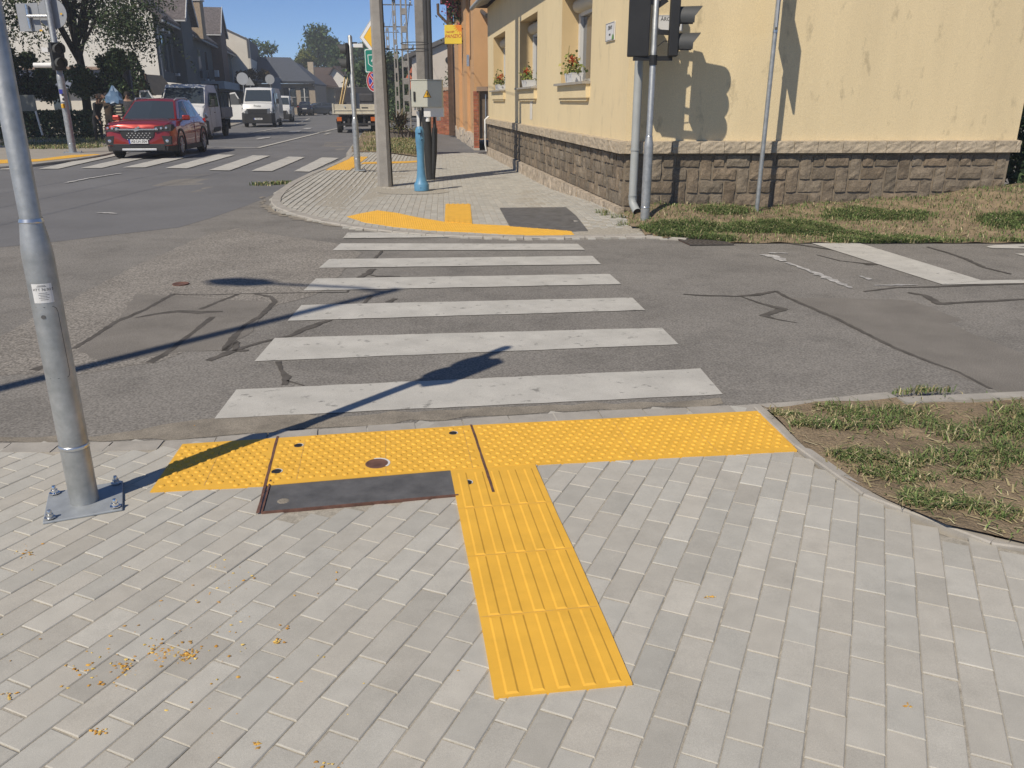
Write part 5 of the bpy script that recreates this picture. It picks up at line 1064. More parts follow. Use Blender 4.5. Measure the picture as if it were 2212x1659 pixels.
F0 = frame((0, -2.8 + .30, 1.325), (1, 0, 0), (0, .5, .3)); lettering('Posta', .2, M('print_dark', (.2, .22, .2), .6), frame((0, -2.71, 1.30), (1, 0, 0), (0, .56, .83)), ps)
dr = MB(); P = [(0, .0, .45), (0, .95, .45), (0, .95, 1.3), (0, .88, 2.05), (0, .45, 2.12), (0, .0, 1.38)]
dr.prism([(y, z) for _, y, z in P], -.03, .03, 'yz'); do = dr.build('door', van_white, ps, bevel=.01); do.location = (-1.0, -1.85, 0); do.rotation_euler = (0, 0, R(68))
b = MB(); b.prism([(.06, 1.36), (.86, 1.36), (.80, 1.98), (.46, 2.03)], -.036, .036, 'yz'); b.build('window', glass2, do)
b = MB(); b.box(-.2, .02, 1.42, -.03, .12, 1.72); b.build('mirror', trim, do, bevel=.02)
p1 = Vector((*gp(604, 264.5), 0)); van('small_van', 'smaller white van parked just behind the white delivery van', (p1.x - .4, p1.y + 2.2, zr(p1.x, p1.y)), R(11), L=4.6, W_=1.85, H_=2.0, logo=False, wr=.31, full=False)
p1 = Vector((*gp(647, 246), 0)); van('distant_van', 'distant white van behind the black hatchback', (p1.x, p1.y + 3, zr(p1.x, p1.y)), R(14), L=5, W_=2.1, H_=2.45, logo=False, full=False)
# crew-cab drop-side lorry parked behind the red car
rzp = R(8); rp = gp(486, 295); pb = Vector((rp[0], rp[1], 0)); pk = pb + Vector((-1.0 * math.cos(rzp) + 1.05 * math.sin(rzp), -1.05 - .1, 0))
t = van('crew_cab_lorry', 'grubby white crew cab drop side lorry behind the red car with its door open', (pk.x, pk.y, zr(pk.x, pk.y)), rzp, L=5.6, W_=2.05, H_=2.28, paint=old_white, cab_only=3.35, logo=False); t['category'] = 'lorry'
b = MB()
for x0_, x1_, y0_, y1_ in ((-1.06, 1.06, .65, .69), (-1.06, 1.06, 3.25, 3.29), (-1.06, -1.02, .69, 3.25), (1.02, 1.06, .69, 3.25)): b.box(x0_, y0_, .85, x1_, y1_, 1.3)
b.box(-1.0, .7, .8, 1.0, 3.24, .87); b.build('load_bed', M('weathered_side', (.27, .27, .26), .7, var=.2, vs=4), t, bevel=.01)
b = MB()
for x in (-1., 1.): b.tube([(x, .66, .9), (x, .66, 2.3)], .03, 8); b.tube([(x, 3.2, .9), (x, 3.2, 2.0)], .03, 8); b.tube([(x, .66, 2.0), (x, 3.2, 2.0)], .02, 6)
b.tube([(-1., .66, 2.28), (1., .66, 2.28)], .03, 8)
for i in range(9): b.tube([(-.9 + .22 * i, .66, .9), (-.9 + .22 * i, .66, 2.28)], .012, 5)
b.build('rack', trim, t, smooth=50)
b = MB(); b.box(-.5, -2.6, .45, .5, 3.2, .7); b.box(-.9, 2.0, .35, .9, 2.1, .8); b.build('chassis', trim, t)
for sx in (1, -1): wheel(t, sx * .86, 2.0, .35, side=sx, spokes=5, rimc=trim); b = MB(); b.box(sx * .7, 2.6, .3, sx * 1.02, 2.63, .75); b.build('mudflap', rubber, t)
dr = MB().prism([(0, .45), (1.0, .45), (1.0, 1.3), (.98, 2.0), (.50, 2.02), (.0, 1.32)], -.025, .025, 'yz'); do = dr.build('door', old_white, t, bevel=.01); do.location = (-1.02, -1.85, 0); do.rotation_euler = (0, 0, R(62))
MB().prism([(.07, 1.34), (.92, 1.34), (.91, 1.93), (.51, 1.95)], -.03, .03, 'yz').build('window', glass, do)
# drop-side lorry driving away
tl = Vector((*gp(732.6, 287), 0)); rzt = R(10); sc_ = 1.
tc = tl + Vector((math.cos(rzt) * .93 - .0, math.sin(rzt) * .93, 0))
t = thing('drop_side_lorry', 'cream drop side lorry driving away with planks leaning over its tailgate', 'lorry', (tc.x, tc.y, zr(tc.x, tc.y)), rzt)
hw = 1.16
b = MB(); b.box(-hw, -.72, .98, hw, -.66, 1.42); tg = b.build('tailgate', cream_p, t, bevel=.01)
b = MB(); b.box(-hw, -.745, 1.12, hw, -.72, 1.16); b.box(-hw, -.75, .95, hw, -.66, 1.0); b.box(-hw - .02, -.76, .95, -hw + .06, -.6, 1.46); b.box(hw - .06, -.76, .95, hw + .02, -.6, 1.46); b.build('rib', M('pale_rib', (.62, .6, .5), .5), tg)
b = MB(); b.lathe([(0, -.02), (.035, -.02), (.035, 0)], (-.55, -.745, 1.3), n=12, axis='y'); b.box(.3, -.742, 1.24, .62, -.73, 1.28, 1); b.build('latch', [chrome, trim], tg)
b = MB()
for x0_, x1_ in ((-hw, -hw + .05), (hw - .05, hw)): b.box(x0_, -.66, .98, x1_, 3.4, 1.42)
b.box(-hw, -.66, .9, hw, 3.4, .98); b.build('load_bed', cream_p, t)
b = MB(); b.box(-hw + .05, 3.38, .98, hw - .05, 3.44, 2.3); b.box(-1.0, 3.6, .5, 1.0, 5.4, 2.25); b.build('cab', M('cab_dark', (.06, .06, .065), .6), t, bevel=.05)
b = MB(); b.box(-.8, 3.57, 1.55, .8, 3.6, 2.1); b.build('rear_window', glass, t)
b = MB(); b.box(-.45, -.6, .45, -.33, 5, .88); b.box(.33, -.6, .45, .45, 5, .88); b.box(-1.0, -.62, .38, 1.0, -.5, .5); b.box(-.6, .4, .3, .6, .6, .6); b.build('chassis', trim, t)
b = MB(); b.box(-1.02, -.66, .50, -.78, -.56, .72); b.build('mudguard', trim, t)
for sx in (1, -1):
    b = MB(); b.box(sx * .98, -.7, .60, sx * .74, -.62, .80); b.build('tail_light', lamp_orange, t)
    wheel(t, sx * .88, .25, .37, w=.26, side=sx, rimc=trim); wheel(t, sx * .88, 4.2, .37, w=.22, side=sx, rimc=trim)
b = MB(); b.box(-1.0, .0, 1.0, 1.0, 3.2, 1.5); b.box(.05, .2, 1.5, .95, 3., 1.95); tag(b.build('tarpaulin_load', M('tarpaulin', (.07, .07, .075), .8, var=.25, vs=2, bump=.5, bs=5), None, bevel=.08), 'dark covered load on the bed of the drop side lorry', 'load').matrix_world = t.matrix_basis
pl = M('fresh_timber', (.66, .50, .24), .7, var=.15, vs=5)
for i, (x, x2, zt_) in enumerate(((-.86, -.48, 2.7), (-.74, -.32, 2.68), (-.92, -.66, 2.2))):
    b = MB(); b.bar((x, -.60 + .06 * i, 1.05), (x2, .9, zt_), .03, .17); o = b.build('plank', pl if i < 2 else bark)
    o.matrix_world = t.matrix_basis; tag(o, ['pale timber plank leaning on the left of the lorry tailgate', 'second pale timber plank leaning beside the first on the lorry', 'short dark board leaning behind the pale planks on the lorry'][i], 'plank', 'planks on the lorry')
# ================= FAR SIDE: HOUSES, TREES, PEOPLE =================
DKG = [(.042, .07, .03), (.055, .09, .037), (.03, .052, .024), (.085, .12, .05)]; MDG = [(.045, .085, .03), (.06, .10, .035), (.03, .06, .022), (.085, .115, .04)]; YLG = [(.13, .15, .035), (.09, .12, .03), (.17, .17, .05)]
# --- terrace of houses on the left
TA = R(-12); TP = Vector((-23.2, 56, 0)); TD = Vector((math.sin(TA), math.cos(TA), 0)); TN = Vector((math.cos(TA), -math.sin(TA), 0))
def tp(s, o, z): p = TP + TD * s + TN * o; return Vector((p.x, p.y, z))
terr = thing('terrace_house', 'long two storey terrace in shade with lit gable end and tiled bay roofs', 'house', tuple(TP))
shade_wall = M('shaded_render', (.09, .10, .10), .9, var=.12, vs=1); white_g = M('gable_render', (.78, .75, .67), .9, var=.08, vs=.6, bump=.2, bs=30); tiles = M('grey_tiles', (.12, .105, .105), .85, var=.35, vs=7, bump=.7, bs=9, fine=.3, fs=6); wht = M('white_trim', (.6, .6, .58), .6)  # street front's shade is put into the dark wall colour
def q4(b, a, c, d, e, mi=0): b.add([a, c, d, e], [(0, 1, 2, 3)], mi)
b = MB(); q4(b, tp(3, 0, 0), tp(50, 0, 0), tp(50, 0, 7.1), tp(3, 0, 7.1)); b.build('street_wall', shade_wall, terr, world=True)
b = MB(); b.add([tp(3, 0, 0), tp(3, -11, 0), tp(3, -11, 7), tp(3, -5.5, 12), tp(3, 0, 7.1)], [(0, 1, 2, 3, 4)]); b.build('gable_wall', white_g, terr, world=True); b = MB(); b.add([tp(50, 0, 0), tp(50, -11, 0), tp(50, -11, 7), tp(50, -5.5, 12), tp(50, 0, 7.1)], [(0, 1, 2, 3, 4)]); b.build('gable_wall', white_g, terr, world=True)
b = MB()
for o0, z0_ in ((.55, 6.75), (-11.5, 6.6)): q4(b, tp(2.8, o0, z0_), tp(50.2, o0, z0_), tp(50.2, -5.5, 12.15), tp(2.8, -5.5, 12.15)); q4(b, tp(2.8, o0, z0_ - .12), tp(50.2, o0, z0_ - .12), tp(50.2, o0, z0_), tp(2.8, o0, z0_))
rf = b.build('roof', tiles, terr, world=True, solid=.25)
ri = rf.matrix_basis
for s0 in (4.2, 5.8, 7.4, 20.5, 24):
    b = MB(); 
    def rp(s, t): return tp(s, .55 - 6.05 * t, 6.75 + 5.4 * t) + Vector((0, 0, .06))
    q4(b, rp(s0, .18), rp(s0 + .9, .18), rp(s0 + .9, .42), rp(s0, .42)); b.build('skylight', M('skylight_glass', (.3, .33, .36), .2), rf).matrix_basis = terr.matrix_basis.inverted()
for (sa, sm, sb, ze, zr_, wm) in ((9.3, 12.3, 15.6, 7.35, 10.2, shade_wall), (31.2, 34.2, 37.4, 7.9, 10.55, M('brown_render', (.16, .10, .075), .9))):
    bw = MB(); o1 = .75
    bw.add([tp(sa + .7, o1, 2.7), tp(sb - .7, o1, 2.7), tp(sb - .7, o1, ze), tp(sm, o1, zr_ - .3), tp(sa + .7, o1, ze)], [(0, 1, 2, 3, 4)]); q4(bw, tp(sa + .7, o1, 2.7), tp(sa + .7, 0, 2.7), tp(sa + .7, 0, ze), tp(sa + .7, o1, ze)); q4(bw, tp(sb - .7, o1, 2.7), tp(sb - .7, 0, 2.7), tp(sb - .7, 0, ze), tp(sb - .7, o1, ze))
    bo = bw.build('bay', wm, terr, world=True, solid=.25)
    bw = MB(); o2, o3 = 1.15, -5.
    for se in (sa, sb): q4(bw, tp(se, o2, ze), tp(se, o3, ze), tp(sm, o3, zr_), tp(sm, o2, zr_)); q4(bw, tp(se, o2, ze - .1), tp(se, o3, ze - .1), tp(se, o3, ze), tp(se, o2, ze))
    bw.build('bay_roof', tiles, bo).matrix_basis = terr.matrix_basis.inverted()
    bw = MB()
    for se in (sa, sb): bw.bar(tp(se, o2 + .03, ze - .05), tp(sm, o2 + .03, zr_ - .05), .05, .28)
    bw.bar(tp(sa - .02, o2, ze - .12), tp(sa - .02, -.6, ze - .12), .08, .1); bw.bar(tp(sa - .05, -.3, ze + .02), tp(sa - .4, -2.5, ze + 2.0), .18, .06); bw.build('verge_board', wht, bo).matrix_basis = terr.matrix_basis.inverted()
b = MB(); c = at(423, 20, 74); b.cbox((c.x, c.y, 8.0), 1.0, .8, 2.9); b.cbox((c.x, c.y, 9.5), 1.2, 1., .12, 0, 1); ch = b.build('chimney', [M('chimney_brick', (.34, .27, .19), .9, var=.2, vs=8), wht], terr, world=True)
b = MB()
for dx, dy in ((-.4, -.3), (.4, -.3), (.4, .3), (-.4, .3), (0, -.3)): b.bar((c.x + dx, c.y + dy, 9.5), (c.x + dx, c.y + dy, 10.9), .2)
b.cbox((c.x, c.y, 11), 1.2, 1., .15); b.build('chimney_cap', wht, ch).matrix_basis = terr.matrix_basis.inverted()
for s0 in (3.3, 17.6, 38.2, 48): b = MB(); b.tube([tp(s0, .5, 6.7), tp(s0, .12, 6.3), tp(s0, .12, 2.9)], .07, 8); b.build('downpipe', M('downpipe_grey', (.3, .33, .35), .5), terr, world=True, smooth=50)
b = MB(); b.tube([tp(2.8, .62, 6.68), tp(16, .62, 6.68)], .08, 8); b.tube([tp(17, .62, 6.68), tp(50, .62, 6.68)], .08, 8); b.build('gutter', M('gutter_zinc', (.3, .32, .33), .5), terr, world=True, smooth=50)
for s0, s1 in ((5, 6.6), (7.4, 8.6), (18.5, 20), (22, 23.6), (26.5, 28), (40, 41.6), (44, 46)):
    for z0_, z1_ in ((3.6, 6.0),):
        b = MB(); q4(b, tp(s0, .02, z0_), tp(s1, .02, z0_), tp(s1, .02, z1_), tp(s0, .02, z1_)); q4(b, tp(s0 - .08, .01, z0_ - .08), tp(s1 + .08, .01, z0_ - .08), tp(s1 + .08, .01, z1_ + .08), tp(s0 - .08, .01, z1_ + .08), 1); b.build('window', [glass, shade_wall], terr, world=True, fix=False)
for s0 in (13.5, 30, 39.4): b = MB(); p = tp(s0, .5, 4.2); b.cbox(p, .35, .8, .6, TA * -1); b.build('air_conditioner', wht, terr, world=True)
for s0 in (4.6, 6.9, 9, 25, 29): b = MB(); p = tp(s0, .2, 6.25 if s0 < 7 else 3.5); b.cbox(p, .25, .3, .18); b.build('wall_lamp', wht, terr, world=True)
b = MB(); p0_, p1_ = tp(24, 0, 2.65), tp(50, 0, 2.65); v = [tp(s, o, z) for s in (22, 51) for o, z in ((0, 2.7), (2.0, 2.7), (2.0, 3.35), (0, 3.35))]; b.add(v, [(0, 1, 2, 3), (4, 5, 6, 7), (0, 1, 5, 4), (1, 2, 6, 5), (2, 3, 7, 6)]); b.build('canopy', M('canopy_shaded_white', (.36, .42, .45), .7), terr, world=True)  # white canopy, its shade put into the blue-grey colour
b = MB(); v = [tp(s, o, z) for s in (3, 14) for o, z in ((0, 0), (1.4, 0), (1.4, 2.75), (0, 2.9))]; b.add(v, [(0, 1, 2, 3), (4, 5, 6, 7), (1, 2, 6, 5), (2, 3, 7, 6)]); b.build('porch', white_g, terr, world=True)
b = MB()
for i in range(9):
    s0 = 23 + i * 3; q4(b, tp(s0, .03, .3), tp(s0 + 2.4, .03, .3), tp(s0 + 2.4, .03, 2.5), tp(s0, .03, 2.5))
b.build('shop_front', glass, terr, world=True)['kind'] = 'stuff'
# --- pale end block beyond the terrace
gb = thing('pale_block', 'tall pale block with a sloping gable rising behind the dark terrace', 'house', (-32, 100, 0))
b = MB(); Y_ = 104; g0 = [at(x, y, Y_) for x, y in ((470, 55), (489, 62), (536, 84), (541, 126))]; v = [(g0[0].x, Y_, 0), (g0[3].x, Y_, 0), tuple(g0[3]), tuple(g0[2]), tuple(g0[1]), tuple(g0[0])]
b.add(v, [(0, 1, 2, 3, 4, 5)]); b.add([(g0[3].x, Y_, 0), (g0[3].x - 3, Y_ + 14, 0), (g0[3].x - 3, Y_ + 14, g0[3].z), (g0[3].x, Y_, g0[3].z)], [(0, 1, 2, 3)]); b.build('wall', white_wall, gb, world=True, solid=.25)
b = MB(); b.add([tuple(g0[0]), tuple(g0[1]), tuple(g0[2]), tuple(g0[3])] + [(p.x - 3, Y_ + 14, p.z) for p in g0], [(0, 1, 5, 4), (1, 2, 6, 5), (2, 3, 7, 6)]); b.build('roof', roof_dk, gb, world=True, solid=.25)
# --- grey-roofed corner building
gh = thing('corner_building', 'long low building with a big grey hipped roof and white dormers', 'building', (-27, 112, 0))
A, B, C, D = at(505, 179, 108), at(722, 184, 108), at(628, 129, 116), at(500, 127, 116)
b = MB(); b.add([A, at(680, 181, 108), C, D], [(0, 1, 2, 3)]); b.add([at(680, 181, 108), at(706, 184, 118), at(650, 140, 122), C], [(0, 1, 2, 3)]); b.build('roof', M('blue_slate', (.075, .085, .105), .7, var=.12, vs=3, bump=.3, bs=8), gh, world=True, solid=.3)
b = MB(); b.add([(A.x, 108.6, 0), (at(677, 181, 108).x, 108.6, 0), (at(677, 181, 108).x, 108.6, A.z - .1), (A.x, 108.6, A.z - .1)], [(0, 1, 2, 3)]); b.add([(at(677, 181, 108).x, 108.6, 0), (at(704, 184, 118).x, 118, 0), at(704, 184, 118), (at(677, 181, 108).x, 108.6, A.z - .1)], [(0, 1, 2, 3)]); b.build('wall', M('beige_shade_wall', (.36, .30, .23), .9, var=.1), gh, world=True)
for x0_, x1_ in ((533, 575), (583, 604), (612, 640), (648, 668)):
    a, c = at(x0_, 190, 108.4), at(x1_, 230, 108.4); b = MB(); b.box(a.x, 108.5, c.z, c.x, 108.56, a.z); w = b.build('window', glass, gh, world=True); b = MB(); m_ = (a.x + c.x) / 2; b.bar((m_, 108.47, c.z), (m_, 108.47, a.z), .12, .05); b.bar((a.x, 108.47, (a.z + c.z) / 2), (c.x, 108.47, (a.z + c.z) / 2), .12, .05); b.build('glazing_bar', wht, w).matrix_basis = gh.matrix_basis.inverted()
def roofq(x, y): t = (y - 179) / (128 - 179.); return at(x, y, 108 + 8 * t)
for x0_, x1_ in ((578, 594), (612, 628)):
    b = MB(); b.add([roofq(x0_, 162) + Vector((0, -.1, .1)), roofq(x1_, 162) + Vector((0, -.1, .1)), roofq(x1_, 147) + Vector((0, -.1, .1)), roofq(x0_, 147) + Vector((0, -.1, .1))], [(0, 1, 2, 3)]); b.build('skylight', glass, gh, world=True)
for x0_, x1_, yt in ((538, 562, 144), (508, 520, 148)):
    a, c, m_ = roofq(x0_, 166), roofq(x1_, 166), roofq((x0_ + x1_) / 2, yt); yy = a.y - 1.2; b = MB(); b.add([(a.x, yy, a.z - .2), (c.x, yy, a.z - .2), (c.x, yy, a.z + .5), (m_.x, yy, m_.z), (a.x, yy, a.z + .5), (m_.x, yy + 5, m_.z), (c.x, yy + 3.5, a.z + .5), (a.x, yy + 3.5, a.z + .5)], [(0, 1, 2, 3, 4), (4, 3, 5, 7), (3, 2, 6, 5)], 0); b.build('dormer', white_wall, gh, world=True)
b = MB(); p = roofq(545, 150); p = at(527, 145, 112); b.bar((p.x, p.y, p.z - 1), (p.x, p.y, p.z + 1.6), .35); b.build('flue', wht, gh, world=True)
# --- further houses
def gable_house(name, label, x0_, xa, x1_, ye, ya, yb, Y, dep, wm, rm, wins=(), dx=2.):
    h_ = thing(name, label, 'house', tuple(at((x0_ + x1_) / 2, yb, Y))); l, a, r, g_ = at(x0_, ye, Y), at(xa, ya, Y), at(x1_, ye, Y), at(x0_, yb, Y).z
    b = MB(); b.add([(l.x, Y, g_ - 1), (r.x, Y, g_ - 1), r, a, l], [(0, 1, 2, 3, 4)]); b.add([(r.x, Y, g_ - 1), (r.x + dx, Y + dep, g_ - 1), (r.x + dx, Y + dep, r.z), r], [(0, 1, 2, 3)]); b.add([(l.x, Y, g_ - 1), (l.x + dx, Y + dep, g_ - 1), (l.x + dx, Y + dep, l.z), l], [(0, 1, 2, 3)]); b.build('wall', wm, h_, world=True)
    ov_ = Vector((.5, 0, -.45)); b = MB(); f_ = Vector((0, -.5, .12)); d_ = Vector((dx, dep, 0))
    for e, sg in ((l, -1), (r, 1)):
        q = e + Vector((sg * .55, 0, -.45 * (a.z - e.z) / max(.1, abs(a.x - e.x)) * 1.1)); P = [q + f_, a + f_, a + f_ + d_, q + f_ + d_]; b.add(P + [p - Vector((0, 0, .2)) for p in P], [(0, 1, 2, 3), (4, 5, 6, 7), (0, 1, 5, 4), (0, 3, 7, 4)])
    b.build('roof', rm, h_, world=True)
    for (wx0, wy0, wx1, wy1) in wins:
        p, q = at(wx0, wy0, Y), at(wx1, wy1, Y); b = MB(); b.box(p.x, Y - .05, q.z, q.x, Y - .01, p.z); b.box(p.x + .08, Y - .07, q.z + .08, q.x - .08, Y - .04, p.z - .08, 1); b.build('window', [wht, M('blind', (.55, .55, .53), .6)], h_, world=True)
    return h_
gable_house('gable_house', 'white gabled house with two windows and a brown roof down the street', 690, 722, 783, 196, 144, 238, 130, 14, M('white_render', (.72, .69, .62), .9, var=.04), roof_br, ((703, 188, 716, 203), (731, 188, 744, 203)))
h2 = thing('brown_roof_house', 'house with brown ridge roof between the grey roof and the white gable', 'house', tuple(at(680, 230, 124)))
b = MB(); b.add([at(690, 181, 119), at(732, 188, 119), at(716, 163, 125), at(680, 162, 125)], [(0, 1, 2, 3)]); b.build('roof', roof_br, h2, world=True, solid=.25); b = MB(); b.add([at(668, 190, 132), at(712, 196, 132), at(722, 146, 139), at(672, 145, 139)], [(0, 1, 2, 3)]); b.build('roof', roof_br, h2, world=True, solid=.25)
b = MB(); P = [at(697, 246, 120), at(729, 246, 120), at(729, 188, 120), at(697, 182, 120)]; b.add(P, [(0, 1, 2, 3)]); b.build('wall', cream_wall, h2, world=True, solid=.25)
b = MB(); p = at(672, 150, 126); b.bar((p.x, p.y, p.z - 2.5), (p.x, p.y, p.z + 1.), .8, .6); b.build('chimney', M('tall_chimney', (.45, .38, .28), .9), h2, world=True)
# --- right-hand row: orange guest house, brick pier, cream gable, red roof
oh = thing('guest_house', 'orange plastered guest house with rough white footing beyond the yellow house', 'house', (-1.2, 30, 0))
OP = Vector((-1.12, 30.2, 0)); OD = (Vector((-2.66, 42.6, 0)) - OP).normalized(); ON = Vector((-OD.y, OD.x, 0))
def op(s, o, z): p = OP + OD * s + ON * o; return Vector((p.x, p.y, z))
b = MB()
def blk(s0, s1, o0, o1, z0_, z1_, mi=0):
    v = [op(s, o, z) for z in (z0_, z1_) for s, o in ((s0, o0), (s1, o0), (s1, o1), (s0, o1))]; b.add(v, [(3, 2, 1, 0), (4, 5, 6, 7), (0, 1, 5, 4), (1, 2, 6, 5), (2, 3, 7, 6), (3, 0, 4, 7)], mi)
blk(1.0, 12.4, 0, -6, .3, 6.2); b.build('wall', orange_pl, oh, world=True)
for s0, s1, o1 in ((1.0, 2.2, .12), (4.6, 6.0, .12), (9.4, 12.4, .14)):
    b = MB(); blk(s0, s1, .0, o1, .35, 6.0); b.build('pilaster', orange_pl, oh, world=True)
b = MB(); rr_ = random.Random(5)
for k in range(60):
    s0 = 1 + 11.4 * rr_.random(); z0_ = rr_.uniform(-.1, .3); blk(s0, s0 + .3, -.05, .14 + rr_.uniform(0, .05), z0_, z0_ + .2)
blk(1.0, 12.4, -.05, .13, -.2, .42); b.build('footing', M('white_stone', (.52, .46, .38), .9, var=.2, vs=6), oh, world=True)
b = MB(); blk(.8, 12.8, -6.3, .75, 6.0, 6.2); b.build('eaves', M('dark_eaves', (.09, .055, .045), .8), oh, world=True)
b = MB(); b.add([op(.8, .75, 6.2), op(12.8, .75, 6.2), op(12.8, -3, 9), op(.8, -3, 9)], [(0, 1, 2, 3)]); b.build('roof', roof_br, oh, world=True, solid=.25)
b = MB(); b.tube([op(13, .85, 6.05), op(12.9, .85, 5.6), op(12.6, .25, 5.0), op(12.6, .2, .2)], .07, 8); b.build('downpipe', brown_wood, oh, world=True, smooth=50)
b = MB(); a_, c_ = at(1016, 4, 36), at(1052, 34, 29.4); b.tube([a_, a_.lerp(c_, .3), c_], .07, 8); b.build('drain_pipe', M('pipe_dark', (.07, .065, .06), .5), oh, world=True, smooth=50)
b = MB(); b.bar(op(12.75, .3, 0), op(12.75, .3, 6), .3, .34); b.build('corner_post', brown_wood, oh, world=True)
b = MB(); p = at(1018, 30, 33.5); b.bar((p.x, p.y, p.z - 1.6), (p.x, p.y, p.z + 1.2), .12, .16); b.build('hanging_beam', brown_wood, oh, world=True)
b = MB(); p = at(1011, 131, 34.5); b.cbox(p, .1, .2, .42); b.build('wall_light', galv2, oh, world=True)
fl = thing('flower_basket', 'dark foliage with pink flowers hanging under the guest house eaves', 'plant', tuple(at(992, 25, 39.5)))
b = MB(); c = at(992, 14, 39.5); leaves(b, 420, lambda: (c.x + random.gauss(0, .33), c.y + random.gauss(0, .3), c.z + random.gauss(0, .55) - .1), .07, DKG, .7); b.build('foliage', leafm, fl, world=True, fix=False)
b = MB(); leaves(b, 110, lambda: (c.x - .25 + random.gauss(0, .22), c.y - .3 + random.gauss(0, .12), c.z + .1 + random.gauss(0, .45)), .05, [(.5, .05, .1), (.6, .12, .2), (.4, .03, .06)], .8); b.build('blossom', leafm, fl, world=True, fix=False)
# guest house sign
a, c = at(960, 54, 38.2), at(998, 95, 38.2); gs_ = thing('guest_house_sign', 'yellow box sign with orange sun reading PANZIÓ on the orange wall', 'sign', ((a.x + c.x) / 2, 38.2, c.z))
w_, h_ = (c.x - a.x) / 2, (a.z - c.z); sy = M('sign_lemon', (.80, .62, .06), .5, var=.03); so_ = M('sign_orange', (.78, .26, .03), .5, var=0); sp__ = M('sign_crimson', (.55, .03, .06), .5, var=0)
b = MB(); b.box(-w_, -.08, 0, w_, .08, h_); bx = b.build('box', sy, gs_, bevel=.008); b = MB(); b.tube([(w_, 0, h_ * .8), (w_ + .45, .0, h_ * .8)], .025, 6); b.tube([(w_, 0, h_ * .15), (w_ + .45, .0, h_ * .15)], .025, 6); b.build('bracket', trim, gs_)
b = MB(); P = [(w_ - .002, -.083, h_ - .002)]; n = 11
for k in range(n + 1):
    t = R(180 + 90 * k / n); r0 = w_ * (1.0 if k % 2 else .62); P.append((w_ - .002 + r0 * math.cos(t), -.083, h_ - .002 + r0 * math.sin(t)))
b.add(P, [(0, k, k + 1) for k in range(1, n + 1)]); b.build('sun', so_, bx)
lettering('PANZIÓ', .2, sp__, frame((0, -.084, h_ * .40), (1, 0, .04), (0, 0, 1)), bx, shear=.15, sx=.98); lettering('Napsugár', .1, sp__, frame((-.12, -.084, h_ * .64), (1, 0, .08), (0, 0, 1)), bx)
# garden gate between the two houses
gt = thing('garden_gate', 'brown sheet metal gate with a brick jamb between yellow and orange houses', 'gate', (-.95, 29.2, 0))
a, c = at(1037, 197, 29.6), at(1053, 296, 29.3); b = MB(); b.box(a.x - .02, 29.3, .4, c.x + .15, 29.36, a.z); b.build('leaf', M('gate_brown', (.15, .115, .08), .5, var=.1), gt, world=True)
b = MB(); b.box(a.x - .1, 29.1, a.z, c.x + .2, 29.5, a.z + .14); b.build('cap', M('gate_cap', (.27, .2, .15), .9), gt, world=True)
b = MB(); b.bar((c.x - .05, 29.28, .4), (c.x - .05, 29.28, a.z - .1), .03); b.build('rail', galv2, gt, world=True)
def brickwall(name, p, q, z0_, z1_, th, parent, bl=.26, bh=.085):
    b = MB(); P, Q = Vector(p), Vector(q); L = (Q - P).length; d = (Q - P) / L; nrm = Vector((-d.y, d.x, 0)); r = random.Random(2); j = 0; z = z0_
    while z < z1_:
        s = -(bl / 2 if j % 2 else 0)
        while s < L:
            s0, s1 = max(0, s) + .006, min(L, s + bl) - .006
            if s1 - s0 > .03:
                k = r.uniform(.75, 1.2); o = r.uniform(0, .012); v = [P + d * e + nrm * n_ + Vector((0, 0, zz)) for zz in (z + .006, min(z1_, z + bh) - .006) for e, n_ in ((s0, -th / 2 - o), (s1, -th / 2 - o), (s1, th / 2 + o), (s0, th / 2 + o))]
                b.add([(x.x, x.y, x.z) for x in v], [(4, 5, 6, 7), (0, 1, 5, 4), (1, 2, 6, 5), (2, 3, 7, 6), (3, 0, 4, 7)], 0, (k, k * r.uniform(.9, 1.1), k))
            s += bl
        z += bh; j += 1
    m0_ = P + d * .004 + nrm * -(th / 2 - .004); v = [P + d * e + nrm * n_ + Vector((0, 0, zz)) for zz in (z0_, z1_) for e, n_ in ((.003, -th / 2 + .003), (L - .003, -th / 2 + .003), (L - .003, th / 2 - .003), (.003, th / 2 - .003))]
    b.add(v, [(4, 5, 6, 7), (0, 1, 5, 4), (1, 2, 6, 5), (2, 3, 7, 6), (3, 0, 4, 7)], 1); return b.build(name, [brick, M('brick_joint', (.3, .25, .2), .9)], parent, world=True)
brickwall('jamb', (a.x - .22, 29.3, 0), (a.x - .03, 29.3, 0), .1, a.z, .3, gt)
bp_ = thing('brick_wall', 'red brick garden wall with pale coping behind the electrical cabinet', 'wall', (-3.4, 44, 0))
a, c = at(944, 196, 44), at(982, 290, 44); brickwall('brickwork', (a.x - .6, 44.6, 0), (c.x, 43.6, 0), 0, a.z, .3, bp_)
brickwall('pier', (a.x + .55, 43.9, 0), (a.x + .95, 43.8, 0), 0, a.z + .02, .45, bp_)
b = MB(); b.bar((a.x - .7, 44.6, a.z + .09), (c.x + .1, 43.6, a.z + .09), .5, .14); b.build('coping', M('coping', (.4, .31, .24), .9, var=.15), bp_, world=True)
sh = thing('wall_shrub', 'small green shrub growing over the brick wall coping', 'shrub', tuple(at(972, 190, 45))); b = MB(); c = at(972, 177, 45); leaves(b, 240, lambda: (c.x + random.gauss(0, .2), c.y + random.gauss(0, .2), c.z + random.gauss(0, .28)), .05, MDG, .6); b.build('foliage', leafm, sh, world=True, fix=False); b = MB(); b.tube([(c.x, c.y, c.z - .9), (c.x, c.y, c.z)], .02, 5); b.build('stem', bark, sh, world=True)
cg = thing('cream_house', 'plain cream gable wall under a dark sloping roof edge behind the poles', 'house', (-4.5, 58, 0))
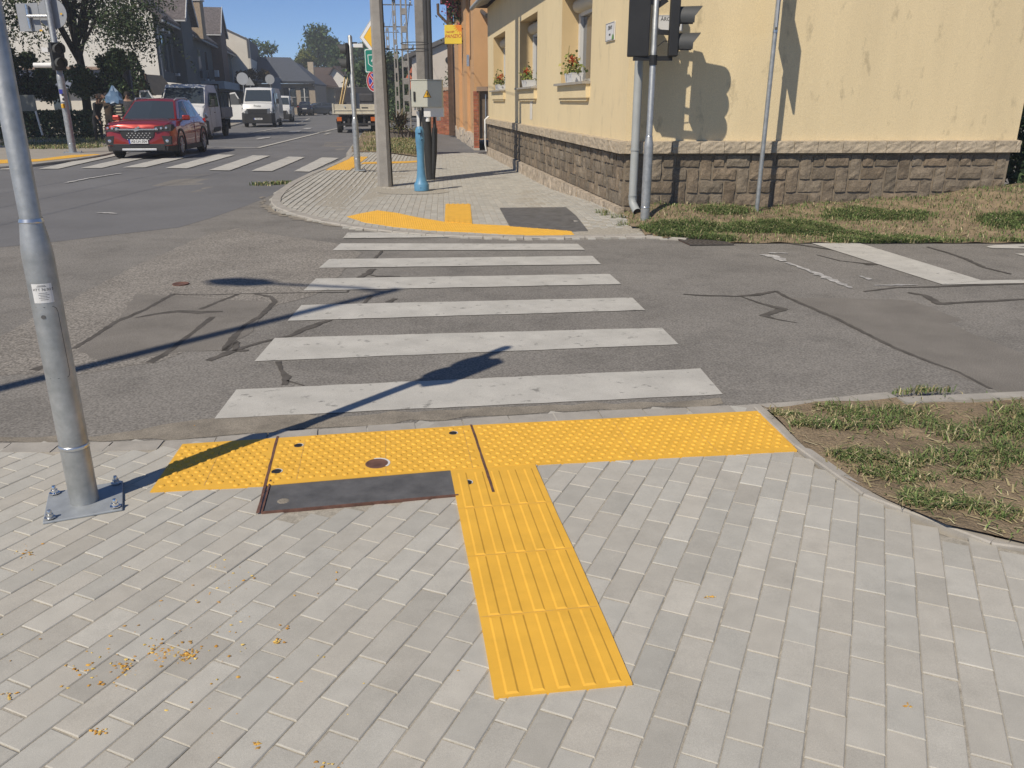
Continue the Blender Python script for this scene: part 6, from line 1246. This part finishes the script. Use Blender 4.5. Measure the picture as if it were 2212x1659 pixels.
P = [at(890, 250, 58), at(990, 250, 58), at(990, 80, 58), at(890, 126, 58)]; b = MB(); b.add(P, [(0, 1, 2, 3)]); b.add([P[0], P[0] + Vector((-2, 18, 0)), P[3] + Vector((-2, 18, 0)), P[3]], [(0, 1, 2, 3)]); b.build('wall', M('cream_gable', (.60, .54, .46), .9, var=.06, vs=.7), cg, world=True)
b = MB(); q = [P[3] + Vector((-.5, -.3, -.1)), P[2] + Vector((.2, -.3, .12))]; v = q + [p + Vector((-2, 18, 0)) for p in q[::-1]]; b.add(v + [p + Vector((0, 0, .28)) for p in v], [(0, 1, 2, 3), (4, 5, 6, 7), (0, 1, 5, 4), (0, 3, 7, 4)]); b.build('roof', M('dark_verge', (.12, .115, .11), .8, var=.2), cg, world=True)
b = MB(); c = at(969, 130, 57.95); b.lathe([(0, -.02), (.22, -.02), (.22, .05)], tuple(c), n=18, axis='y'); b.build('round_vent', black_s, cg, world=True)
b = MB(); b.tube([at(976, 94, 57.8), at(979, 250, 57.8)], .06, 8); b.build('downpipe', grey_pl, cg, world=True)
rh = thing('red_roof_house', 'small house with a bright terracotta roof between the lattice poles', 'house', (-8.5, 76, 0))
b = MB(); b.add([at(874, 174, 74), at(916, 158, 74), at(916, 128, 80), at(897, 130, 80)], [(0, 1, 2, 3)]); b.add([at(868, 200, 72), at(900, 196, 72), at(898, 178, 75), at(872, 176, 75)], [(0, 1, 2, 3)]); b.build('roof', roof_red, rh, world=True, solid=.25)
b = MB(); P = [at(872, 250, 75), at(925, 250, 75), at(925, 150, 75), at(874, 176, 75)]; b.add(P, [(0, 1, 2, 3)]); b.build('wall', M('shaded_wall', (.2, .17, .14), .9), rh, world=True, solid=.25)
# --- lattice utility poles and wires
def lattice(name, label, base, h, w0, w1, rz, arms=(), cat='utility pole'):
    t = thing(name, label, cat, base, rz); b = MB(); n = int(h / .9)
    for sx in (-1, 1): b.bar((sx * (w0 / 2 - .045), 0, 0), (sx * (w1 / 2 - .035), 0, h), .09, .16)
    for k in range(n + 1):
        z = h * k / n; w_ = w0 + (w1 - w0) * k / n; b.box(-w_ / 2 + .03, -.075, z - .16, w_ / 2 - .03, .075, z + .18)
    b.build('shaft', concrete, t, bevel=.02)
    for z, L in arms:
        b = MB(); b.bar((-L / 2, 0, z), (L / 2, 0, z), .07); b.build('crossarm', steel_cover, t)
        for k in range(3): b = MB(); b.lathe([(.02, z + .03), (.06, z + .1), (.045, z + .14), (.07, z + .18), (.03, z + .26), (0, z + .27)], (L * (-.45 + .45 * k), 0, 0), n=8); b.build('insulator', galv2, t, smooth=60)
    return t
pB = at(881, 262, 50); lattice('lattice_pole', 'nearest pale concrete lattice pole with oval openings behind the planter', (pB.x, 50, -.05), 11, .46, .3, R(4), ((7.5, 1.0), (4.45, 1.0)))
pA = at(861, 259, 62); lattice('lattice_pole', 'second pale lattice pole carrying a crossarm left of the nearest lattice pole', (pA.x, 62, -.05), 8.4, .34, .22, R(8), ((8.0, 2.6), (6.6, 1.6)))
b = MB(); b.tube([(pA.x - .1, 62, 8.3), (pA.x - .3, 62, 12)], .07, 8); b.tube([(pA.x - .1, 62, 8.35), (pA.x - .1, 62, 8.55)], .3, 10); tag(b.build('mast', galv, None, smooth=50), 'thin steel mast standing on top of the second lattice pole', 'mast')
pC = at(845, 255, 100); lattice('lattice_pole', 'small distant lattice pole with a three insulator crossarm above the thicket', (pC.x, 100, 0), 9.3, .5, .34, R(8), ((9.0, 2.6), (7.2, 2.2)))
wr_ = MB()
def wire(p, q, sag): p, q = Vector(p), Vector(q); wr_.tube([p.lerp(q, k / 10) - Vector((0, 0, sag * 4 * (k / 10) * (1 - k / 10))) for k in range(11)], .009, 4, caps=False)
wm_ = M('wire', (.03, .03, .035), .6)
for i, dx in enumerate((-1.2, 0., 1.2)):
    for p, q, sg in (((pA.x + dx, 62, 8.25), (pC.x + dx * .9, 100, 9.2), .5), ((pA.x + dx, 62, 8.25), (-14 + dx, -6, 8.8), 1.2)):
        wr_ = MB(); wire(p, q, sg); tag(wr_.build('overhead_wire', wm_, None), 'thin overhead wire strung from the second lattice pole crossarm', 'wire', 'overhead wires along the street')
for p, q, sg in (((pB.x, 50, 7.5), (c1[0] - .15, c1[1], 5.6), .3), ((pB.x, 50, 4.5), (c1[0] - .2, c1[1], 4.2), .1), ((pA.x, 62, 6.6), (-7, 85, 3.6), .2)):
    wr_ = MB(); wire(p, q, sg); tag(wr_.build('overhead_wire', wm_, None), 'thin service wire tied to the side of a lattice pole', 'wire', 'service wires to the houses')
b = MB(); p = at(866, 108, 17.6)
for dz in (0, .12): b.tube([(p.x + .28 + .28 * math.cos(R(20 * k)), 17.6 + .05 * math.sin(R(20 * k)), p.z + dz + .03 * math.sin(R(20 * k))) for k in range(19)], .008, 5)
tag(b.build('cable_loop', black_pl, None, smooth=50), 'black cable loop hung on the left of the cabinet pole', 'cable')
# --- planter with yucca
pp = gp(865, 300, zp); plz = zp(*pp) + .02
pt = thing('planter', 'low planter of upright grey pickets on the grass strip', 'planter', (pp[0], pp[1], plz)); b = MB()
for k in range(26):
    a = 6.2832 * k / 26; b.bar((.62 * math.cos(a), .5 * math.sin(a), 0), (.64 * math.cos(a), .52 * math.sin(a), .36), .12, .05)
b.build('picket', M('planter_grey', (.17, .15, .13), .9, var=.2, vs=8), pt)['kind'] = 'stuff'; b = MB(); b.lathe([(0, .33), (.62, .3)], n=16); b.build('soil', soil, pt)
yu = thing('yucca', 'dark spiky yucca plant with drooping leaves in the grey planter', 'plant', (pp[0], pp[1], plz + .3))
def blade(b, p, d, L, w_, droop, c):
    d = Vector(d).normalized(); a = d.cross(Vector((0, 0, 1))).normalized() * w_ / 2; v = []
    for k in range(6):
        t = k / 5; q = Vector(p) + d * L * t - Vector((0, 0, droop * L * t * t)); ww = a * (1 - t ** 2) * (1 if k else .7); v += [q - ww, q + ww]
    b.add(v, [(2 * k, 2 * k + 1, 2 * k + 3, 2 * k + 2) for k in range(5)], 0, c)
b = MB()
for _ in range(70):
    a = random.uniform(0, 6.28); e = random.uniform(.05, 1.4); c_y = random.choice([(.075, .065, .04), (.11, .085, .045), (.055, .06, .03), (.15, .12, .065)]); blade(b, (random.gauss(0, .12), random.gauss(0, .1), random.uniform(0, .35)), (math.cos(a) * math.cos(e), math.sin(a) * math.cos(e), math.sin(e)), random.uniform(.7, 1.3), .11, .4, c_y)
leaves(b, 160, lambda: (random.gauss(0, .42), random.gauss(0, .35), random.uniform(0, .22)), .06, [(.16, .15, .05), (.1, .12, .04)], .5); b.build('foliage', leafm, yu, fix=False); b = MB(); b.tube([(0, 0, -.05), (0, 0, .5)], .09, 8); b.build('trunk', bark, yu)
# --- trees
bark_dk = M('dark_bark', (.022, .018, .014), .95, var=.3, vs=10)
def tree(name, label, base, th, cr, n, size, pal, tr=.18, blobs_=9, hang=0, seed=1, cat='tree', flat=1., group=None, clump=0.0):
    r = random.Random(seed); t = thing(name, label, cat, base, 0, group); b = MB(); c0 = Vector((0, 0, th)); bl_ = []
    for k in range(blobs_):
        a = r.uniform(0, 6.28); q = r.uniform(.15, .85); c = Vector((math.cos(a) * cr * q, math.sin(a) * cr * q, th + cr * flat * r.uniform(-.35, .75))); bl_.append((c, cr * r.uniform(.28, .5), r.uniform(.75, 1.25)))
    b.tube([(0, 0, -.2), (r.uniform(-.1, .1), 0, th * .5), (0, 0, th)], [tr, tr * .8, tr * .55], 9)
    for c, rr, _ in bl_: b.tube([(0, 0, th * r.uniform(.55, .95)), c * .55 + Vector((0, 0, th * .45)), c], [tr * .4, tr * .25, tr * .08], 5)
    b.build('trunk', bark_dk, t, smooth=60); b = MB(); st_ = random.getstate(); random.seed(seed)
    per = n // (blobs_ or 1)
    for c, rr, br in bl_:
        pal2 = [tuple(q * br for q in p) for p in pal]
        def f():
            d = Vector((random.gauss(0, 1), random.gauss(0, 1), random.gauss(0, 1))).normalized() * rr * (random.random() ** .4) * random.uniform(.75, 1.15); d.z *= .8; return c + d
        leaves(b, per, f, size, pal2, .55)
    for _ in range(hang):
        a = random.uniform(0, 6.28); q = c0 + Vector((math.cos(a) * cr * random.uniform(.5, 1.05), math.sin(a) * cr * random.uniform(.5, 1.05), random.uniform(-.3, .5) * cr)); L = random.uniform(.8, 2.2); dr = Vector((math.cos(a) * .5, math.sin(a) * .5, -1)).normalized()
        for k in range(int(L / .06)):
            p = q + dr * (.06 * k) + Vector((random.gauss(0, .05), random.gauss(0, .05), random.gauss(0, .05))); leaves(b, 1, lambda: p, size * .9, pal, .4)
    b.build('crown', leafm, t, fix=False); random.setstate(st_); return t
tree('weeping_tree', 'large dark tree with drooping twigs hanging before the pale gable', (-18.3, 37, .1), 5.4, 3.7, 26000, .066, DKG + [(.05, .06, .02)], .2, 16, 220, 3)
tree('broadleaf_tree', 'tree beyond the far left sign backs with yellowish leaves', (-21.6, 34.5, .1), 4.6, 2.6, 5000, .085, MDG + YLG[:1], .2, 10, 40, 5)
tree('shade_tree', 'tall tree left of the view whose shade darkens the far left corner', (-21.6, 27.6, .1), 6.2, 3.7, 7000, .13, DKG, .3, 12, 0, 6)
tree('shade_tree', 'second tall tree left of the view shading the low hedge', (-24.6, 31.5, .1), 6.4, 4.2, 7000, .13, DKG, .3, 12, 0, 16)
tree('dark_evergreen', 'broad dark evergreen bush behind the far left signal pole', (-20.9, 37.5, .1), 2.3, 1.5, 8000, .085, DKG, .16, 12, 0, 8, flat=1.2)
tree('dark_evergreen', 'rounded dark evergreen below the drooping twigs left of the carried blue bag', (-17.1, 36.6, .1), 2.4, 1.3, 7000, .085, DKG, .14, 9, 0, 9, flat=1.1)
for i, x in enumerate((249, 289)):
    p = at(x, 150, 45); t = thing('thuja', ['left of two dark pointed thujas rising above the low flat roof', 'right of two dark pointed thujas rising above the low flat roof'][i], 'tree', (p.x, 45, .1), 0, 'pointed thujas by the flat roof'); b = MB(); b.tube([(0, 0, 0), (0, 0, 3)], .08, 6); b.build('trunk', bark, t); b = MB(); rnd = random
    def f():
        z = random.random() ** .8 * 3.9; r0 = (.75 * (1 - (z / 4.0) ** 2.5) + .05) * random.uniform(.8, 1.05); a = random.uniform(0, 6.28); return (r0 * math.cos(a), r0 * math.sin(a), z)
    leaves(b, 2600, f, .09, DKG, .6); b.build('crown', leafm, t, fix=False)
tree('ornamental_tree', 'small reddish brown tree in front of the grey hipped roof', (at(545, 230, 92).x, 92, 0), 3., 1.75, 3400, .15, [(.06, .045, .025), (.085, .06, .03), (.045, .04, .02), (.12, .07, .03)], .1, 9, 0, 11)
BT = ((686, 114, 165, 5.5, 'round dark green treetop above the brown roofs', 21), (735, 128, 150, 3.2, 'smaller green treetop just left of the silver signal pole', 22), (752, 132, 140, 3.6, 'tree behind the white gable right of the silver pole', 23), (790, 160, 145, 4.2, 'dark tree half hidden behind the concrete pole', 24), (860, 200, 84, 4.6, 'dense dark thicket tree behind the lattice poles', 25), (838, 215, 96, 4.5, 'dark thicket tree left of the lattice poles', 26), (884, 215, 90, 4., 'dark tree under the terracotta roof', 27), (850, 232, 68, 2.1, 'low dark bush at the roadside behind the lattice poles', 28), (832, 240, 74, 2.3, 'low dark bush right beside the concrete pole', 29), (540, 135, 150, 4.2, 'tree line showing just above the grey roof', 30), (850, 170, 110, 2.6, 'light green treetop above the dark thicket', 31), (655, 130, 150, 2.4, 'yellow green treetop at the foot of the round dark treetop', 32))
for x, y, Y, cr, lb_, sd in BT:
    c = at(x, y, Y); tree('distant_tree', lb_, (c.x, Y, 0), max(1.0, c.z), cr, 4200, cr * .062, (YLG if sd == 32 else MDG if sd in (21, 22, 23, 30, 31) else DKG), .2, 12, 0, sd, flat=.8 if cr > 3 else 1.)
bh = thing('yard_hedge', 'dark overgrown hedge beyond the right end of the yellow house', 'hedge', (9.5, 13.6, .3)); b = MB(); leaves(b, 9000, lambda: (random.uniform(-1.6, 5), random.uniform(-.9, 4), abs(random.gauss(0, .9))), .085, DKG, .5); b.build('foliage', leafm, bh, fix=False)
b = MB(); [b.tube([(x, .3, -.5), (x + .1, .3, 1.2)], .03, 5) for x in (-1, 0, 1.2, 2.4, 4)]; b.build('stem', bark, bh)['kind'] = 'stuff'
for x0_, x1_, y in ((-22, -17.6, 36.4), (-27, -22, 37)):
    h_ = thing('low_hedge', 'low clipped dark hedge along the left pavement' if x0_ > -24 else 'continuing low dark hedge farther left', 'hedge', ((x0_ + x1_) / 2, y, .1)); b = MB(); hl_ = (x1_ - x0_) / 2
    leaves(b, 6000, lambda: (random.uniform(-hl_, hl_), random.uniform(-.5, .5), random.random() ** .7 * 1.15), .075, DKG, .6); b.build('foliage', leafm, h_, fix=False); b = MB(); [b.tube([(k * hl_ / 3, 0, 0), (k * hl_ / 3, 0, .7)], .025, 5) for k in (-2, -1, 0, 1, 2)]; b.build('stem', bark, h_)['kind'] = 'stuff'
# --- low flat-roofed building, awning, advertising panel, small box sign
lw_ = thing('flat_roof_building', 'low flat roofed white building half hidden behind the dark shrubs', 'building', (-22, 48, .1))
b = MB(); b.box(-29, 48, .1, -21.8, 50, 2.3); b.build('wall', white_wall, lw_, world=True)
b = MB(); b.box(-29.2, 47.5, 2.3, -21.6, 50, 3.25); b.build('fascia', M('bluish_fascia', (.22, .25, .33), .7, var=.08), lw_, world=True)
b = MB(); b.box(-29.4, 47.3, 3.25, -21.3, 50, 3.4); b.build('roof', M('flat_roof_edge', (.33, .24, .19), .8), lw_, world=True)
for x in (-27.5, -25.5): b = MB(); b.box(x, 47.93, .1, x + .9, 47.98, 2.2); b.build('window', glass, lw_, world=True)
aw = thing('garden_awning', 'beige pointed awning with dark pole beside the advertising panel', 'awning', (at(290, 230, 45).x, 45, .1))
P = [at(285, 205, 45), at(308, 160, 45.5), at(334, 205, 46)]; b = MB(); b.add([P[0], P[1], P[2], P[1] + Vector((0, 2.5, 0)), P[0] + Vector((0, 3, 0)), P[2] + Vector((0, 3, 0))], [(0, 1, 2), (0, 4, 3, 1), (1, 3, 5, 2)]); b.build('canvas', M('beige_canvas', (.42, .33, .21), .9), aw, world=True, solid=.03)
b = MB(); p = at(311, 160, 45); b.bar((p.x, 45, .1), p, .2); b.build('pole', brown_wood, aw, world=True)
a, c = at(247, 148, 37.5), at(287, 203, 37.5); ad = thing('advertising_panel', 'dark framed advertising panel on a post near the lorry door', 'sign', (a.x, 37.5, .1))
b = MB(); b.box(a.x, 37.45, c.z, c.x, 37.6, a.z); b.build('frame', M('panel_frame', (.055, .06, .085), .6), ad, world=True); b = MB(); b.box(a.x + .13, 37.43, c.z + .3, c.x - .13, 37.45, a.z - .1); pn = b.build('poster', M('poster_grey', (.17, .165, .185), .6, var=.2, vs=2), ad, world=True)
b = MB(); m_ = (a.x + c.x) / 2; zc = (a.z + c.z) / 2; b.add([(m_ - .02, 37.425, zc), (m_ + .06, 37.425, zc - .05), (m_ + .22, 37.425, zc + .02), (m_ + .1, 37.425, zc + .02), (m_ + .04, 37.425, zc + .05)], [(0, 1, 2, 3, 4)]); b.build('bird_mark', black_s, pn).matrix_basis = ad.matrix_basis.inverted()
b = MB(); b.bar((a.x - .03, 37.5, .1), (a.x - .06, 37.5, a.z + .3), .1); b.bar((c.x, 37.55, .1), (c.x, 37.55, c.z), .08); b.build('post', steel_cover, ad, world=True)
a, c = at(48, 205, 30), at(80, 240, 30); bs_ = thing('small_sign', 'small grey board on a thin slanted stake behind the far signal pole', 'sign', (a.x, 30, .13)); b = MB(); b.box(a.x - .1, 29.98, c.z, c.x, 30.02, a.z); b.build('board', M('dull_board', (.16, .17, .15), .7), bs_, world=True); b = MB(); b.bar(at(77, 240, 30), at(92, 292, 30), .05); b.build('stake', galv, bs_, world=True)
# --- far left signal pole
lp = gp(158, 330, ZLK); Yl = lp[1]
t = signal_pole('signal_pole', 'far left signal pole with sign backs, white arms and yellow push button', lp, .13, 5.4, .105, .085, at(140, 160, Yl).z - .27, .5, .3)
def loc(x, y, dy=0.): p = at(x, y, Yl + dy); return Vector((p.x - lp[0], p.y - lp[1], p.z - .13))
P = [loc(*q, .12) for q in ((33, 8), (80, 6), (90, 67), (44, 68))]; b = MB(); b.add(P + [p + Vector((0, .02, 0)) for p in P], [(0, 1, 2, 3), (7, 6, 5, 4), (0, 4, 5, 1), (2, 6, 7, 3), (1, 5, 6, 2), (0, 3, 7, 4)]); b.build('rectangular_sign', signback, t)
c = loc(113, 29, .14); b = MB(); b.lathe([(0, -.01), (.42, -.01), (.42, .01), (0, .01)], tuple(c), n=28, axis='y'); b.build('round_sign', signback, t, smooth=40)
b = MB(); b.tube([loc(60, 35, .0), loc(106, 35, .0)], .045, 8); b.tube([loc(56, 10, .06), loc(66, 62, .06)], .045, 8); b.build('sign_arm', galv2, t, smooth=50)
b = MB(); b.add([loc(*q, .10) for q in ((85, 64), (91, 64), (92, 67.5), (86, 67.5))], [(0, 1, 2, 3)]); b.add([loc(*q, .10) for q in ((130, 28), (134, 28), (134, 32), (130, 32))], [(0, 1, 2, 3)]); b.build('yellow_label', yellow_s, t)
b = MB(); b.tube([loc(74, 141, -.05), loc(113, 141, -.05)], .075, 10); b.build('white_arm', white_pl, t, smooth=50); b = MB(); a, c = loc(95, 103, -.05), loc(110, 113, -.05); b.box(a.x, -.2, c.z, c.x, 0, a.z); b.build('detector', white_pl, t)
head(t, loc(124, 122, -.1), (.75, -.66, 0), 2, .34, .38, .2, world=False, vl=.26)
b = MB(); a, c = loc(128, 193, -.12), loc(140, 220, -.12); b.box(a.x, a.y - .03, c.z, c.x, a.y + .04, a.z); ib = b.build('notice', white_s, t)
b = MB(); b.box(a.x, a.y - .034, a.z - .13, c.x, a.y - .03, a.z); b.build('blue_band', blue_s, ib); b = MB(); b.lathe([(0, -.002), (.04, 0)], ((a.x + c.x) / 2 + .04, a.y - .034, c.z + .07), n=12, axis='y'); b.lathe([(0, -.002), (.04, 0)], ((a.x + c.x) / 2 + .04, a.y - .034, c.z + .2), n=12, axis='y'); b.build('dot', black_s, ib)
b = MB(); a, c = loc(133, 224, -.13), loc(140, 234, -.13); b.box(a.x, a.y - .06, c.z, c.x, a.y + .08, a.z); b.build('push_button', yellow_s, t, bevel=.02)
# --- street signs seen from behind beside the vans
for x, y, Y, sh, lb_ in ((524, 172, 62, 'round', 'round sign seen from behind left of the delivery van'), (540, 178, 76, 'tri', 'triangular sign seen from behind above the delivery van'), (583, 173, 78, 'round', 'smaller round sign back right of the delivery van'), (597, 181, 80, 'rect', 'rectangular sign back right of the smaller round sign')):
    c = at(x, y, Y); t = thing('road_sign', lb_, 'road sign', (c.x, Y, .06)); b = MB(); b.tube([(0, .04, 0), (0, .04, c.z + .3)], .04, 6); b.build('post', galv, t); r_ = .42; b = MB()
    if sh == 'round': b.lathe([(0, -.01), (r_, -.01), (r_, .01), (0, .01)], (0, 0, c.z), n=24, axis='y')
    elif sh == 'tri': b.prism([(-.4, c.z - .3), (.4, c.z - .3), (0, c.z + .4)], -.01, .01, 'xz')
    else: b.prism([(-.4, c.z - .55), (.4, c.z - .55), (.4, c.z + .5), (-.4, c.z + .5)], -.01, .01, 'xz')
    b.build('plate', signback, t, smooth=40)
# --- people by the lorry door
skin = M('skin', (.30, .17, .11), .6, var=.08); hairm = M('dark_hair', (.02, .014, .012), .8)
def person(label, loc_, rz, joints, shirt, trouser, k=1.):
    t = thing('person', label, 'person', loc_, rz); me = bpy.data.meshes.new('body'); V = []; E_ = []; Rr = []; ix = {}
    for n_, (p, r_, par) in joints.items():
        ix[n_] = len(V); V.append(tuple(q * k for q in p)); Rr.append(r_ * k)
        if par: E_.append((ix[par], ix[n_]))
    me.from_pydata(V, E_, []); o = bpy.data.objects.new('body', me); COL.objects.link(o); o.modifiers.new('skin', 'SKIN'); 
    for i, v in enumerate(me.skin_vertices[0].data): v.radius = (Rr[i], Rr[i]); v.use_root = (i == 0)
    sb = o.modifiers.new('sub', 'SUBSURF'); sb.levels = sb.render_levels = 1
    m2 = bpy.data.meshes.new_from_object(o.evaluated_get(bpy.context.evaluated_depsgraph_get())); o.modifiers.clear(); o.data = m2; bpy.data.meshes.remove(me)
    for m_ in (shirt, trouser, skin): m2.materials.append(m_)
    nn = list(joints.items())
    for pl_ in m2.polygons:
        c = pl_.center; best = min(nn, key=lambda q: (Vector(q[1][0]) * k - c).length - q[1][1] * k * .6)[0]
        pl_.material_index = 2 if best[:4] in ('head', 'neck', 'hand', 'fing', 'thum', 'fore', 'nose') else (1 if best[:3] in ('hip', 'kne', 'ank', 'toe', 'pel') else 0); pl_.use_smooth = True
    o.parent = t; hd_ = Vector(joints['head'][0]) * k; b = MB(); b.lathe([(.02, .13), (.07, .12), (.105, .07), (.115, .0), (.108, -.05)], tuple(hd_ + Vector((0, .02, .02))), n=14); b.build('hair', hairm, t, smooth=60); b = MB()
    for sx in (-1, 1): b.lathe([(0, -.01), (.012, 0)], (hd_.x + sx * .035, hd_.y - .098, hd_.z + .01), n=6, axis='y')
    b.build('eye', hairm, t)['kind'] = 'stuff'; return t
def hand_j(J, side, wrist, tip):   # five short finger chains rooted in the palm
    w_, d = Vector(wrist), (Vector(tip) - Vector(wrist)); L = .1; d = d.normalized(); a = d.orthogonal().normalized(); J['hand' + side] = (tuple(w_ + d * .05), .032, 'wrist' + side)
    for i in range(4): p = w_ + d * .09 + a * (-.03 + .02 * i); q = p + d * (.06 + .012 * (i in (1, 2))) + d.cross(a) * .015; J['fing%d%s' % (i, side)] = (tuple(p), .011, 'hand' + side); J['fingt%d%s' % (i, side)] = (tuple(q), .008, 'fing%d%s' % (i, side))
    p = w_ + d * .04 - a * .045; J['thum' + side] = (tuple(p), .012, 'hand' + side); J['thumt' + side] = (tuple(p + d * .04 - a * .015), .009, 'thum' + side)
def standing(arm_l, arm_r, lean=0., wide=.12):
    y = lambda z: -lean * max(0, z - .95)
    J = {'pelvis': ((0, 0, .95), .14, None), 'waist': ((0, y(1.1), 1.1), .13, 'pelvis'), 'chest': ((0, y(1.33), 1.33), .155, 'waist'), 'necka': ((0, y(1.5), 1.5), .06, 'chest'), 'head': ((0, y(1.64) - .02, 1.64), .098, 'necka'), 'headtop': ((0, y(1.72) - .01, 1.72), .08, 'head'), 'nose': ((0, y(1.63) - .12, 1.625), .016, 'head')}
    for s_, sx, (el_, wr__) in (('L', -1, arm_l), ('R', 1, arm_r)):
        J['shoulder' + s_] = ((sx * .2, y(1.42), 1.42), .07, 'chest'); J['elbow' + s_] = (el_, .05, 'shoulder' + s_); J['wrist' + s_] = (wr__, .034, 'elbow' + s_); J['forearm' + s_] = (tuple((Vector(el_) * .4 + Vector(wr__) * .6)), .042, 'elbow' + s_); hand_j(J, s_, wr__, Vector(wr__) * 2 - Vector(el_))
        J['hip' + s_] = ((sx * .1, 0, .86), .1, 'pelvis'); J['knee' + s_] = ((sx * wide, -.04, .48), .07, 'hip' + s_); J['ankle' + s_] = ((sx * wide, .02, .09), .045, 'knee' + s_); J['toe' + s_] = ((sx * wide, -.14, .045), .04, 'ankle' + s_)
    return J
pb_ = at(268, 290, 34); person('person in a black printed T shirt standing by the open lorry door', (pb_.x + .25, 34.2, .12), R(15), standing(((-.30, -.02, 1.17), (-.28, -.2, 1.02)), ((.30, -.02, 1.17), (.26, -.22, 1.05))), M('black_shirt', (.02, .02, .024), .9, var=.3, vs=30, col2=(.10, .10, .11)), M('dark_trousers', (.03, .028, .03), .9), 1.05)
pa_ = at(246, 290, 33); person('person in brown clothes holding a blue plastic bag up in front of the face', (pa_.x - .05, 33, .12), R(-10), standing(((-.32, -.2, 1.32), (-.16, -.36, 1.58)), ((.32, -.2, 1.32), (.16, -.36, 1.58))), M('brown_jacket', (.05, .033, .02), .9, var=.2), M('brown_trousers', (.035, .026, .02), .9), 1.02)
pc_ = at(205, 290, 33.4); person('person in black bending forward beside the dark hedge', (pc_.x + .15, 33.4, .12), R(55), standing(((-.25, -.42, 1.05), (-.2, -.55, .8)), ((.25, -.42, 1.05), (.2, -.55, .8)), lean=.75), M('dark_jacket', (.018, .018, .02), .9, var=.2), M('black_trousers', (.02, .02, .022), .9), 1.0)
c = at(246, 207, 32.6); r_ = random.Random(4); b = MB(); v = []; n = 14
for i, (z, rr) in enumerate(((.36, .03), (.3, .08), (.15, .2), (.0, .30), (-.15, .34), (-.26, .3), (-.33, .12))):
    for k in range(n): a = 6.2832 * k / n; q = rr * r_.uniform(.75, 1.2); v.append((c.x + q * math.cos(a), c.y + q * .6 * math.sin(a), c.z + z + r_.uniform(-.03, .03)))
b.add(v, [(i * n + k, i * n + (k + 1) % n, (i + 1) * n + (k + 1) % n, (i + 1) * n + k) for i in range(6) for k in range(n)]); tag(b.build('plastic_bag', M('blue_plastic', (.11, .19, .30), .35, var=.15, vs=5), None, smooth=20), 'light blue plastic bag held up by the person in brown', 'bag')
c = at(258, 246, 32.5); b = MB()
for k in range(7): b.box(c.x - .12, 32.45, c.z - .32 + .11 * k, c.x + .12, 32.6, c.z - .27 + .11 * k, 1)
b.box(c.x - .1, 32.47, c.z - .34, c.x + .1, 32.58, c.z + .46); tag(b.build('striped_bag', [M('bag_cream', (.5, .45, .33), .8), black_s], None), 'cream and black striped bag hanging between the two standing people', 'bag')
# ================= ADDED THIN HAZE LIFTING THE DISTANT DARKS =================
hz = MB().box(-720, -220, -2, 720, 1220, 19).build('haze', None); hz['kind'] = 'stuff'; hz['label'] = 'thin added haze over the whole street that lifts the distant darks'
hm = bpy.data.materials.new('haze_air'); hm.use_nodes = True; n_ = hm.node_tree.nodes; n_.clear()
pv = n_.new('ShaderNodeVolumePrincipled'); pv.inputs['Color'].default_value = (.86, .91, .96, 1); pv.inputs['Density'].default_value = .0013; pv.inputs['Anisotropy'].default_value = 0.
om = n_.new('ShaderNodeOutputMaterial'); hm.node_tree.links.new(pv.outputs[0], om.inputs['Volume']); hz.data.materials.clear(); hz.data.materials.append(hm)
